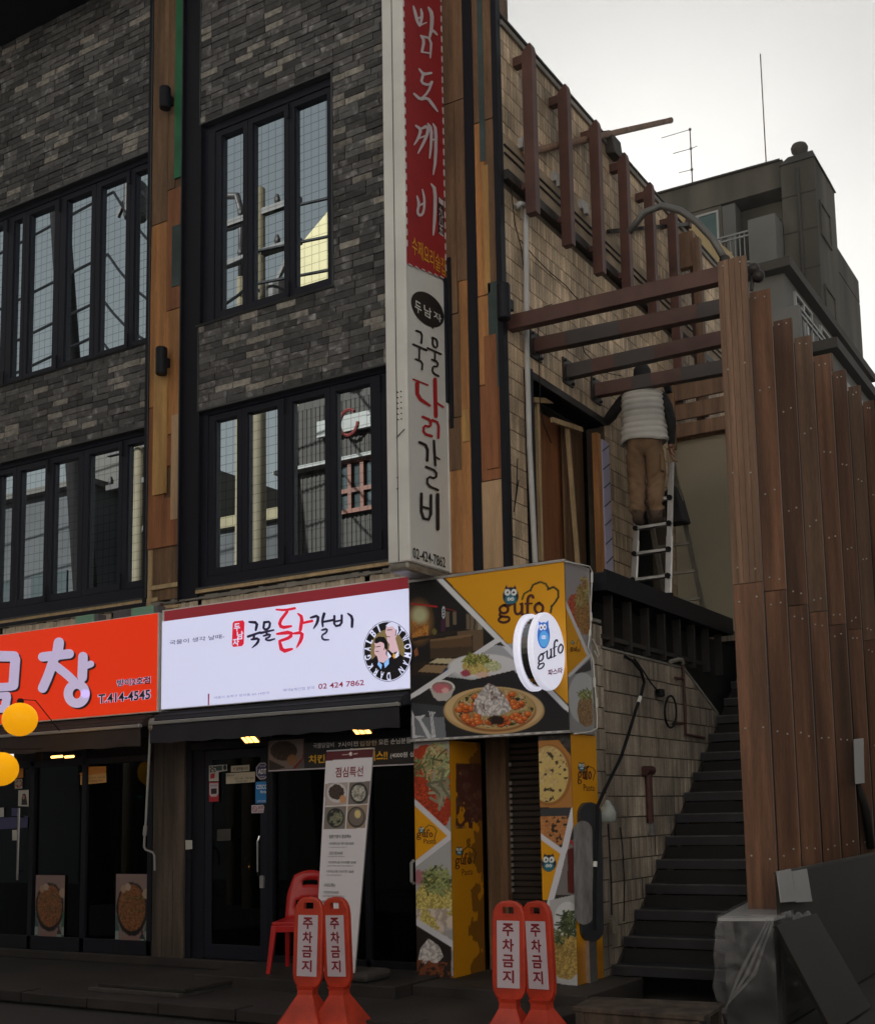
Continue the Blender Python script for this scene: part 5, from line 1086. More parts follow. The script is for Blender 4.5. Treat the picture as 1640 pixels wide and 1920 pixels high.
# near-black back of the stair well, its shade put into the colour
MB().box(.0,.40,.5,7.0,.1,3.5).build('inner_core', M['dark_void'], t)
t = thing('staircase', 'dark open tread steel staircase climbing beside the beige tiled wall', 'staircase', (1.3, .4, .1))
for i in range(16):
    y, z = .36+.267*i, .275+.208*i
    tr_ = MB().box(XW+.03, 2.02, y, y+.30, z-.085, z).build('tread', M['tread'], t, bevel=.004)
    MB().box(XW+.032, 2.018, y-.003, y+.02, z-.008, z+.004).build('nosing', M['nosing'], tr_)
    if i % 1 == 0: MB().box(XW+.03, 2.02, y+.27, y+.30, z, z+.11).build('gap_shade', M['dark_void'], t)  # near-black strip: shade of the open gap put into colour
MB().prism([(XW+.004,.33,.0),(XW+.004,.40,.16),(XW+.004,4.4,3.26),(XW+.004,4.4,2.95)], (.024,0,0)).build('stringer', M['dark_steel'], t)
MB().prism([(2.03,.25,.05),(2.03,.25,.30),(2.03,4.4,3.53),(2.03,4.4,3.0)], (.024,0,0)).build('stringer', M['dark_steel'], t)
t = thing('landing', 'dark steel landing with a deep edge beam above the tiled stair wall', 'platform', (.4, 2, 3.5))
MB().box(-.0,.75,.36,3.78,3.645,3.668).build('deck_plate', M['dark_steel'], t)
MB().box(.735,.755,.355,3.785,3.50,3.69).box(.02,.735,.355,.375,3.50,3.66).box(.02,.735,3.765,3.785,3.50,3.66).build('edge_beam', M['black_metal'], t, bevel=.004)
for k in range(8):
    y = .62+k*.42; MB().box(.60,.68,y,y+.035,3.04,3.50).build('post', M['dark_steel'], t)
MB().box(.60,.66,.44,3.0,3.09,3.13).build('bottom_rail', M['dark_steel'], t)
MB().box(.40,.42,.40,4.2,2.2,3.5).build('back_shade_sheet', M['dark_void'], t)  # near-black sheets here: recess shade under the landing put into colour
MB().box(.0,2.0,4.9,4.93,.1,3.60).build('rear_shade_sheet', M['dark_void'], t)
MB().box(.76,2.03,3.95,4.93,3.55,3.58).build('upper_landing', M['dark_steel'], t)
q = SURF = None
# red water pipe, valve, hose coil and cables on the stair wall
SWl = Surf((XW+.03,0,0), (1,0,0), 1090, 1040, 4.686); SW8 = Surf((XW+.03,0,0), (1,0,0), 1080, 1150, 2.493)
w4 = lambda x, y, o=0: tuple(SWl.at(x, y, o)); w8 = lambda x, y, o=0: tuple(SW8.at(x, y, o))
t = thing('water_pipe', 'rusty red water pipe with pale elbow at the top of the tiled stair wall', 'pipe', w4(890,930))
MB().tube([w4(885,930), w4(905,1300), w4(912,1580), w4(1075,1610)], .016, 8).build('pipe', M['pipe_red'], t)
MB().tube([w4(780,940), w4(850,920), w4(880,925), w4(888,960)], .022, 8).build('elbow', M['concrete'], t)
for a, b in (((820,1082),(885,1090)), ((800,1485),(905,1480))): MB().tube([w4(*a), w4(*b)], .014, 8).build('clamp', M['pipe_red'], t)
t = thing('drain_stub', 'thick rusty pipe with a silver taped end low on the tiled stair wall', 'pipe', w8(345,1020))
MB().tube([w8(335,735), w8(345,980)], .035, 10).build('pipe', M['pipe_red'], t); MB().tube([w8(345,980), w8(352,1030)], .036, 10).build('taped_end', M['alu'], t); MB().tube([w8(318,735), w8(352,735)], .045, 10).build('collar', M['pipe_red'], t)
t = thing('hose_coil', 'coil of black hose hung from a cable on the tiled stair wall', 'hose', w4(690,1210))
MB().tube([w4(780+50*math.cos(a), 1380+140*math.sin(a), .02+.004*k) for k, a in enumerate(np.linspace(-2.2, 9.6, 44))], .011, 6).build('loop', M['rubber'], t)
MB().lathe([(.02,-.04),(.045,-.03),(.045,.03),(.02,.04)], w4(690,1215,.02), 10).build('plug', M['rubber'], t)
MB().tube([w4(460,910,.01), w4(540,1020,.02), w4(610,1130,.02), w4(670,1200,.02)], .008, 6).build('cord', M['rubber'], t)
MB().tube([w4(725,1240,.02), w4(740,1320,.02)], .016, 6).build('tape', M['alu'], t)
t = thing('drop_cable', 'thick black cable drooping from the wall top down past the yellow post', 'cable', w4(380,900))
MB().tube([w4(380,895,.0), w4(450,935,.03), w4(520,1020,.05), w4(548,1120,.05), w4(520,1240,.05), w4(470,1380,.05), w4(410,1580,.05), w4(345,1780,.06), w8(130,830,.08), w8(100,900,.1), w8(95,1050,.1), w8(88,1180,.1), w8(84,1300,.1), w8(85,1480,.1)], .015, 8).build('cord', M['rubber'], t)
for a, b in (((515,1250,.05),(498,1300,.05)),): MB().tube([w4(*a), w4(*b)], .018, 8).build('white_tape', M['white_paint'], t)
MB().tube([w8(88,1160,.1), w8(87,1185,.1)], .019, 8).build('white_tape', M['white_paint'], t)
t = thing('work_lamp', 'clear caged lamp hanging on a black cable beside the yellow post', 'lamp', w8(145,940))
c = w8(145,905,.08); MB().lathe([(.012,.06),(.02,.05),(.055,.0),(.075,-.05),(.075,-.11),(.06,-.13)], c, 14).build('shade', mat('cloudy_clear_plastic', (.38,.42,.40), .2, var=.3, vs=12, alpha=.8), t, smooth=True)
MB().tube([w8(148,985,.08), w8(155,1100,.08), w8(162,1250,.08), w8(165,1410,.08)], .007, 6).build('cord', M['rubber'], t)
MB().tube([w8(170,1425,.08), w8(180,1490,.08)], .03, 8).build('socket', M['alu_old'], t)
MB().tube([w8(205,1000,.02), w8(215,1090,.02), w8(224,1250,.02), w8(222,1440,.02)], .006, 6).build('cord', M['rubber'], t)
t = thing('door_closer_pipe', 'white drain pipe running up the tiled side wall', 'pipe', (.05, .3, 3.7))
MB().tube([PX(1003,1055,.05), PX(992,830,.05), PX(987,640,.05), PX(985,390,.05)], .026, 10).build('pipe', M['pipe_white'], t)
MB().tube([PX(985,392,.05), PX(983,384,.05), PX(975,382,.05), PX(966,388,.02)], .026, 10).build('elbow', M['pipe_white'], t)
t.name = 'drain_pipe'; WPOS['drain_pipe'] = WPOS['door_closer_pipe']
t = thing('loose_wire', 'thin loose wires trailing over the tiled side wall', 'cable', (.02, .5, 6))
for pts in (((957,345),(965,420),(978,470),(985,540)), ((975,450),(1000,480),(1030,510),(1060,535),(1090,570)), ((1008,640),(1010,600),(1020,575),(1035,570)), ((1010,640),(1012,760),(1020,800),(1033,830)), ((1090,640),(1095,660),(1110,675)), ((1115,690),(1140,700),(1165,705)), ((970,860),(968,920),(963,960),(972,900))):
    MB().tube([PX(*p, .03) for p in pts], .005, 5).build('wire', M['rubber'], t)

# ---- wall lamps
def sconce(px, py, Y, lab, h=.30, r=.062, dx=.0, grp='cylinder wall lamps on the pillars'):
    c = PY(px, py, Y); t = thing('wall_lamp', lab, 'lamp', c, grp)
    MB().lathe([(r*.9,-h/2),(r,-h/2+.01),(r,h/2-.01),(r*.9,h/2)], c, 18).build('lamp_body', M['black_metal'], t, smooth=False)
    MB().box(c[0]-.035+dx,c[0]+.035+dx,c[1]+.04,-.03,c[2]-.05,c[2]+.05).build('wall_mount', M['black_metal'], t, bevel=.006)
sconce(310,184,-.13,'black cylinder wall lamp beside the green board, upper of the left pair', .25)
sconce(303,677,-.13,'black cylinder wall lamp on the left plywood pillar, lower of the pair', .30)
sconce(944,566,-.16,'black cylinder wall lamp on the corner plywood pillar next to the steel beam', .33)

# ---- steel and timber pergola over the stairs
t = thing('pergola', 'red oxide steel pergola with brown timber cladding posts over the stairs', 'pergola', (1, 2, 0))
for i, (ya, yb, za, patches) in enumerate(((.10,.16,6.02,()), (.58,.80,5.97,((.16,.42),(.78,.98),(.84,1.0))), (1.26,1.47,5.93,((.0,.14),(.25,.45)))  , (1.92,2.24,5.94,((.20,.30),(.45,.72))))):
    a, b = np.array((.0,ya,za)), np.array((2.02,yb,6.0))
    q = MB().beam(a, b, .10, .138, mi=0); dv = (b-a)
    for p in patches[:2]: q.beam(a+dv*p[0], a+dv*p[1], .103, .141, mi=1)
    q.build('steel_beam', [M['red_steel'], M['grey_patch']], t, bevel=.004)
    if i: MB().box(.0,.02,ya-.11,ya+.11,za-.13,za+.13).build('end_plate', M['dark_steel'], t)
    q = MB()
    for dy in (-.08,.08):
        for dz in (-.1,.1): q.tube([(.0,ya+dy,za+dz),(.045,ya+dy,za+dz)], .014, 6)
    if i: q.build('anchor_bolt', M['dark_steel'], t)
# tall goalpost ribs along the side wall
rib = [(.20,7.14),(.95,7.14),(1.68,7.14),(2.42,7.14),(3.16,7.05),(3.90,6.2),(4.65,6.2)]
for i, (y, zb_) in enumerate(rib):
    yy = y+.02; q = MB(); yy += .10; x0, x1 = .10, .21; zt = 8.78
    q.prism([(x0,yy-.042,zb_),(x1,yy-.042,zb_),(x1,yy-.042,zt+.0),(x1-.012,yy-.042,zt+.055),(x1-.03,yy-.042,zt+.06),(x0,yy-.042,zt-.02)], (0,.09,0))
    q.box(-.0,x0,yy-.040,yy+.046,zt-.12,zt-.03)
    q.build('steel_rib', M['red_steel'], t, bevel=.004)
    MB().box(.0,.10,yy-.03,yy+.04,7.40,7.46).build('stay', M['red_steel'], t)
# cladding posts
SCREW = MB().sphere((0,0,0), .0088, 8, 5, 1, .6, 1).mesh('screw', M['screw']); Xr = 2.235; posts = [.08,.74,1.40,2.08,2.80,3.48,4.17,4.85]
PT = [(1380,482),(1422,545),(1462,600),(1500,632),(1535,668),(1570,695),(1600,724),(1625,752)]
for i, y in enumerate(posts):
    z1 = PY(*PT[i], y)[2]; w = .245 if i == 0 else Xr-(PY(PR((Xr, posts[i-1], 5.0))[0], PR((Xr, posts[i-1], 5.0))[1], y)[0]+.016); zs = 3.36+.035*(i % 2)
    m1 = M['deck_b'] if i % 3 == 0 else M['deck']
    if i == 0:
        q = MB(); n = 5
        for k in range(n): q.box(Xr-w+k*w/n+.004, Xr-w+(k+1)*w/n-.003, y-.005*(k % 2), y+.025, zs, z1)
        q.box(Xr-w, Xr, y+.004, y+.03, zs, z1); q.build('plank', M['deck_b'], t)
    else: MB().box(Xr-w, Xr, y, y+.028, zs+.003, z1).build('plank', m1, t)
    MB().box(Xr-w+.003*(i % 2), Xr-.002, y+.002, y+.03, .12, zs-.004).build('plank', M['deck'], t)
    MB().box(Xr-.20, Xr-.04, y+.033, y+.13, .0, z1-.03).build('steel_post', M['dark_steel'], t)
    q = MB(); zz = [z1-.07, 5.15, 4.25, zs+.12, zs-.12, 2.2, 1.2]
    for z in zz:
        for x in (Xr-w+.05, Xr-.05):
            so_ = link('screw', SCREW, t); so_.location = Vector((x, y-.006, z+random.uniform(-.03,.03)))-WPOS[t.name]
# horizontal boards behind the worker, with their post
SB = Surf((0,3.92,0), (0,-1,0), 1080, 560, 4.823)
for a, b in (((770,810),(855,935)), ((890,965),(890,1105)), ((895,1140),(885,1262))):
    p, q_ = SB.at(*a), SB.at(*b); MB().box(p[0], 2.0, 3.92, 3.96, q_[2], p[2]).build('cross_board', M['deck_b'], t, bevel=.004)
p = SB.at(850,960); q_ = SB.at(885,1262); MB().box(p[0],p[0]+.06,3.89,3.92,q_[2]-.15,p[2]+.25).build('board_post', M['ply_e'], t)
for a, b, c, d in ((1190,461,1300,490),): 
    p, q_ = PY(a,b,4.6), PY(c,d,4.6); MB().box(p[0]-.4,q_[0],4.6,4.7,q_[2]-.05,p[2]).build('upper_board', M['deck_b'], t)
p, q_ = PY(1296,447,4.55), PY(1319,660,4.55); MB().box(p[0],q_[0],4.55,4.65,q_[2]-.8,p[2]).build('upper_post', M['deck_b'], t)
# bent grey hoop and rods
pts = [(1178,436),(1208,398),(1240,386),(1275,395),(1305,416),(1335,448),(1358,486)]
t = thing('hoop_pipe', 'grey bent tube arching from the side wall down to the first timber post', 'pipe', PY(1358,486,.5))
MB().tube([PY(a,b,.5) for a, b in pts], .032, 10).build('tube', M['pipe_white'] if 0 else mat('dull_grey_tube', (.16,.16,.155), .5, .3, var=.2), t, smooth=True)
MB().sphere(PY(1358,488,.5), .05, 10, 8).build('clamp', M['dark_steel'], t)
for (x, y, r_) in ((1410,504,.055),(1420,517,.055)):
    pass
t = thing('spot_lamp', 'twin dark round spot lamps behind the top of the first timber post', 'lamp', PY(1415,512,.45))
for (x, y) in ((1412,505),(1421,518)): MB().sphere(PY(x,y,.45), .055, 14, 10).build('lamp_head', M['dark_steel'], t, smooth=True)
MB().tube([PY(1412,505,.45), PY(1408,545,.45)], .016, 8).build('stem', M['dark_steel'], t)
p0 = PX(984,287,.05); p1 = PX(1255,226,.06); t = thing('outrigger_pole', 'long brown pole sticking out from the tiled wall past the steel ribs', 'pole', p0)
MB().tube([p0, p1], .035, 10).build('pole', M['deck_b'], t); MB().tube([p1, p1+(p1-p0)*.008], .038, 10).build('end_cap', M['dark_steel'], t)
p0 = PX(1140,434,.05); p1 = PX(1290,420,.06); t = thing('outrigger_bar', 'short dark bar crossing the farther steel ribs', 'bar', p0)
MB().beam(p0, p1, .04, .04).build('bar', M['dark_steel'], t); MB().box(p1[0]-.03,p1[0]+.03,p1[1]-.04,p1[1]+.04,p1[2]-.05,p1[2]+.05).build('end_plate', M['red_steel'], t)
c = PX(1141,274,.0); t = thing('flood_light', 'grey flood light fixed at the top of the tiled side wall', 'lamp', c)
MB().hexa([(c[0]-.02,c[1]-.10,c[2]-.13),(c[0]+.12,c[1]-.10,c[2]-.16),(c[0]+.12,c[1]+.12,c[2]-.16),(c[0]-.02,c[1]+.12,c[2]-.13)], [(c[0]-.02,c[1]-.14,c[2]+.12),(c[0]+.08,c[1]-.14,c[2]+.10),(c[0]+.08,c[1]+.16,c[2]+.10),(c[0]-.02,c[1]+.16,c[2]+.12)]).build('lamp_case', M['conc_dark'], t, bevel=.01)
MB().box(c[0]-.05,c[0]+.0,c[1]-.03,c[1]+.05,c[2]-.05,c[2]+.05).build('bracket', M['dark_steel'], t)

# ================================================================ walls behind the stairs
t = thing('back_wall', 'plain beige plaster wall behind the ladder', 'wall', (1, 5.05, 0))
bz = PY(1265,822,4.05)[2]; MB().box(.012,2.03,4.05,4.2,3.585,bz-.05).build('wall_panel', M['beige_wall'], t); MB().box(.012,2.03,4.02,4.2,bz-.05,bz).build('wall_coping', M['ply_e'], t)
t = thing('clad_building', 'yellow clad building catching sunlight behind the timber posts', 'building', (1, 8, 0))
p = PY(1285,385,7.6); pr_ = PY(1366,500,7.6); MB().prism([(p[0]-.5,7.6,5.6),(pr_[0],7.6,5.6),(pr_[0],7.6,p[2]-.9),(p[0],7.6,p[2]-.15),(p[0]-.5,7.6,p[2])], (0,.25,0)).build('cladding', M['siding'], t)
q = MB()
for k in range(9): q.box(p[0]-.45+k*.14, p[0]-.42+k*.14, 7.585, 7.598, 5.6, p[2]-.95)
q.build('seam', M['siding'], t)
MB().box(-.3,1.2,7.2,7.4,5.9,6.9).build('parapet', M['house_b'], t)
t = thing('neighbour_wall', 'dark wall of the next plot beyond the timber posts at the right edge', 'wall', (3, 8, 0))
MB().box(2.35,2.6,5.3,16,0,6.9).build('wall_panel', M['slab'], t); MB().box(2.3,2.65,5.25,16,6.9,7.0).build('wall_coping', M['house'], t)

# ================================================================ house with eaves and balconies
def win(parent, x0, x1, y, z0, z1, n=2, mt='window_dark', ax='y', fm='far_frame'):
    """window set in a wall facing -y (ax y) or +x (ax x)"""
    q = MB(); g = []
    def bx(a0, a1, d0, d1, c0, c1):
        return (a0, a1, y+d0, y+d1, c0, c1) if ax == 'y' else (y-d1, y-d0, a0, a1, c0, c1)
    e = .06; q.box(*bx(x0,x1,-.05,.05,z0,z0+e)).box(*bx(x0,x1,-.05,.05,z1-e,z1))
    for k in range(n+1):
        a = x0+(x1-x0-e)*k/n; q.box(*bx(a,a+e,-.048,.052,z0+e,z1-e))
    f = q.build('window', M[fm], parent)
    for k in range(n):
        a = x0+(x1-x0-e)*k/n+e; b = x0+(x1-x0-e)*(k+1)/n; MB().box(*bx(a,b,-.01,.02,z0+e,z1-e)).build('pane', M[mt], f)
    return f
def railing(parent, pts, h, n, r=.018):
    q = MB(); rail = MB()
    for a, b in zip(pts[:-1], pts[1:]):
        a, b = np.asarray(a, float), np.asarray(b, float)
        for z in (h, h-.12, .08): rail.beam(a+(0,0,z), b+(0,0,z), .045, .045)
        for k in range(n+1): c = a+(b-a)*k/n; q.tube([c+(0,0,.0), c+(0,0,h)], r, 5)
    f = rail.build('railing', M['far_rail'], parent); q.build('baluster', M['far_rail'], f, kind='stuff')
TB = max(22.4, PX(1563,362,-2.25)[1])
t = thing('apartment_house', 'dull olive apartment block with a stair tower and a balcony against the sky', 'building', (-4, 22, 0))
MB().box(-9,-3.2,22.6,31,0,18.55).box(-9,-5.02,22.0,22.6,16.4,18.6).build('wall', M['house'], t)
MB().hexa([(-9,21.95,18.6),(-3.2,21.95,18.6),(-3.2,31,18.6),(-9,31,18.6)],[(-9,21.95,19.52),(-3.2,21.95,19.40),(-3.2,31,19.40),(-9,31,19.52)]).build('parapet', M['house'], t)
MB().box(-3.17,-2.25,21.6,TB,0,19.0).build('stair_tower', M['house'], t)
MB().hexa([(-3.2,21.55,19.0),(-2.2,21.55,19.0),(-2.2,TB+.05,19.0),(-3.2,TB+.05,19.0)],[(-3.0,21.8,19.32),(-2.32,21.8,19.32),(-2.32,TB-.1,19.32),(-3.0,TB-.1,19.32)]).build('tower_cap', M['slab'], t)
c = PY(1498,285,22.0); MB().lathe([(.10,-.35),(.12,-.1),(.22,.0),(.24,.1),(.2,.2),(.08,.25)], c, 14).build('roof_vent', M['slab'], t, smooth=True)
win(t, -6.35, -5.10, 21.98, 16.75, 18.45, 2, 'teal_glass')
for z in (17.4,15.0,12.6): win(t, 21.9, 21.9+(TB-21.6)*.5, -2.25, z-.5, z+.5, 1, 'house', 'x', 'house')
MB().box(-4.3,-3.5,22.56,22.62,16.9,18.0).build('recess_window', M['window_dark'], t)
MB().box(-5.0,-4.62,22.0,22.5,16.6,18.55).build('shutter_panel', M['house_b'], t)
MB().box(-6.9,-3.9,20.9,22.6,15.92,16.12).box(-3.95,-3.2,20.9,22.6,15.9,17.35).build('balcony', M['house_b'], t)
railing(t, [(-6.8,20.95,16.12),(-4.6,20.95,16.12)], .95, 16); railing(t, [(-4.6,20.95,16.12),(-3.95,20.95,16.12)], .95, 5)
for (x, z0, z1) in ((-5.95,19.4,21.4),(-3.75,19.3,22.95)):
    a = thing('tv_antenna', 'tall bare aerial mast with red bands on the apartment roof' if x > -5 else 'short television aerial with side elements on the apartment roof', 'antenna', (x,22.3,z0))
    MB().tube([(x,22.3,z0),(x,22.3,z1)], .018, 6).build('mast', M['pipe_red'], a)
    if x < -5:
        for z, l, s in ((21.35,.9,-1),(20.75,.55,-1),(20.1,.4,-1),(20.75,.2,1)): MB().tube([(x,22.3,z),(x+s*l,22.3,z+.02)], .010, 5).sphere((x,22.3,z), .045, 8, 6).build('element', M['dark_steel'], a)
MB().tube([(-2.7,21.55,0),(-2.7,21.55,18.8)], .05, 8).build('drain_pipe', M['slab'], t)
for z in (18.05,17.0,15.9): MB().box(-3.19,-2.23,21.58,21.595,z,z+.03).build('joint_line', M['slab'], t)
for x, z in ((-4.35,16.15),(-5.6,15.1)): 
    u_ = MB().box(x,x+.55,22.15,22.45,z,z+.5).build('air_unit', M['far_rail'], t, bevel=.02); MB().tube([(x+.2+.16*math.cos(a),22.14,z+.25+.16*math.sin(a)) for a in np.linspace(0,6.3,14)], .012, 5).build('fan_ring', M['slab'], u_)
MB().beam((-9,21.9,19.5),(-3.25,21.9,19.38),.06,.05).build('parapet_cap', M['slab'], t)
for x0, z0 in ((-7.6,19.5),(-4.9,19.44)): MB().lathe([(.35,0),(.35,.55),(.1,.7)], (x0,26,z0), 14).build('water_tank', M['slab'], t)
t = thing('eaved_house', 'grey house with two tiers of dark roof slabs and railed windows at the right', 'building', (-1, 14, 0))
MB().box(-4,-1.0,13.3,20,10.45,12.05).box(-4,-.15,13.3,20,6,10.2).build('wall', M['house_b'], t)
MB().box(-4.2,-.80,13.0,20.6,12.05,12.24).build('roof_slab', M['slab'], t); MB().box(-4.2,.02,13.0,24.5,10.2,10.40).build('roof_slab', M['slab'], t)
win(t, 13.9, 15.2, -1.0, 10.6, 11.9, 2, 'window_dark', 'x'); win(t, 15.9, 17.4, -1.0, 10.6, 11.9, 2, 'window_dark', 'x'); win(t, 18.0, 19.4, -1.0, 10.6, 11.9, 2, 'window_dark', 'x')
win(t, 14.2, 15.6, -.15, 8.6, 9.9, 2, 'window_dark', 'x'); win(t, 16.6, 18.0, -.15, 8.6, 9.9, 2, 'window_dark', 'x'); win(t, 13.3+5.6, 20, -.15, 8.6, 9.9, 1, 'window_dark', 'x')
MB().box(-2.0,-.75,13.1,13.2,10.4,11.25).box(-.75,-.70,13.1,13.3,10.4,11.25).build('balcony', M['house_b'], t)
railing(t, [(-.72,13.3,10.4),(-.72,17.0,10.4),(-.72,20.0,10.4)], .85, 9)
railing(t, [(.0,14.0,8.4),(.0,16.0,8.4),(.0,18.4,8.4)], .7, 6)
MB().box(-.15,.35,13.6,20,8.2,8.4).build('balcony', M['slab'], t)
MB().box(.0,1.6,15.5,24,6.0,8.9).build('lower_wing', M['house'], t); MB().box(-.1,1.8,15.3,24.2,8.9,9.05).build('roof_slab', M['slab'], t)

# ================================================================ ladder and worker
LY0, LY1 = 1.98, 2.26
t = thing('step_ladder', 'aluminium folding ladder standing on the dark landing under the worker', 'ladder', (.5, 2.3, 3.668))
r0, r1 = PY(1252,1118,LY0), PY(1258,868,LY1); l0, l1 = PY(1185,1092,LY0), PY(1198,880,LY1)
r0[2] = l0[2] = 3.668
for nm, a, b in (('rail', r0, r1), ('rail', l0, l1)):
    MB().beam(a, b, .06, .03, up=(0,1,0)).beam(a+(b-a)*.0, a+(b-a)*.45, .075, .02, up=(0,1,0)).build(nm, M['alu'], t, bevel=.004)
    MB().box(a[0]-.045,a[0]+.045,a[1]-.03,a[1]+.03,a[2]-.0,a[2]+.05).build('foot', M['rubber'], t)
nr = 6
STEP_Z = None
FZ = PY(1213,984,2.12)[2]-.02
for k, zq in enumerate((FZ-.84,FZ-.56,FZ-.28,FZ,FZ+.28)):
    f = (zq-l0[2])/(l1[2]-l0[2]); f2 = (zq-r0[2])/(r1[2]-r0[2])
    if f < .02: continue
    a, b = l0+(l1-l0)*f, r0+(r1-r0)*f2
    q = MB().beam(a, b, .07, .035, up=(0,0,1)); q.build('rung', M['alu'], t, bevel=.006)
    for c in (a, b): MB().tube([c-(0,.045,0), c+(0,.02,0)], .028, 8).build('rung_lock', M['rubber'], t)
b0, b1 = PY(1318,1128,3.05), r1+np.array((0,.05,0)); c0 = b0+np.array((-.40,0,.0)); c1 = l1+np.array((0,.05,0)); b0[2] = c0[2] = 3.668
for a, b in ((b0,b1),(c0,c1)): MB().beam(a, b, .05, .028, up=(0,1,0)).build('rear_rail', M['alu_old'], t)
for f in (.1,.29,.48,.66): MB().beam(c0+(c1-c0)*f, b0+(b1-b0)*f, .04, .03).build('rear_rung', M['alu_old'], t)
c = PY(1268,948,2.45); t = thing('tool_bag', 'black tool bag hanging beside the ladder rail', 'bag', c)
MB().hexa([(c[0]-.09,c[1]-.1,c[2]-.2),(c[0]+.12,c[1]-.1,c[2]-.2),(c[0]+.12,c[1]+.1,c[2]-.2),(c[0]-.09,c[1]+.1,c[2]-.2)],[(c[0]-.10,c[1]-.12,c[2]+.14),(c[0]+.02,c[1]-.12,c[2]+.20),(c[0]+.02,c[1]+.12,c[2]+.20),(c[0]-.10,c[1]+.12,c[2]+.14)]).build('pouch', M['cap'], t, bevel=.02)
MB().tube([(c[0]-.08,c[1],c[2]+.14),(c[0]-.06,c[1],c[2]+.3),(c[0],c[1],c[2]+.18)], .012, 6).build('strap', M['cap'], t)

foot = PY(1213,984,2.12); S_ = 1.03; ang = math.radians(17)
ca, sa = math.cos(ang), math.sin(ang)
def W_(p): return (foot[0]+S_*(p[0]*ca-p[1]*sa), foot[1]+S_*(p[0]*sa+p[1]*ca), foot[2]+S_*p[2])
pts = [((0,-.01,.86),(.15,.12)), ((0,-.01,.97),(.145,.11)), ((0,.0,1.10),(.15,.11)), ((0,.01,1.25),(.165,.115)), ((0,.02,1.37),(.13,.09)), ((0,.04,1.43),.058), ((0,.065,1.485),.062), ((0,.085,1.55),(.078,.095)), ((0,.085,1.61),(.07,.085)), ((0,.08,1.645),.035),
  ((-.088,-.02,.78),(.108,.12)), ((-.09,.02,.45),(.09,.10)), ((-.085,-.025,.20),(.080,.085)), ((-.085,-.03,.07),.064), ((-.09,.11,.05),.052),
  ((.088,-.02,.78),(.108,.12)), ((.105,.05,.46),(.094,.10)), ((.09,-.02,.20),(.082,.086)), ((.09,-.03,.07),.064), ((.105,.11,.05),.052),
  ((-.195,.03,1.33),.066), ((-.33,.09,1.20),.058), ((-.405,.20,1.16),.048), ((-.345,.33,1.25),.038), ((-.315,.37,1.285),(.036,.022)),
  ((.195,.02,1.32),.066), ((.255,.02,1.18),.060), ((.28,.01,1.04),.054), ((.268,.09,.86),.036), ((.262,.115,.80),(.034,.024))]
ed = [(0,1),(1,2),(2,3),(3,4),(4,5),(5,6),(6,7),(7,8),(8,9),(0,10),(10,11),(11,12),(12,13),(13,14),(0,15),(15,16),(16,17),(17,18),(18,19),(4,20),(20,21),(21,22),(22,23),(23,24),(4,25),(25,26),(26,27),(27,28),(28,29)]
v, f = skin(pts, ed, 3)
per = thing('person', 'person seen from behind in a cream quilted vest and tan trousers on the ladder', 'person', tuple(foot))
def fold(p, s):
    x, y, z = p
    if z > .92: return .010*(float(vnoise(np.array(x*26+s), np.array(z*30+y*9), 4))-.5)
    near = math.exp(-((z-.45)/.07)**2)+1.3*math.exp(-((z-.17)/.06)**2)+.8*math.exp(-((z-.76)/.06)**2)+.35
    return near*.030*(float(vnoise(np.array(x*14+y*8+s), np.array(z*34-abs(x)*22), 2))-.5)
q = MB()
def region(c):
    x, y, z = c
    if z < .135: return 3
    if abs(x) > .19 and z > .8 or (abs(x) > .16 and z > 1.2):
        if (x > 0 and z < .83 and abs(x-.265) < .09): return 4
        if x < 0 and z > 1.27 and y > .34: return 5
        return 2
    if z < .93: return 1
    if z > 1.42: return 4
    return 2
q.v = [W_((p[0]+fold(p, 0), p[1]+fold(p, 9), p[2])) for p in v]; q.f = f
q.m = [region(np.mean([v[i] for i in ff], axis=0)) for ff in f]
# hands: palm and five bent fingers grown on each wrist
def hand(base, d, side, mi, curl):
    d = np.asarray(d, float); d /= np.linalg.norm(d); s = np.asarray(side, float); s /= np.linalg.norm(s); n = np.cross(d, s)
    b = np.asarray(base, float); P = [(tuple(b), .026), (tuple(b+d*.045), (.034,.018))]; E = [(0,1)]
    for k, (o, l) in enumerate(((-.027,.062),(-.009,.072),(.010,.068),(.027,.052))):
        i = len(P); P += [(tuple(b+d*.085+s*o), .0105), (tuple(b+d*(.085+l*.5)+s*o+n*curl*.35*l), .0095), (tuple(b+d*(.085+l*.72)+s*o+n*curl*.9*l), .0085)]; E += [(1,i),(i,i+1),(i+1,i+2)]
    i = len(P); P += [(tuple(b+d*.035+s*-.038), .012), (tuple(b+d*.065+s*-.055+n*curl*.02), .0105), (tuple(b+d*.088+s*-.055+n*curl*.035), .009)]; E += [(0,i),(i,i+1),(i+1,i+2)]
    vv, ff = skin(P, E, 1); q.add([W_(p) for p in vv], ff, mi)
hand((-.315,.37,1.285), (.25,.35,1), (1,-.2,0), 5, 1.0)
hand((.262,.115,.80), (-.05,.25,-1), (0,1,.2), 4, 1.0)
q.build('body', [M['sleeve'], M['trouser'], M['sleeve'], M['boot'], M['skin'], M['glove']], per, smooth=True)
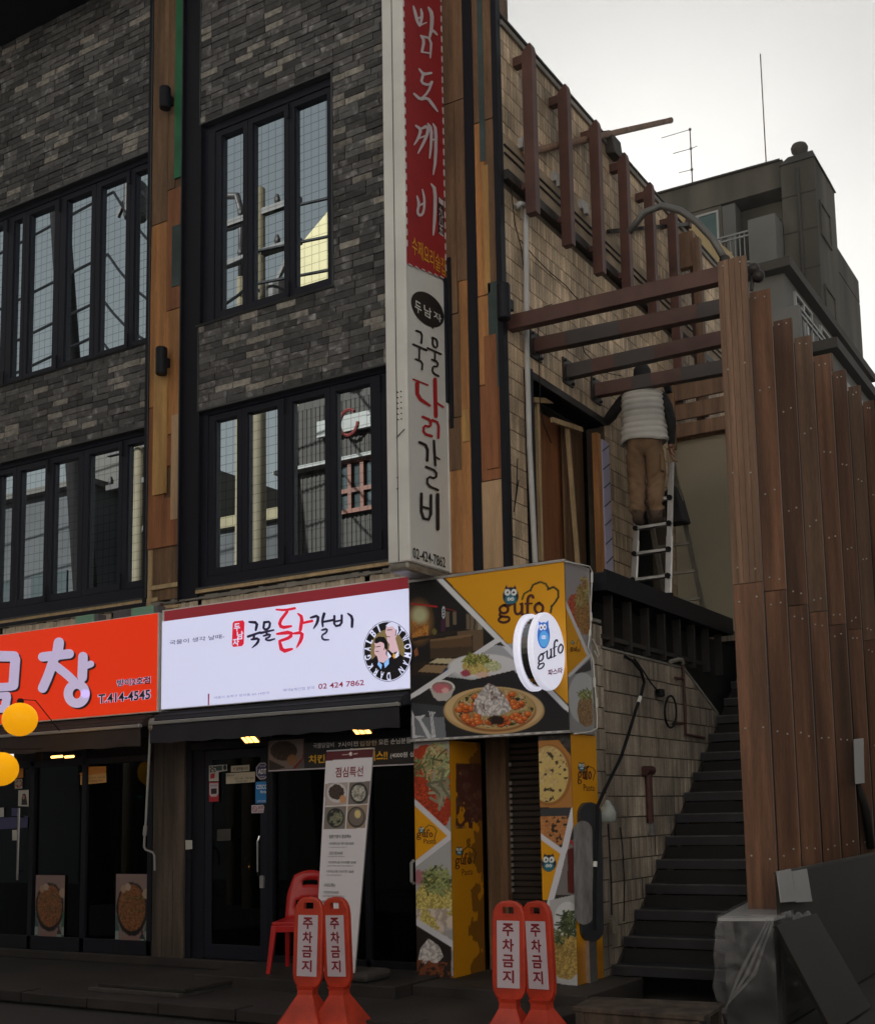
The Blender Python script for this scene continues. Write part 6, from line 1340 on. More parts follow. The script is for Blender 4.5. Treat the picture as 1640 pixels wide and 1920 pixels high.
# vest: padded rings round the trunk
vp = []; nz = 64; H0, H1 = .845, 1.455
for i in range(nz+1):
    u = i/nz; z = H0+(H1-H0)*u; k = abs(math.sin(u*math.pi*10.0))**.55
    a = .222-.016*u if u < .84 else .2086-.125*((u-.84)/.16)**2.2; b = (.165 if u < .8 else .165-.07*((u-.8)/.2)**1.5)
    if u < .06: a, b = a+.006, b+.006
    vp.append((a-.013+.020*k, b-.010+.018*k, z))
q = MB(); n = 36; V = []
for a, b, z in vp:
    for j in range(n):
        t_ = 2*math.pi*j/n; e = .75
        x = a*math.copysign(abs(math.cos(t_))**e, math.cos(t_)); y = b*math.copysign(abs(math.sin(t_))**e, math.sin(t_)); y += .01+.02*(z-.85)
        z2 = z - .03*max(0, (z-1.28)/.13)*abs(x)/.16 + .012*math.sin(3*t_+1)*(z < .9)
        V.append(W_((x*(1.06 if z < 1.0 else 1), y, z2)))
q.add(V, [(i*n+j, i*n+(j+1) % n, (i+1)*n+(j+1) % n, (i+1)*n+j) for i in range(nz) for j in range(n)] + [tuple(nz*n+j for j in range(n))])
q.build('vest', M['vest'], per, smooth=True)
q = MB(); prof = [(.104,1.565),(.108,1.60),(.100,1.645),(.075,1.68),(.03,1.70),(.004,1.703)]; n = 18; V = []
for r, z in prof:
    for j in range(n): V.append(W_((r*.86*math.cos(2*math.pi*j/n), .085+r*math.sin(2*math.pi*j/n), z)))
q.add(V, [(i*n+j, i*n+(j+1) % n, (i+1)*n+(j+1) % n, (i+1)*n+j) for i in range(len(prof)-1) for j in range(n)]); q.build('cap', M['cap'], per, smooth=True)
q = MB(); prof = [(.088,1.50),(.103,1.53),(.106,1.57)]; V = []
for r, z in prof:
    for j in range(n): V.append(W_((r*.84*math.cos(2*math.pi*j/n), .07+r*math.sin(2*math.pi*j/n)*.9, z)))
q.add(V, [(i*n+j, i*n+(j+1) % n, (i+1)*n+(j+1) % n, (i+1)*n+j) for i in range(2) for j in range(n)]); q.build('hair', M['cap'], per, smooth=True)
q = MB(); q.hexa([W_((.16,-.10,.52)),W_((.20,-.06,.52)),W_((.20,.10,.52)),W_((.16,.10,.52))],[W_((.165,-.10,.70)),W_((.195,-.06,.70)),W_((.195,.10,.70)),W_((.165,.10,.70))]).build('cargo_pocket', M['trouser'], per, bevel=.012)
c = PY(1243,716,2.3); t = thing('hand_drill', 'dark power tool held up beside the head of the worker', 'tool', c)
MB().box(c[0]-.10,c[0]+.10,c[1]-.04,c[1]+.04,c[2]-.035,c[2]+.05).build('motor', M['cap'], t, bevel=.012); MB().hexa([(c[0]+.02,c[1]-.03,c[2]-.13),(c[0]+.09,c[1]-.03,c[2]-.13),(c[0]+.09,c[1]+.03,c[2]-.13),(c[0]+.02,c[1]+.03,c[2]-.13)],[(c[0]+.0,c[1]-.03,c[2]-.03),(c[0]+.07,c[1]-.03,c[2]-.03),(c[0]+.07,c[1]+.03,c[2]-.03),(c[0]+.0,c[1]+.03,c[2]-.03)]).build('grip', M['cap'], t, bevel=.008)
MB().tube([(c[0]-.10,c[1],c[2]+.005),(c[0]-.16,c[1],c[2]+.005)], [.022,.012], 10).build('chuck', M['dark_steel'], t)

# ================================================================ door steps
st = structure(MB().box(-2.86,-.66,-.92,.0,.0,.198).build('door_step', M['step_stone'], bevel=.008))
structure(MB().box(-.655,.955,-.68,.40,.0,.182).build('door_step', M['step_stone'], bevel=.008))
mt_ = thing('step_mat', 'low double slab with a mat at the left of the entrance step', 'mat', (-3.1,-1.1,.10))
MB().box(-3.50,-2.42,-1.55,-.62,.10,.135).build('base_board', M['conc_dark'], mt_, bevel=.006); MB().box(-3.44,-2.40,-1.50,-.64,.136,.168).build('top_board', M['step_stone'], mt_, bevel=.006)
q = MB(); r = random.Random(2)

# ================================================================ red chair
t = thing('plastic_chair', 'red plastic chair half hidden behind the leaning menu banner', 'chair', PZ(560,1815,.2))
c0 = PZ(512,1822,.2); cx, cy = c0[0]+.20, c0[1]+.16
def ch(x, y, z): return (cx+x*.93-y*.36, cy+x*.36+y*.93, .2+z)
def chm(q, nm, sm=False): q.v = [ch(*p) for p in q.v]; return q.build(nm, M['red_plastic'], t, smooth=sm, bevel=.006 if not sm else 0)
q = MB(); q.prism([(-.21,-.21,.42),(.21,-.21,.42),(.22,.20,.43),(-.22,.20,.43)], (0,0,.03)); chm(q, 'seat')
q = MB(); q.box(-.20,.20,-.21,-.185,.36,.42).box(-.20,-.175,-.18,.2,.36,.42).box(.175,.20,-.18,.2,.36,.42); chm(q, 'apron')
for sx in (-1,1):
    q = MB(); q.hexa([(sx*.235-.018,-.25,0),(sx*.235+.018,-.25,0),(sx*.235+.018,-.21,0),(sx*.235-.018,-.21,0)],[(sx*.19-.025,-.215,.42),(sx*.19+.025,-.215,.42),(sx*.19+.025,-.165,.42),(sx*.19-.025,-.165,.42)]); chm(q, 'leg')
    q = MB(); q.hexa([(sx*.225-.018,.25,0),(sx*.225+.018,.25,0),(sx*.225+.018,.29,0),(sx*.225-.018,.29,0)],[(sx*.19-.025,.165,.42),(sx*.19+.025,.165,.42),(sx*.19+.025,.215,.42),(sx*.19-.025,.215,.42)]); chm(q, 'leg')
q = MB(); V = []; nu, nv = 10, 10; ok = []
for j in range(nv+1):
    for i in range(nu+1):
        u = -1+2*i/nu; vv = j/nv; w = (.215-.06*max(0,vv-.5)**1.3*2.2); V.append((u*w, .205+.10*vv-.045*(1-u*u)*0+.05*u*u*-.6, .44+.44*vv*(1-.10*u*u)))
F = [(j*(nu+1)+i, j*(nu+1)+i+1, (j+1)*(nu+1)+i+1, (j+1)*(nu+1)+i) for j in range(nv) for i in range(nu) if not (2 <= j <= 3 and 2 <= i <= 7) and not (j == 7 and 3 <= i <= 6)]
q.add(V, F); b = chm(q, 'backrest', True); m = b.modifiers.new('th', 'SOLIDIFY'); m.thickness = .022

# ================================================================ standing menu banner
n0, n1 = PY(590,1820,-.85), PY(665,1822,-.85); u0, u1 = PY(612,1410,-.66), PY(700,1395,-.66)
n1[2] = n0[2]; u1[2] = u0[2]
ux = n1-n0; uz = u0-n0; uxt = u1-u0; nn = np.cross(uxt, uz); nn /= np.linalg.norm(nn); nn = nn if nn[1] < 0 else -nn
SN = Surf(n0, nn, 480, 1350, 3.37)
t = thing('menu_banner', 'tall white lunch menu banner leaning back on a grey water base', 'banner', tuple((n0+n1)/2))
bs = MB().prism([n0-nn*.012, n0+ux-nn*.012, n0+uxt+uz-nn*.012, n0+uz-nn*.012], nn*.010).build('banner_sheet', M['white_sheet'], t)
def menu(x, y):
    P = Paint(x, y, (212,208,214)); P.poly([(440,150),(760,150),(760,232),(440,258)], (86,28,36)); P.ell(598,214,10,13,(220,205,205)); P.line([(545,220),(580,217)], 5, (200,180,180)); P.line([(615,215),(640,212)], 5, (200,180,180))
    P.poly([(440,402),(722,386),(690,683),(425,692)], (150,136,128)); P.poly([(446,405),(584,399),(572,540),(440,547)], (170,156,152)); P.poly([(588,398),(722,388),(706,530),(578,540)], (116,106,102)); P.poly([(438,550),(570,545),(562,686),(428,692)], (120,112,106)); P.poly([(576,544),(704,534),(688,682),(566,686)], (150,130,112))
    P.ell(510,460,62,62,(196,190,192)); m = np.hypot((x-508)/48,(y-455)/48)+.3*(fbm(x/20,y/20,1)-.5) < 1; P.noodles(m, (26,20,18), (76,60,54), 10, 2); P.ell(548,500,20,26,(190,140,96))
    P.ell(650,462,56,66,(44,42,40)); m = np.hypot((x-648)/44,(y-462)/52) < 1; P.noodles(m, (70,68,60), (190,186,174), 14, 4)
    P.ell(502,618,55,62,(40,40,40)); m = np.hypot((x-502)/46,(y-618)/52) < 1; P.blobs(m, (150,150,120), (70,74,60), 20, .45, 5)
    P.ell(634,614,56,66,(50,48,46)); P.ell(634,612,48,56,(110,100,92)); P.ell(642,594,20,26,(206,186,130), .3)
    P.line([(440,546),(705,532)], 7, (210,206,206)); P.line([(586,396),(566,688)], 7, (210,206,206)); return P
printed('menu_print', SN, n0+nn*.003, ux, uz, .0055, menu, t, M['print_matt'], 1.2, ux_top=uxt)
def sn_text(q, s, c0, c1, b=.0, o=.005):
    a = SN.at(*c0, o); d = SN.at(c1[0], c0[1], o); e = SN.at(c0[0], c1[1], o)
    w = ux/np.linalg.norm(ux); up = uz/np.linalg.norm(uz); put_text(q, s, a, a, bold=b, vec=(w*abs((SN.at(*c1,o)-a) @ w), up*abs((SN.at(*c1,o)-a) @ up)))
q = MB(); sn_text(q, '점심특선', (500,364), (678,290), .014); q.build('lettering', M['letter_dkred'], t)
q = MB()
for s, c0, c1 in (('· 일본가정식 점심메뉴', (452,748), (602,722)), ('· 사이드메뉴', (420,1055), (502,1032))): sn_text(q, s, c0, c1, .015)
for s, c0, c1 in (('· 수제 데미까스동 가정식 덮밥 8500원', (455,790), (618,770)), ('· 김밥알 덮밥 8500원', (455,850), (548,830)), ('· 수제 데미까스동 나가사키짬뽕 10500원', (450,908), (632,890)), ('· 가라아게 & 우동 나가사키 정식 10500원', (440,966), (618,948)), ('치킨가라아게 4500원', (426,1098), (522,1080)), ('해물덮밥 9500원', (415,1158), (540,1140)), ('예약', (425,1440), (445,1415))): sn_text(q, s, c0, c1, .004)
for c0, c1 in (((460,808),(575,800)), ((455,866),(560,858)), ((448,926),(612,916)), ((440,984),(540,976)), ((420,1118),(560,1108))): sn_text(q, '신선한 재료로 매일 아침 준비합니다', c0, c1)
sn_text(q, '02-424-7862', (424,1482), (585,1445), .02)
q.build('lettering', M['letter_black'], t)
c = (n0+n1)/2; MB().box(c[0]-.28,c[0]+.34,c[1]+.0,c[1]+.36,.2,.285).build('water_base', M['conc_dark'], t, bevel=.035)
a = (u0+u1)/2; MB().tube([(c[0]+.05,c[1]+.16,.28),(a[0],a[1]+.03,a[2]+.02)], .012, 8).build('pole', M['alu'], t); MB().tube([u0+(0,.012,.005), u1+(0,.012,.005)], .011, 8).build('top_bar', M['alu'], t)

# ================================================================ no parking pylons
def pylon_mesh():
    L = []
    # paddle: rounded board with a handle hole, made of a ring at the top and a plate below
    q = MB(); w, r, z0, z1 = .114, .10, .335, 1.0; d = .045
    def outline(s, zoff=0):
        pts = []
        for k in range(9): a = math.pi*k/8; pts.append((w*s*math.cos(a) if 0 else (w*s)*math.copysign(abs(math.cos(a))**.75, math.cos(a)), (z1-.13)+(.13*s)*abs(math.sin(a))**.9))
        for k in range(9): a = math.pi+math.pi*k/8; pts.append(((w*s)*math.copysign(abs(math.cos(a))**.7, math.cos(a)) if 0 < k < 8 else (w*s)*(-1 if k == 0 else 1), (z0+.12)-(.12*s)*abs(math.sin(a))))
        return pts
    O = outline(1); I = outline(.90); h = [(-.038,.912),(.038,.912),(.038,.958),(-.038,.958)]
    n = len(O)
    def ring(pts, y): return [(x, y, z) for x, z in pts]
    for sg in (-1, 1):
        A = ring(O, sg*.018); Bv = ring(I, sg*d/2)
        q.add(A+Bv, [(i, (i+1) % n, n+(i+1) % n, n+i) for i in range(n)])
        # face with a hole: bridge to the rectangle
        Hn = [(h[2] if (x >= 0) else h[3]) if z > .93 else ((h[1] if x >= 0 else h[0])) for x, z in I]
        ring_h = ring(Hn, sg*d/2); q.add(Bv+ring_h, [(i, (i+1) % n, n+(i+1) % n, n+i) for i in range(n)])
    q.add(ring(O,-.018)+ring(O,.018), [(i, (i+1) % n, n+(i+1) % n, n+i) for i in range(n)])
    q.add(ring(h,-d/2)+ring(h,d/2), [(i, (i+1) % 4, 4+(i+1) % 4, 4+i) for i in range(4)])
    pad = q.mesh('paddle', M['orange_plastic']); bm = bmesh.new(); bm.from_mesh(pad); bmesh.ops.remove_doubles(bm, verts=bm.verts, dist=1e-5); bmesh.ops.dissolve_degenerate(bm, edges=bm.edges, dist=1e-5); bmesh.ops.recalc_face_normals(bm, faces=bm.faces); bm.to_mesh(pad); bm.free()
    q = MB(); n = 4
    prof = [(.235,0),(.235,.025),(.20,.04),(.062,.30),(.06,.335),(.07,.36)]
    V = []
    for r, z in prof:
        for sx, sy in ((-1,-1),(1,-1),(1,1),(-1,1)):
            for t_ in ((.94,1),(1,.94)) if sx*sy > 0 else ((1,.94),(.94,1)): V.append((sx*r*t_[0], sy*r*t_[1]*(1 if z < .3 else .8), z))
    m = 8; q.add(V, [(i*m+j, i*m+(j+1) % m, (i+1)*m+(j+1) % m, (i+1)*m+j) for i in range(len(prof)-1) for j in range(m)] + [tuple(range(m))[::-1], tuple((len(prof)-1)*m+j for j in range(m))])
    base = q.mesh('cone_base', M['orange_plastic'])
    q = MB().box(-.078,.078,-.0275,-.0235,.43,.868); stk = q.mesh('sticker', M['sticker'])
    q = MB()
    for k, chx in enumerate('주차금지'): put_text(q, chx, (-.040,-.0292,.768-k*.102), (.040,-.0292,.852-k*.102), bold=.03)
    txt = q.mesh('lettering', M['letter_dkred'])
    return [('cone_base', base, .006), ('paddle', pad, 0), ('sticker', stk, 0)], ('lettering', txt)
parts, letters = pylon_mesh()
pyl = thing('no_parking_pylon', '', 'pylon', (0,0,0), 'no parking pylons standing along the kerb')
for nm, me, bv in parts:
    o = link(nm, me, pyl, bv)
    if nm == 'sticker': link(letters[0], letters[1], o)
spec = [((574,1760), -2.05, 14, 'orange no parking pylon in front of the red chair, tall handle at left'), ((638,1760), -1.95, 4, 'orange no parking pylon directly in front of the white menu banner'),
        ((951,1765), -2.0, 12, 'orange no parking pylon in front of the roller shutter'), ((1015,1765), -1.95, -6, 'orange no parking pylon before the printed post right of the shutter')]
for i, ((px, py), Y, rz, lab) in enumerate(spec):
    o = pyl if i == 0 else copy_tree(pyl)
    c = PY(px, py, Y); o.location = (c[0], Y, 0); o.rotation_euler = (math.radians((-2,1,0,1.5)[i]), math.radians((1,-1.5,1,-1)[i]), math.radians(rz)); o['label'] = lab

# ================================================================ clutter at the foot of the stairs
t = thing('low_bench', 'low wooden box step with a brown top at the foot of the stairs', 'bench', (1.7,-1.0,0))
a, b, c_, d = PZ(1072,1888,.26), PZ(1318,1906,.26), PZ(1358,1880,.26), PZ(1110,1868,.26)
MB().prism([a,b,c_,d], (0,0,-.03)).build('top_board', M['wood_board'], t, bevel=.004)
ctr = (a+b+c_+d)/4
for p in (a,b,c_,d):
    p2 = p+(ctr-p)*.12; MB().box(p2[0]-.03,p2[0]+.03,p2[1]-.03,p2[1]+.03,0,.228).build('leg', M['wood_board'], t)
MB().beam(a+(ctr-a)*.1-(0,0,.07), b+(ctr-b)*.1-(0,0,.07), .02, .08).build('apron', M['wood_board'], t)
# polythene covered cabinet
zc = .80
a, b, c_, d = PZ(1345,1719,zc), PZ(1450,1719,zc), PZ(1526,1694,zc), PZ(1415,1682,zc)
t = thing('covered_cabinet', 'cabinet wrapped in cloudy polythene sheet at the foot of the timber posts', 'cabinet', tuple((a+b+c_+d)/4*np.array((1,1,0))))
ctr = (a+b+c_+d)/4
ins_ = [p+(ctr-p)*.10 for p in (a,b,c_,d)]
MB().prism([np.array((p[0],p[1],.02)) for p in ins_], (0,0,zc-.05)).build('cabinet_body', M['dark_void'], t)
MB().prism([p-(0,0,.03) for p in (a,b,c_,d)], (0,0,.02)).build('cabinet_top', M['pipe_white'], t)
q = MB(); nj, ni = 36, 112; V = []; r = random.Random(3)
lp = [a,b,c_,d]
for j in range(nj+1):
    u = j/nj; z = zc*(1-u)+.01
    for i in range(ni):
        s = i/ni*4; k = int(s); f_ = s-k; p = lp[k]*(1-f_)+lp[(k+1) % 4]*f_; o = p-ctr; o[2] = 0; o = o/np.linalg.norm(o)
        bulge = .015+(.13 if k in (0,3) else .05)*math.sin(math.pi*min(u*1.1,1))*(.5+.9*vnoise(np.array(i*.15), np.array(j*.13), 3))-.30*max(0,u-.72)*(1 if k in (0,3) else .2)
        n1_ = float(fbm(np.array(i*.16+j*.05), np.array(j*.20-i*.04), 6)); n2_ = float(fbm(np.array(i*.33-j*.2), np.array(j*.22+i*.1), 8)); wr = .055*(abs(n1_-.5)*2)+.022*(abs(n2_-.5)*2)-.025; q_ = p+o*(bulge+wr); V.append((q_[0], q_[1], z-.02*abs(wr)*10*u))
q.add(V, [(j*ni+i, j*ni+(i+1) % ni, (j+1)*ni+(i+1) % ni, (j+1)*ni+i) for j in range(nj) for i in range(ni)])
V = []; n6 = 8
for j in range(n6+1):
    for i in range(n6+1):
        u, w_ = i/n6, j/n6; p = (a*(1-u)+b*u)*(1-w_)+(d*(1-u)+c_*u)*w_; V.append((p[0],p[1],zc+.006+.012*vnoise(np.array(u*6.), np.array(w_*5.), 5)))
q.add(V, [(j*(n6+1)+i, j*(n6+1)+i+1, (j+1)*(n6+1)+i+1, (j+1)*(n6+1)+i) for j in range(n6) for i in range(n6)])
q.build('polythene_sheet', M['polythene'], t, smooth=True)
q = MB()
for s in range(3): q.tube([b+np.array((-.02*s,-.02,-.02)), (a*.55+b*.45)+np.array((-.05*s+.1,-.10-.01*s,-.38)), a+np.array((.02+.015*s,-.10,-.66))], [.006,.014,.005], 5)
for s in range(9): q.tube([a+np.array((.02,-.12,-.64)), a+np.array((.02+.06*(s-4)*.5,-.16-.015*s,-.72-.01*s))], [.012,.003], 5)
q.build('gathered_fold', M['polythene'], t, smooth=True)
t = thing('leaning_board', 'long dark plank propped against the polythene covered cabinet', 'board', (3,-1.6,0))
p0, p1 = PZ(1455,1735,zc-.02), PZ(1530,1712,zc-.02); e0, e1 = PZ(1560,1935,.02), PZ(1640,1900,.02)
nr_ = np.cross(p1-p0, e0-p0); nr_ /= np.linalg.norm(nr_)
e1 = e0+(p1-p0)*1.15; MB().prism([p0,p1,e1,e0], nr_*.03).build('plank', M['board_dark'], t, bevel=.004)
t = thing('site_board', 'large dark site board standing along the right side with a pale top edge', 'board', (2.6,3,0))
h0, h1 = PX(1452,1641,2.36), PX(1700,1578,2.36)
MB().prism([(2.36,h0[1],0.02),(2.36,h0[1],h0[2]),(2.36,7.0,h0[2]+.02),(2.36,7.0,.02)], (.03,0,0)).build('panel', M['board_dark'], t); MB().beam((2.372,h0[1],h0[2]+.012),(2.372,7.0,h0[2]+.03),.045,.02).build('top_edge', M['conc_dark'], t)
q = PX(1470,1640,2.33); w_ = PX(1525,1640,2.33)
for k, (x0, x1) in enumerate(((1457,1482),(1484,1512))):
    t = thing('white_board_offcut', ('left' if k == 0 else 'right')+' one of two pale board offcuts standing behind the wrapped cabinet', 'offcut', (2.3, .3, .8), 'pale board offcuts behind the cabinet')
    a0, a1, b0_, b1_ = PX(x0,1634,2.41), PX(x1,1629,2.41), PX(x1+10,1690,2.43), PX(x0+8,1692,2.43)
    MB().prism([a0,a1,b1_*0+b0_,b1_], (-.012,0,0)).build('sheet', M['white_sheet'], t)
c = PX(1609,1427,2.30); t = thing('paper_notice', 'blank white paper fixed to the dark posts at the right edge', 'notice', c)
MB().prism([PX(1600,1386,2.27),PX(1618,1384,2.27),PX(1620,1468,2.27),PX(1603,1470,2.27)], (-.006,0,0)).build('sheet', M['white_sheet'], t)
t = thing('hanging_tarp', 'dark rolled tarp leaning under the white paper at the right edge', 'tarp', PX(1625,1520,2.3))
MB().tube([PX(1607,1470,2.2), PX(1622,1520,2.2), PX(1632,1590,2.2)], [.03,.05,.04], 8).build('roll', M['board_dark'], t, smooth=True)

# ================================================================ bulbs inside the second floor windows
for px, py, lab in ((186,1107,'small glowing bulb inside the lower left window'), (651,969,'small glowing bulb inside the lower right window')):
    c = PY(px, py, .55); t = thing('light_bulb', lab, 'bulb', c, 'bulbs behind the second floor windows')
    MB().sphere(c, .035, 14, 10, 1, 1, 1.25).build('glass_bulb', M['bulb'], t, smooth=True); MB().lathe([(.016,0),(.016,.05),(.006,.06)], (c[0],c[1],c[2]+.035), 10).build('socket', M['black_metal'], t)
    MB().tube([(c[0],c[1],c[2]+.09),(c[0],c[1],5.99)], .005, 5).build('flex', M['rubber'], t)

# ================================================================ across the street: what the glass reflects
def RP(x, y, Y):
    P = PY(x, y, YG); d = (P-CAM)*np.array((1,-1,1)); return P+d*((Y-YG)/d[1])
def pole_(x, y, h, lab, lamp=False):
    t = thing('utility_pole', lab, 'pole', (x,y,0), 'poles across the street')
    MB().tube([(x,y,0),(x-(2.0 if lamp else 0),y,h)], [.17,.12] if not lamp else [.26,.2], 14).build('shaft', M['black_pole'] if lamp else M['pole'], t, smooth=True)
    for z in (h-.5, h-1.3): MB().box(x-1.0,x+1.0,y-.06,y+.06,z-.06,z+.06).build('cross_arm', M['dark_steel'], t)
    q = MB()
    for z in (h-.5, h-1.3):
        for dx in (-.9,-.45,.45,.9): q.lathe([(.03,0),(.06,.06),(.06,.12),(.03,.2)], (x+dx,y,z+.06), 8)
    q.build('insulator', M['dark_steel'], t)
    MB().lathe([(.22,-.4),(.24,-.35),(.24,.3),(.2,.36)], (x+.4,y-.1,h-2.3), 14).build('transformer', M['dark_steel'], t)
    MB().beam((x,y,h-2.6),(x+.8,y,h-1.4),.07,.07).build('stay', M['dark_steel'], t)
    return t
a = RP(485,700,-7); pA = (a[0], -7, 13.4); pole_(*pA, 'concrete utility pole reflected in the right bay windows')
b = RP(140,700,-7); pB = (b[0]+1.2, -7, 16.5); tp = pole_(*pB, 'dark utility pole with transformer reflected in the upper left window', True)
c = RP(262,900,-9); pole_(c[0], -9, 10.3, 'short utility pole reflected in the lower left window')
a = RP(453,500,-7.6); t = thing('street_lamp', 'curved arm street lamp reflected in the upper right window', 'lamp', (a[0],-7.6,0))
h = RP(453,400,-7.6)[2]; tip = RP(415,368,-7.6)
MB().tube([(a[0],-7.6,0),(a[0],-7.6,h*.9)], [.14,.09], 12).build('shaft', M['pole'], t, smooth=True)
MB().tube([(a[0],-7.6,h*.9),(a[0],-7.6,h),(a[0]-.12,-7.6,h+.4),(tip[0],-7.6,tip[2]),(tip[0]-.6,-7.6,tip[2]+.05)], .07, 10).build('arm', M['dark_steel'], t, smooth=True)
MB().sphere((tip[0]-.9,-7.6,tip[2]), .2, 12, 8, 1.8, .8, .5).build('lamp_head', M['dark_steel'], t)
q = []
for k, (z1, z2) in enumerate(((12.9,15.2),(12.1,14.4),(11.4,13.0),(10.9,12.0),(10.3,11.2))):
    t = thing('overhead_wire', ('topmost','second from the top','middle','fourth from the top','lowest')[k]+' of the black overhead wires mirrored in the upper windows', 'wire', (pA[0],-7,z1), 'overhead wires across the street')
    q = MB()
    for x0, zz0, x1, zz1 in ((pA[0], z1, pB[0], z2), (pA[0], z1, 30, z1-.6), (pB[0], z2, -50, z2-1)):
        q.tube([(x0+(x1-x0)*s, -7+.12*k, zz0+(zz1-zz0)*s-.9*4*s*(1-s)) for s in np.linspace(0,1,13)], .030, 5)
    q.build('wire', M['rubber'], t)
# brown sheet-clad building with orange timber window and a white sign
x1 = RP(545,800,-12)[0]; t = thing('opposite_building', 'brown corrugated building with orange timber windows across the street', 'building', (-8,-13,0))
zt = RP(640,690,-12)[2]+.4
MB().prism([(x1,-12,0),(x1+9,-12,0),(x1+9,-12,zt),(x1+4.6,-12,zt+2.0),(x1+.9,-12,zt+.6),(x1,-12,zt-1.6)], (0,-9,0)).build('wall', M['opp_dark'], t)
q = MB()
for k in range(70): q.box(x1+.06+k*.128, x1+.11+k*.128, -11.995, -11.982, 5.2, zt-1.2)
q.build('rib', M['opp_dark'], t, kind='stuff')
z0_, z1_ = RP(670,955,-12)[2], RP(670,870,-12)[2]; xa, xb = RP(636,900,-12)[0], RP(712,900,-12)[0]
for xo in (0,2.6):
    f = MB().box(xa+xo,xb+xo,-11.93,-11.85,z0_-.1,z0_).box(xa+xo,xb+xo,-11.93,-11.85,z1_,z1_+.12).box(xa+xo,xb+xo,-11.93,-11.85,(z0_*.6+z1_*.4)-.05,(z0_*.6+z1_*.4)+.05)
    for k in range(4): f.box(xa+xo+(xb-xa-.1)*k/3, xa+xo+(xb-xa-.1)*k/3+.1, -11.932,-11.852,z0_,z1_)
    f = f.build('window', M['opp_orange'], t); MB().box(xa+xo,xb+xo,-11.96,-11.94,z0_,z1_).build('pane', M['window_dark'], f)
zs0, zs1 = RP(650,815,-12)[2], RP(650,785,-12)[2]; xs = RP(604,800,-12)[0]
M['opp_sign'] = mat('dim_white_sign', (.20,.20,.19), .6, var=.1)
s_ = MB().box(xs,xs+4.6,-11.9,-11.8,zs0,zs1).build('wall_sign', M['opp_sign'], t)
q = MB()
xr_ = RP(664,800,-12)[0]; nr2 = [(xr_+.26*math.cos(a), -11.79, (zs0+zs1)/2+.30*math.sin(a)) for a in np.linspace(.9, 6.2, 18)]; q.tube(nr2, .04, 6, 0); q.build('lettering', mat('faded_red_ring', (.13,.012,.010), .7, var=.1), s_)
q = MB(); put_text(q, '酒', (xr_+1.05,-11.795,zs0+.1), (xr_+.50,-11.795,zs1-.1), bold=.02); q.build('lettering', M['letter_black'], s_)
MB().box(x1-.3,x1+9.3,-11.98,-11.7,z1_+.05,z1_+.13).build('ledge', M['opp_sign'], t)
# low roofs in the left reflections
zt = RP(80,930,-12)[2]; xl, xr = -34.0, RP(170,930,-12)[0]
t = thing('opposite_building', 'long grey low building across the street, mirrored in the lower left window', 'building', (-26,-14,0))
MB().box(xl,xr,-20,-12.0,0,zt).build('wall', M['opp_grey'], t); MB().box(xl,xr+.2,-20,-11.7,zt,zt+.15).build('roof_edge', M['slab'], t)
for k in range(6): MB().box(xr-2.2-k*2.2, xr-.8-k*2.2, -11.99, -11.95, zt-3.6, zt-2.2).build('window', M['window_dark'], t)
zt2 = RP(200,828,-13)[2]; xa, xb = RP(172,900,-13)[0], RP(236,900,-13)[0]
t = thing('opposite_building', 'narrow dark tall house across the street, mirrored in the lower left window', 'building', ((xa+xb)/2,-14,0))
MB().prism([(xa,-13,0),(xb,-13,0),(xb,-13,zt2-2.4),(xa+1.2,-13,zt2),(xa,-13,zt2)], (0,-7,0)).build('wall', M['slab'], t); MB().box(xa+.4,xa+1.2,-12.98,-12.94,zt2-4,zt2-3).build('window', M['window_dark'], t)
zt3 = RP(430,972,-14)[2]; t = thing('opposite_building', 'pale low shop across the street beside the brown sheet-clad building', 'building', (-18,-16,0))
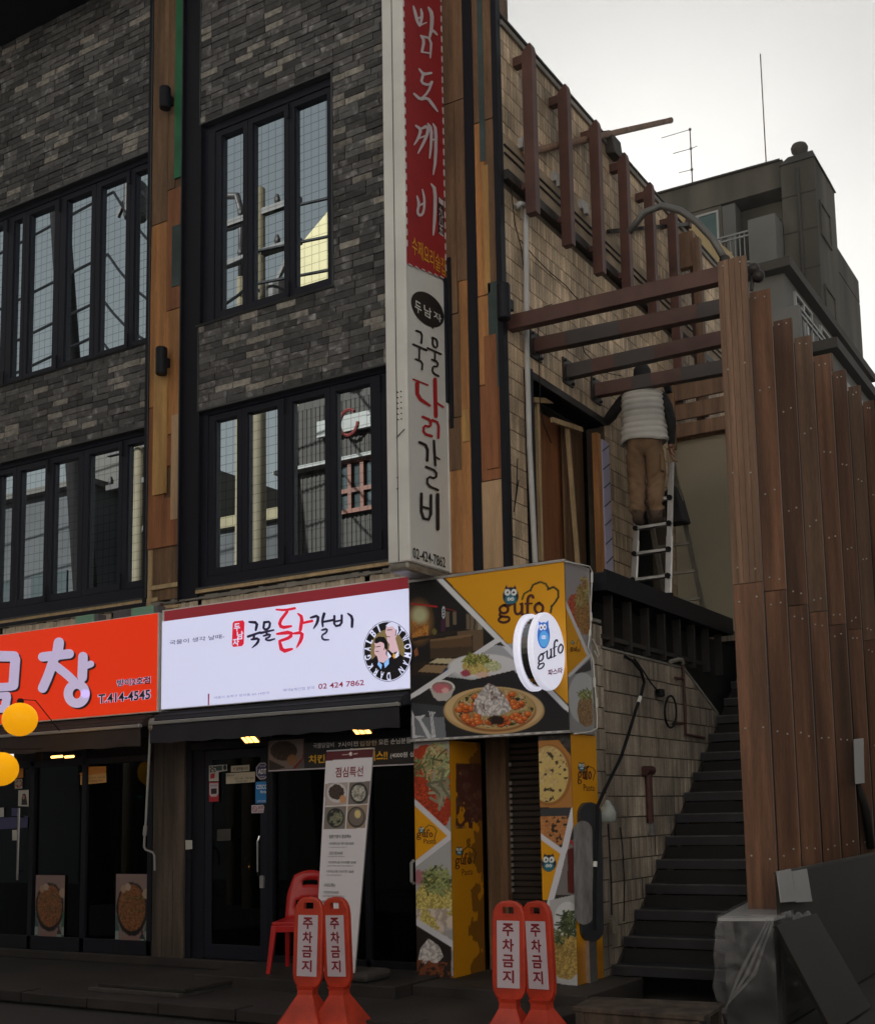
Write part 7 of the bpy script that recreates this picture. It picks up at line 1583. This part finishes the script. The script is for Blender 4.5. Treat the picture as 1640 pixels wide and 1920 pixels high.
MB().box(xb+.1,x1-.1,-22,-14,0,zt3-.3).build('wall', M['opp_grey'], t); MB().box(xb+.1,x1-.1,-22.2,-13.8,zt3-.3,zt3).build('roof_edge', M['opp_cream'], t)
# sunny yellow block farther off
xa, xb = RP(552,450,-34)[0], RP(640,450,-34)[0]; zt4 = RP(590,420,-34)[2]
t = thing('yellow_tower_block', 'sunlit yellow block far across the street mirrored in the upper right window', 'building', (xa,-36,0))
z5 = RP(556,470,-34)[2]; MB().prism([(xa,-34,0),(xb+6,-34,0),(xb+6,-34,zt4+1.5),(xb,-34,zt4+1.0),(xa,-34,z5)], (0,-10,0)).build('wall', M['opp_yellow'], t)
for k in range(3): MB().box(xa+1.2+k*2.0,xa+2.0+k*2.0,-33.98,-33.9,zt4-7.5,zt4-6.3).build('window', M['window_dark'], t)
# unseen street behind the viewpoint; first building made tall and pale as sun bounce
t = thing('opposite_building', 'unseen four storey building across the street, made pale to bounce light onto the shop', 'building', (8,-17,0))
MB().box(x1+9.3,24,-24,-14,0,15).build('wall', M['opp_bounce'], t); 
for i in range(7):
    for z in (4.2,7.2,10): MB().box(x1+11+i*3.4,x1+12.8+i*3.4,-13.99,-13.95,z-1,z+.4).build('window', M['window_dark'], t)
t = thing('opposite_building', 'grey building on the right beyond the site boards', 'building', (14,3,0))
MB().box(7.5,20,1.5,14,0,9.0).build('wall', M['house_b'], t)
for z in (4.2,7.2): MB().box(7.44,7.48,4,6,z-1,z+.4).build('window', M['window_dark'], t)

# ================================================================ air: thin haze lit by the low sun
hz = MB().box(-62, 62, -62, 62, -1.5, 32).build('haze', bpy.data.materials.new('haze'))
hz['kind'] = 'stuff'; hm = hz.data.materials[0]; hm.use_nodes = True; hn = hm.node_tree.nodes
hn.remove(hn['Principled BSDF']); pv = hn.new('ShaderNodeVolumePrincipled'); pv.inputs['Density'].default_value = 0.0007; pv.inputs['Color'].default_value = (.92,.92,.92,1); pv.inputs['Anisotropy'].default_value = 0.65
hm.node_tree.links.new(pv.outputs[0], hn['Material Output'].inputs['Volume'])
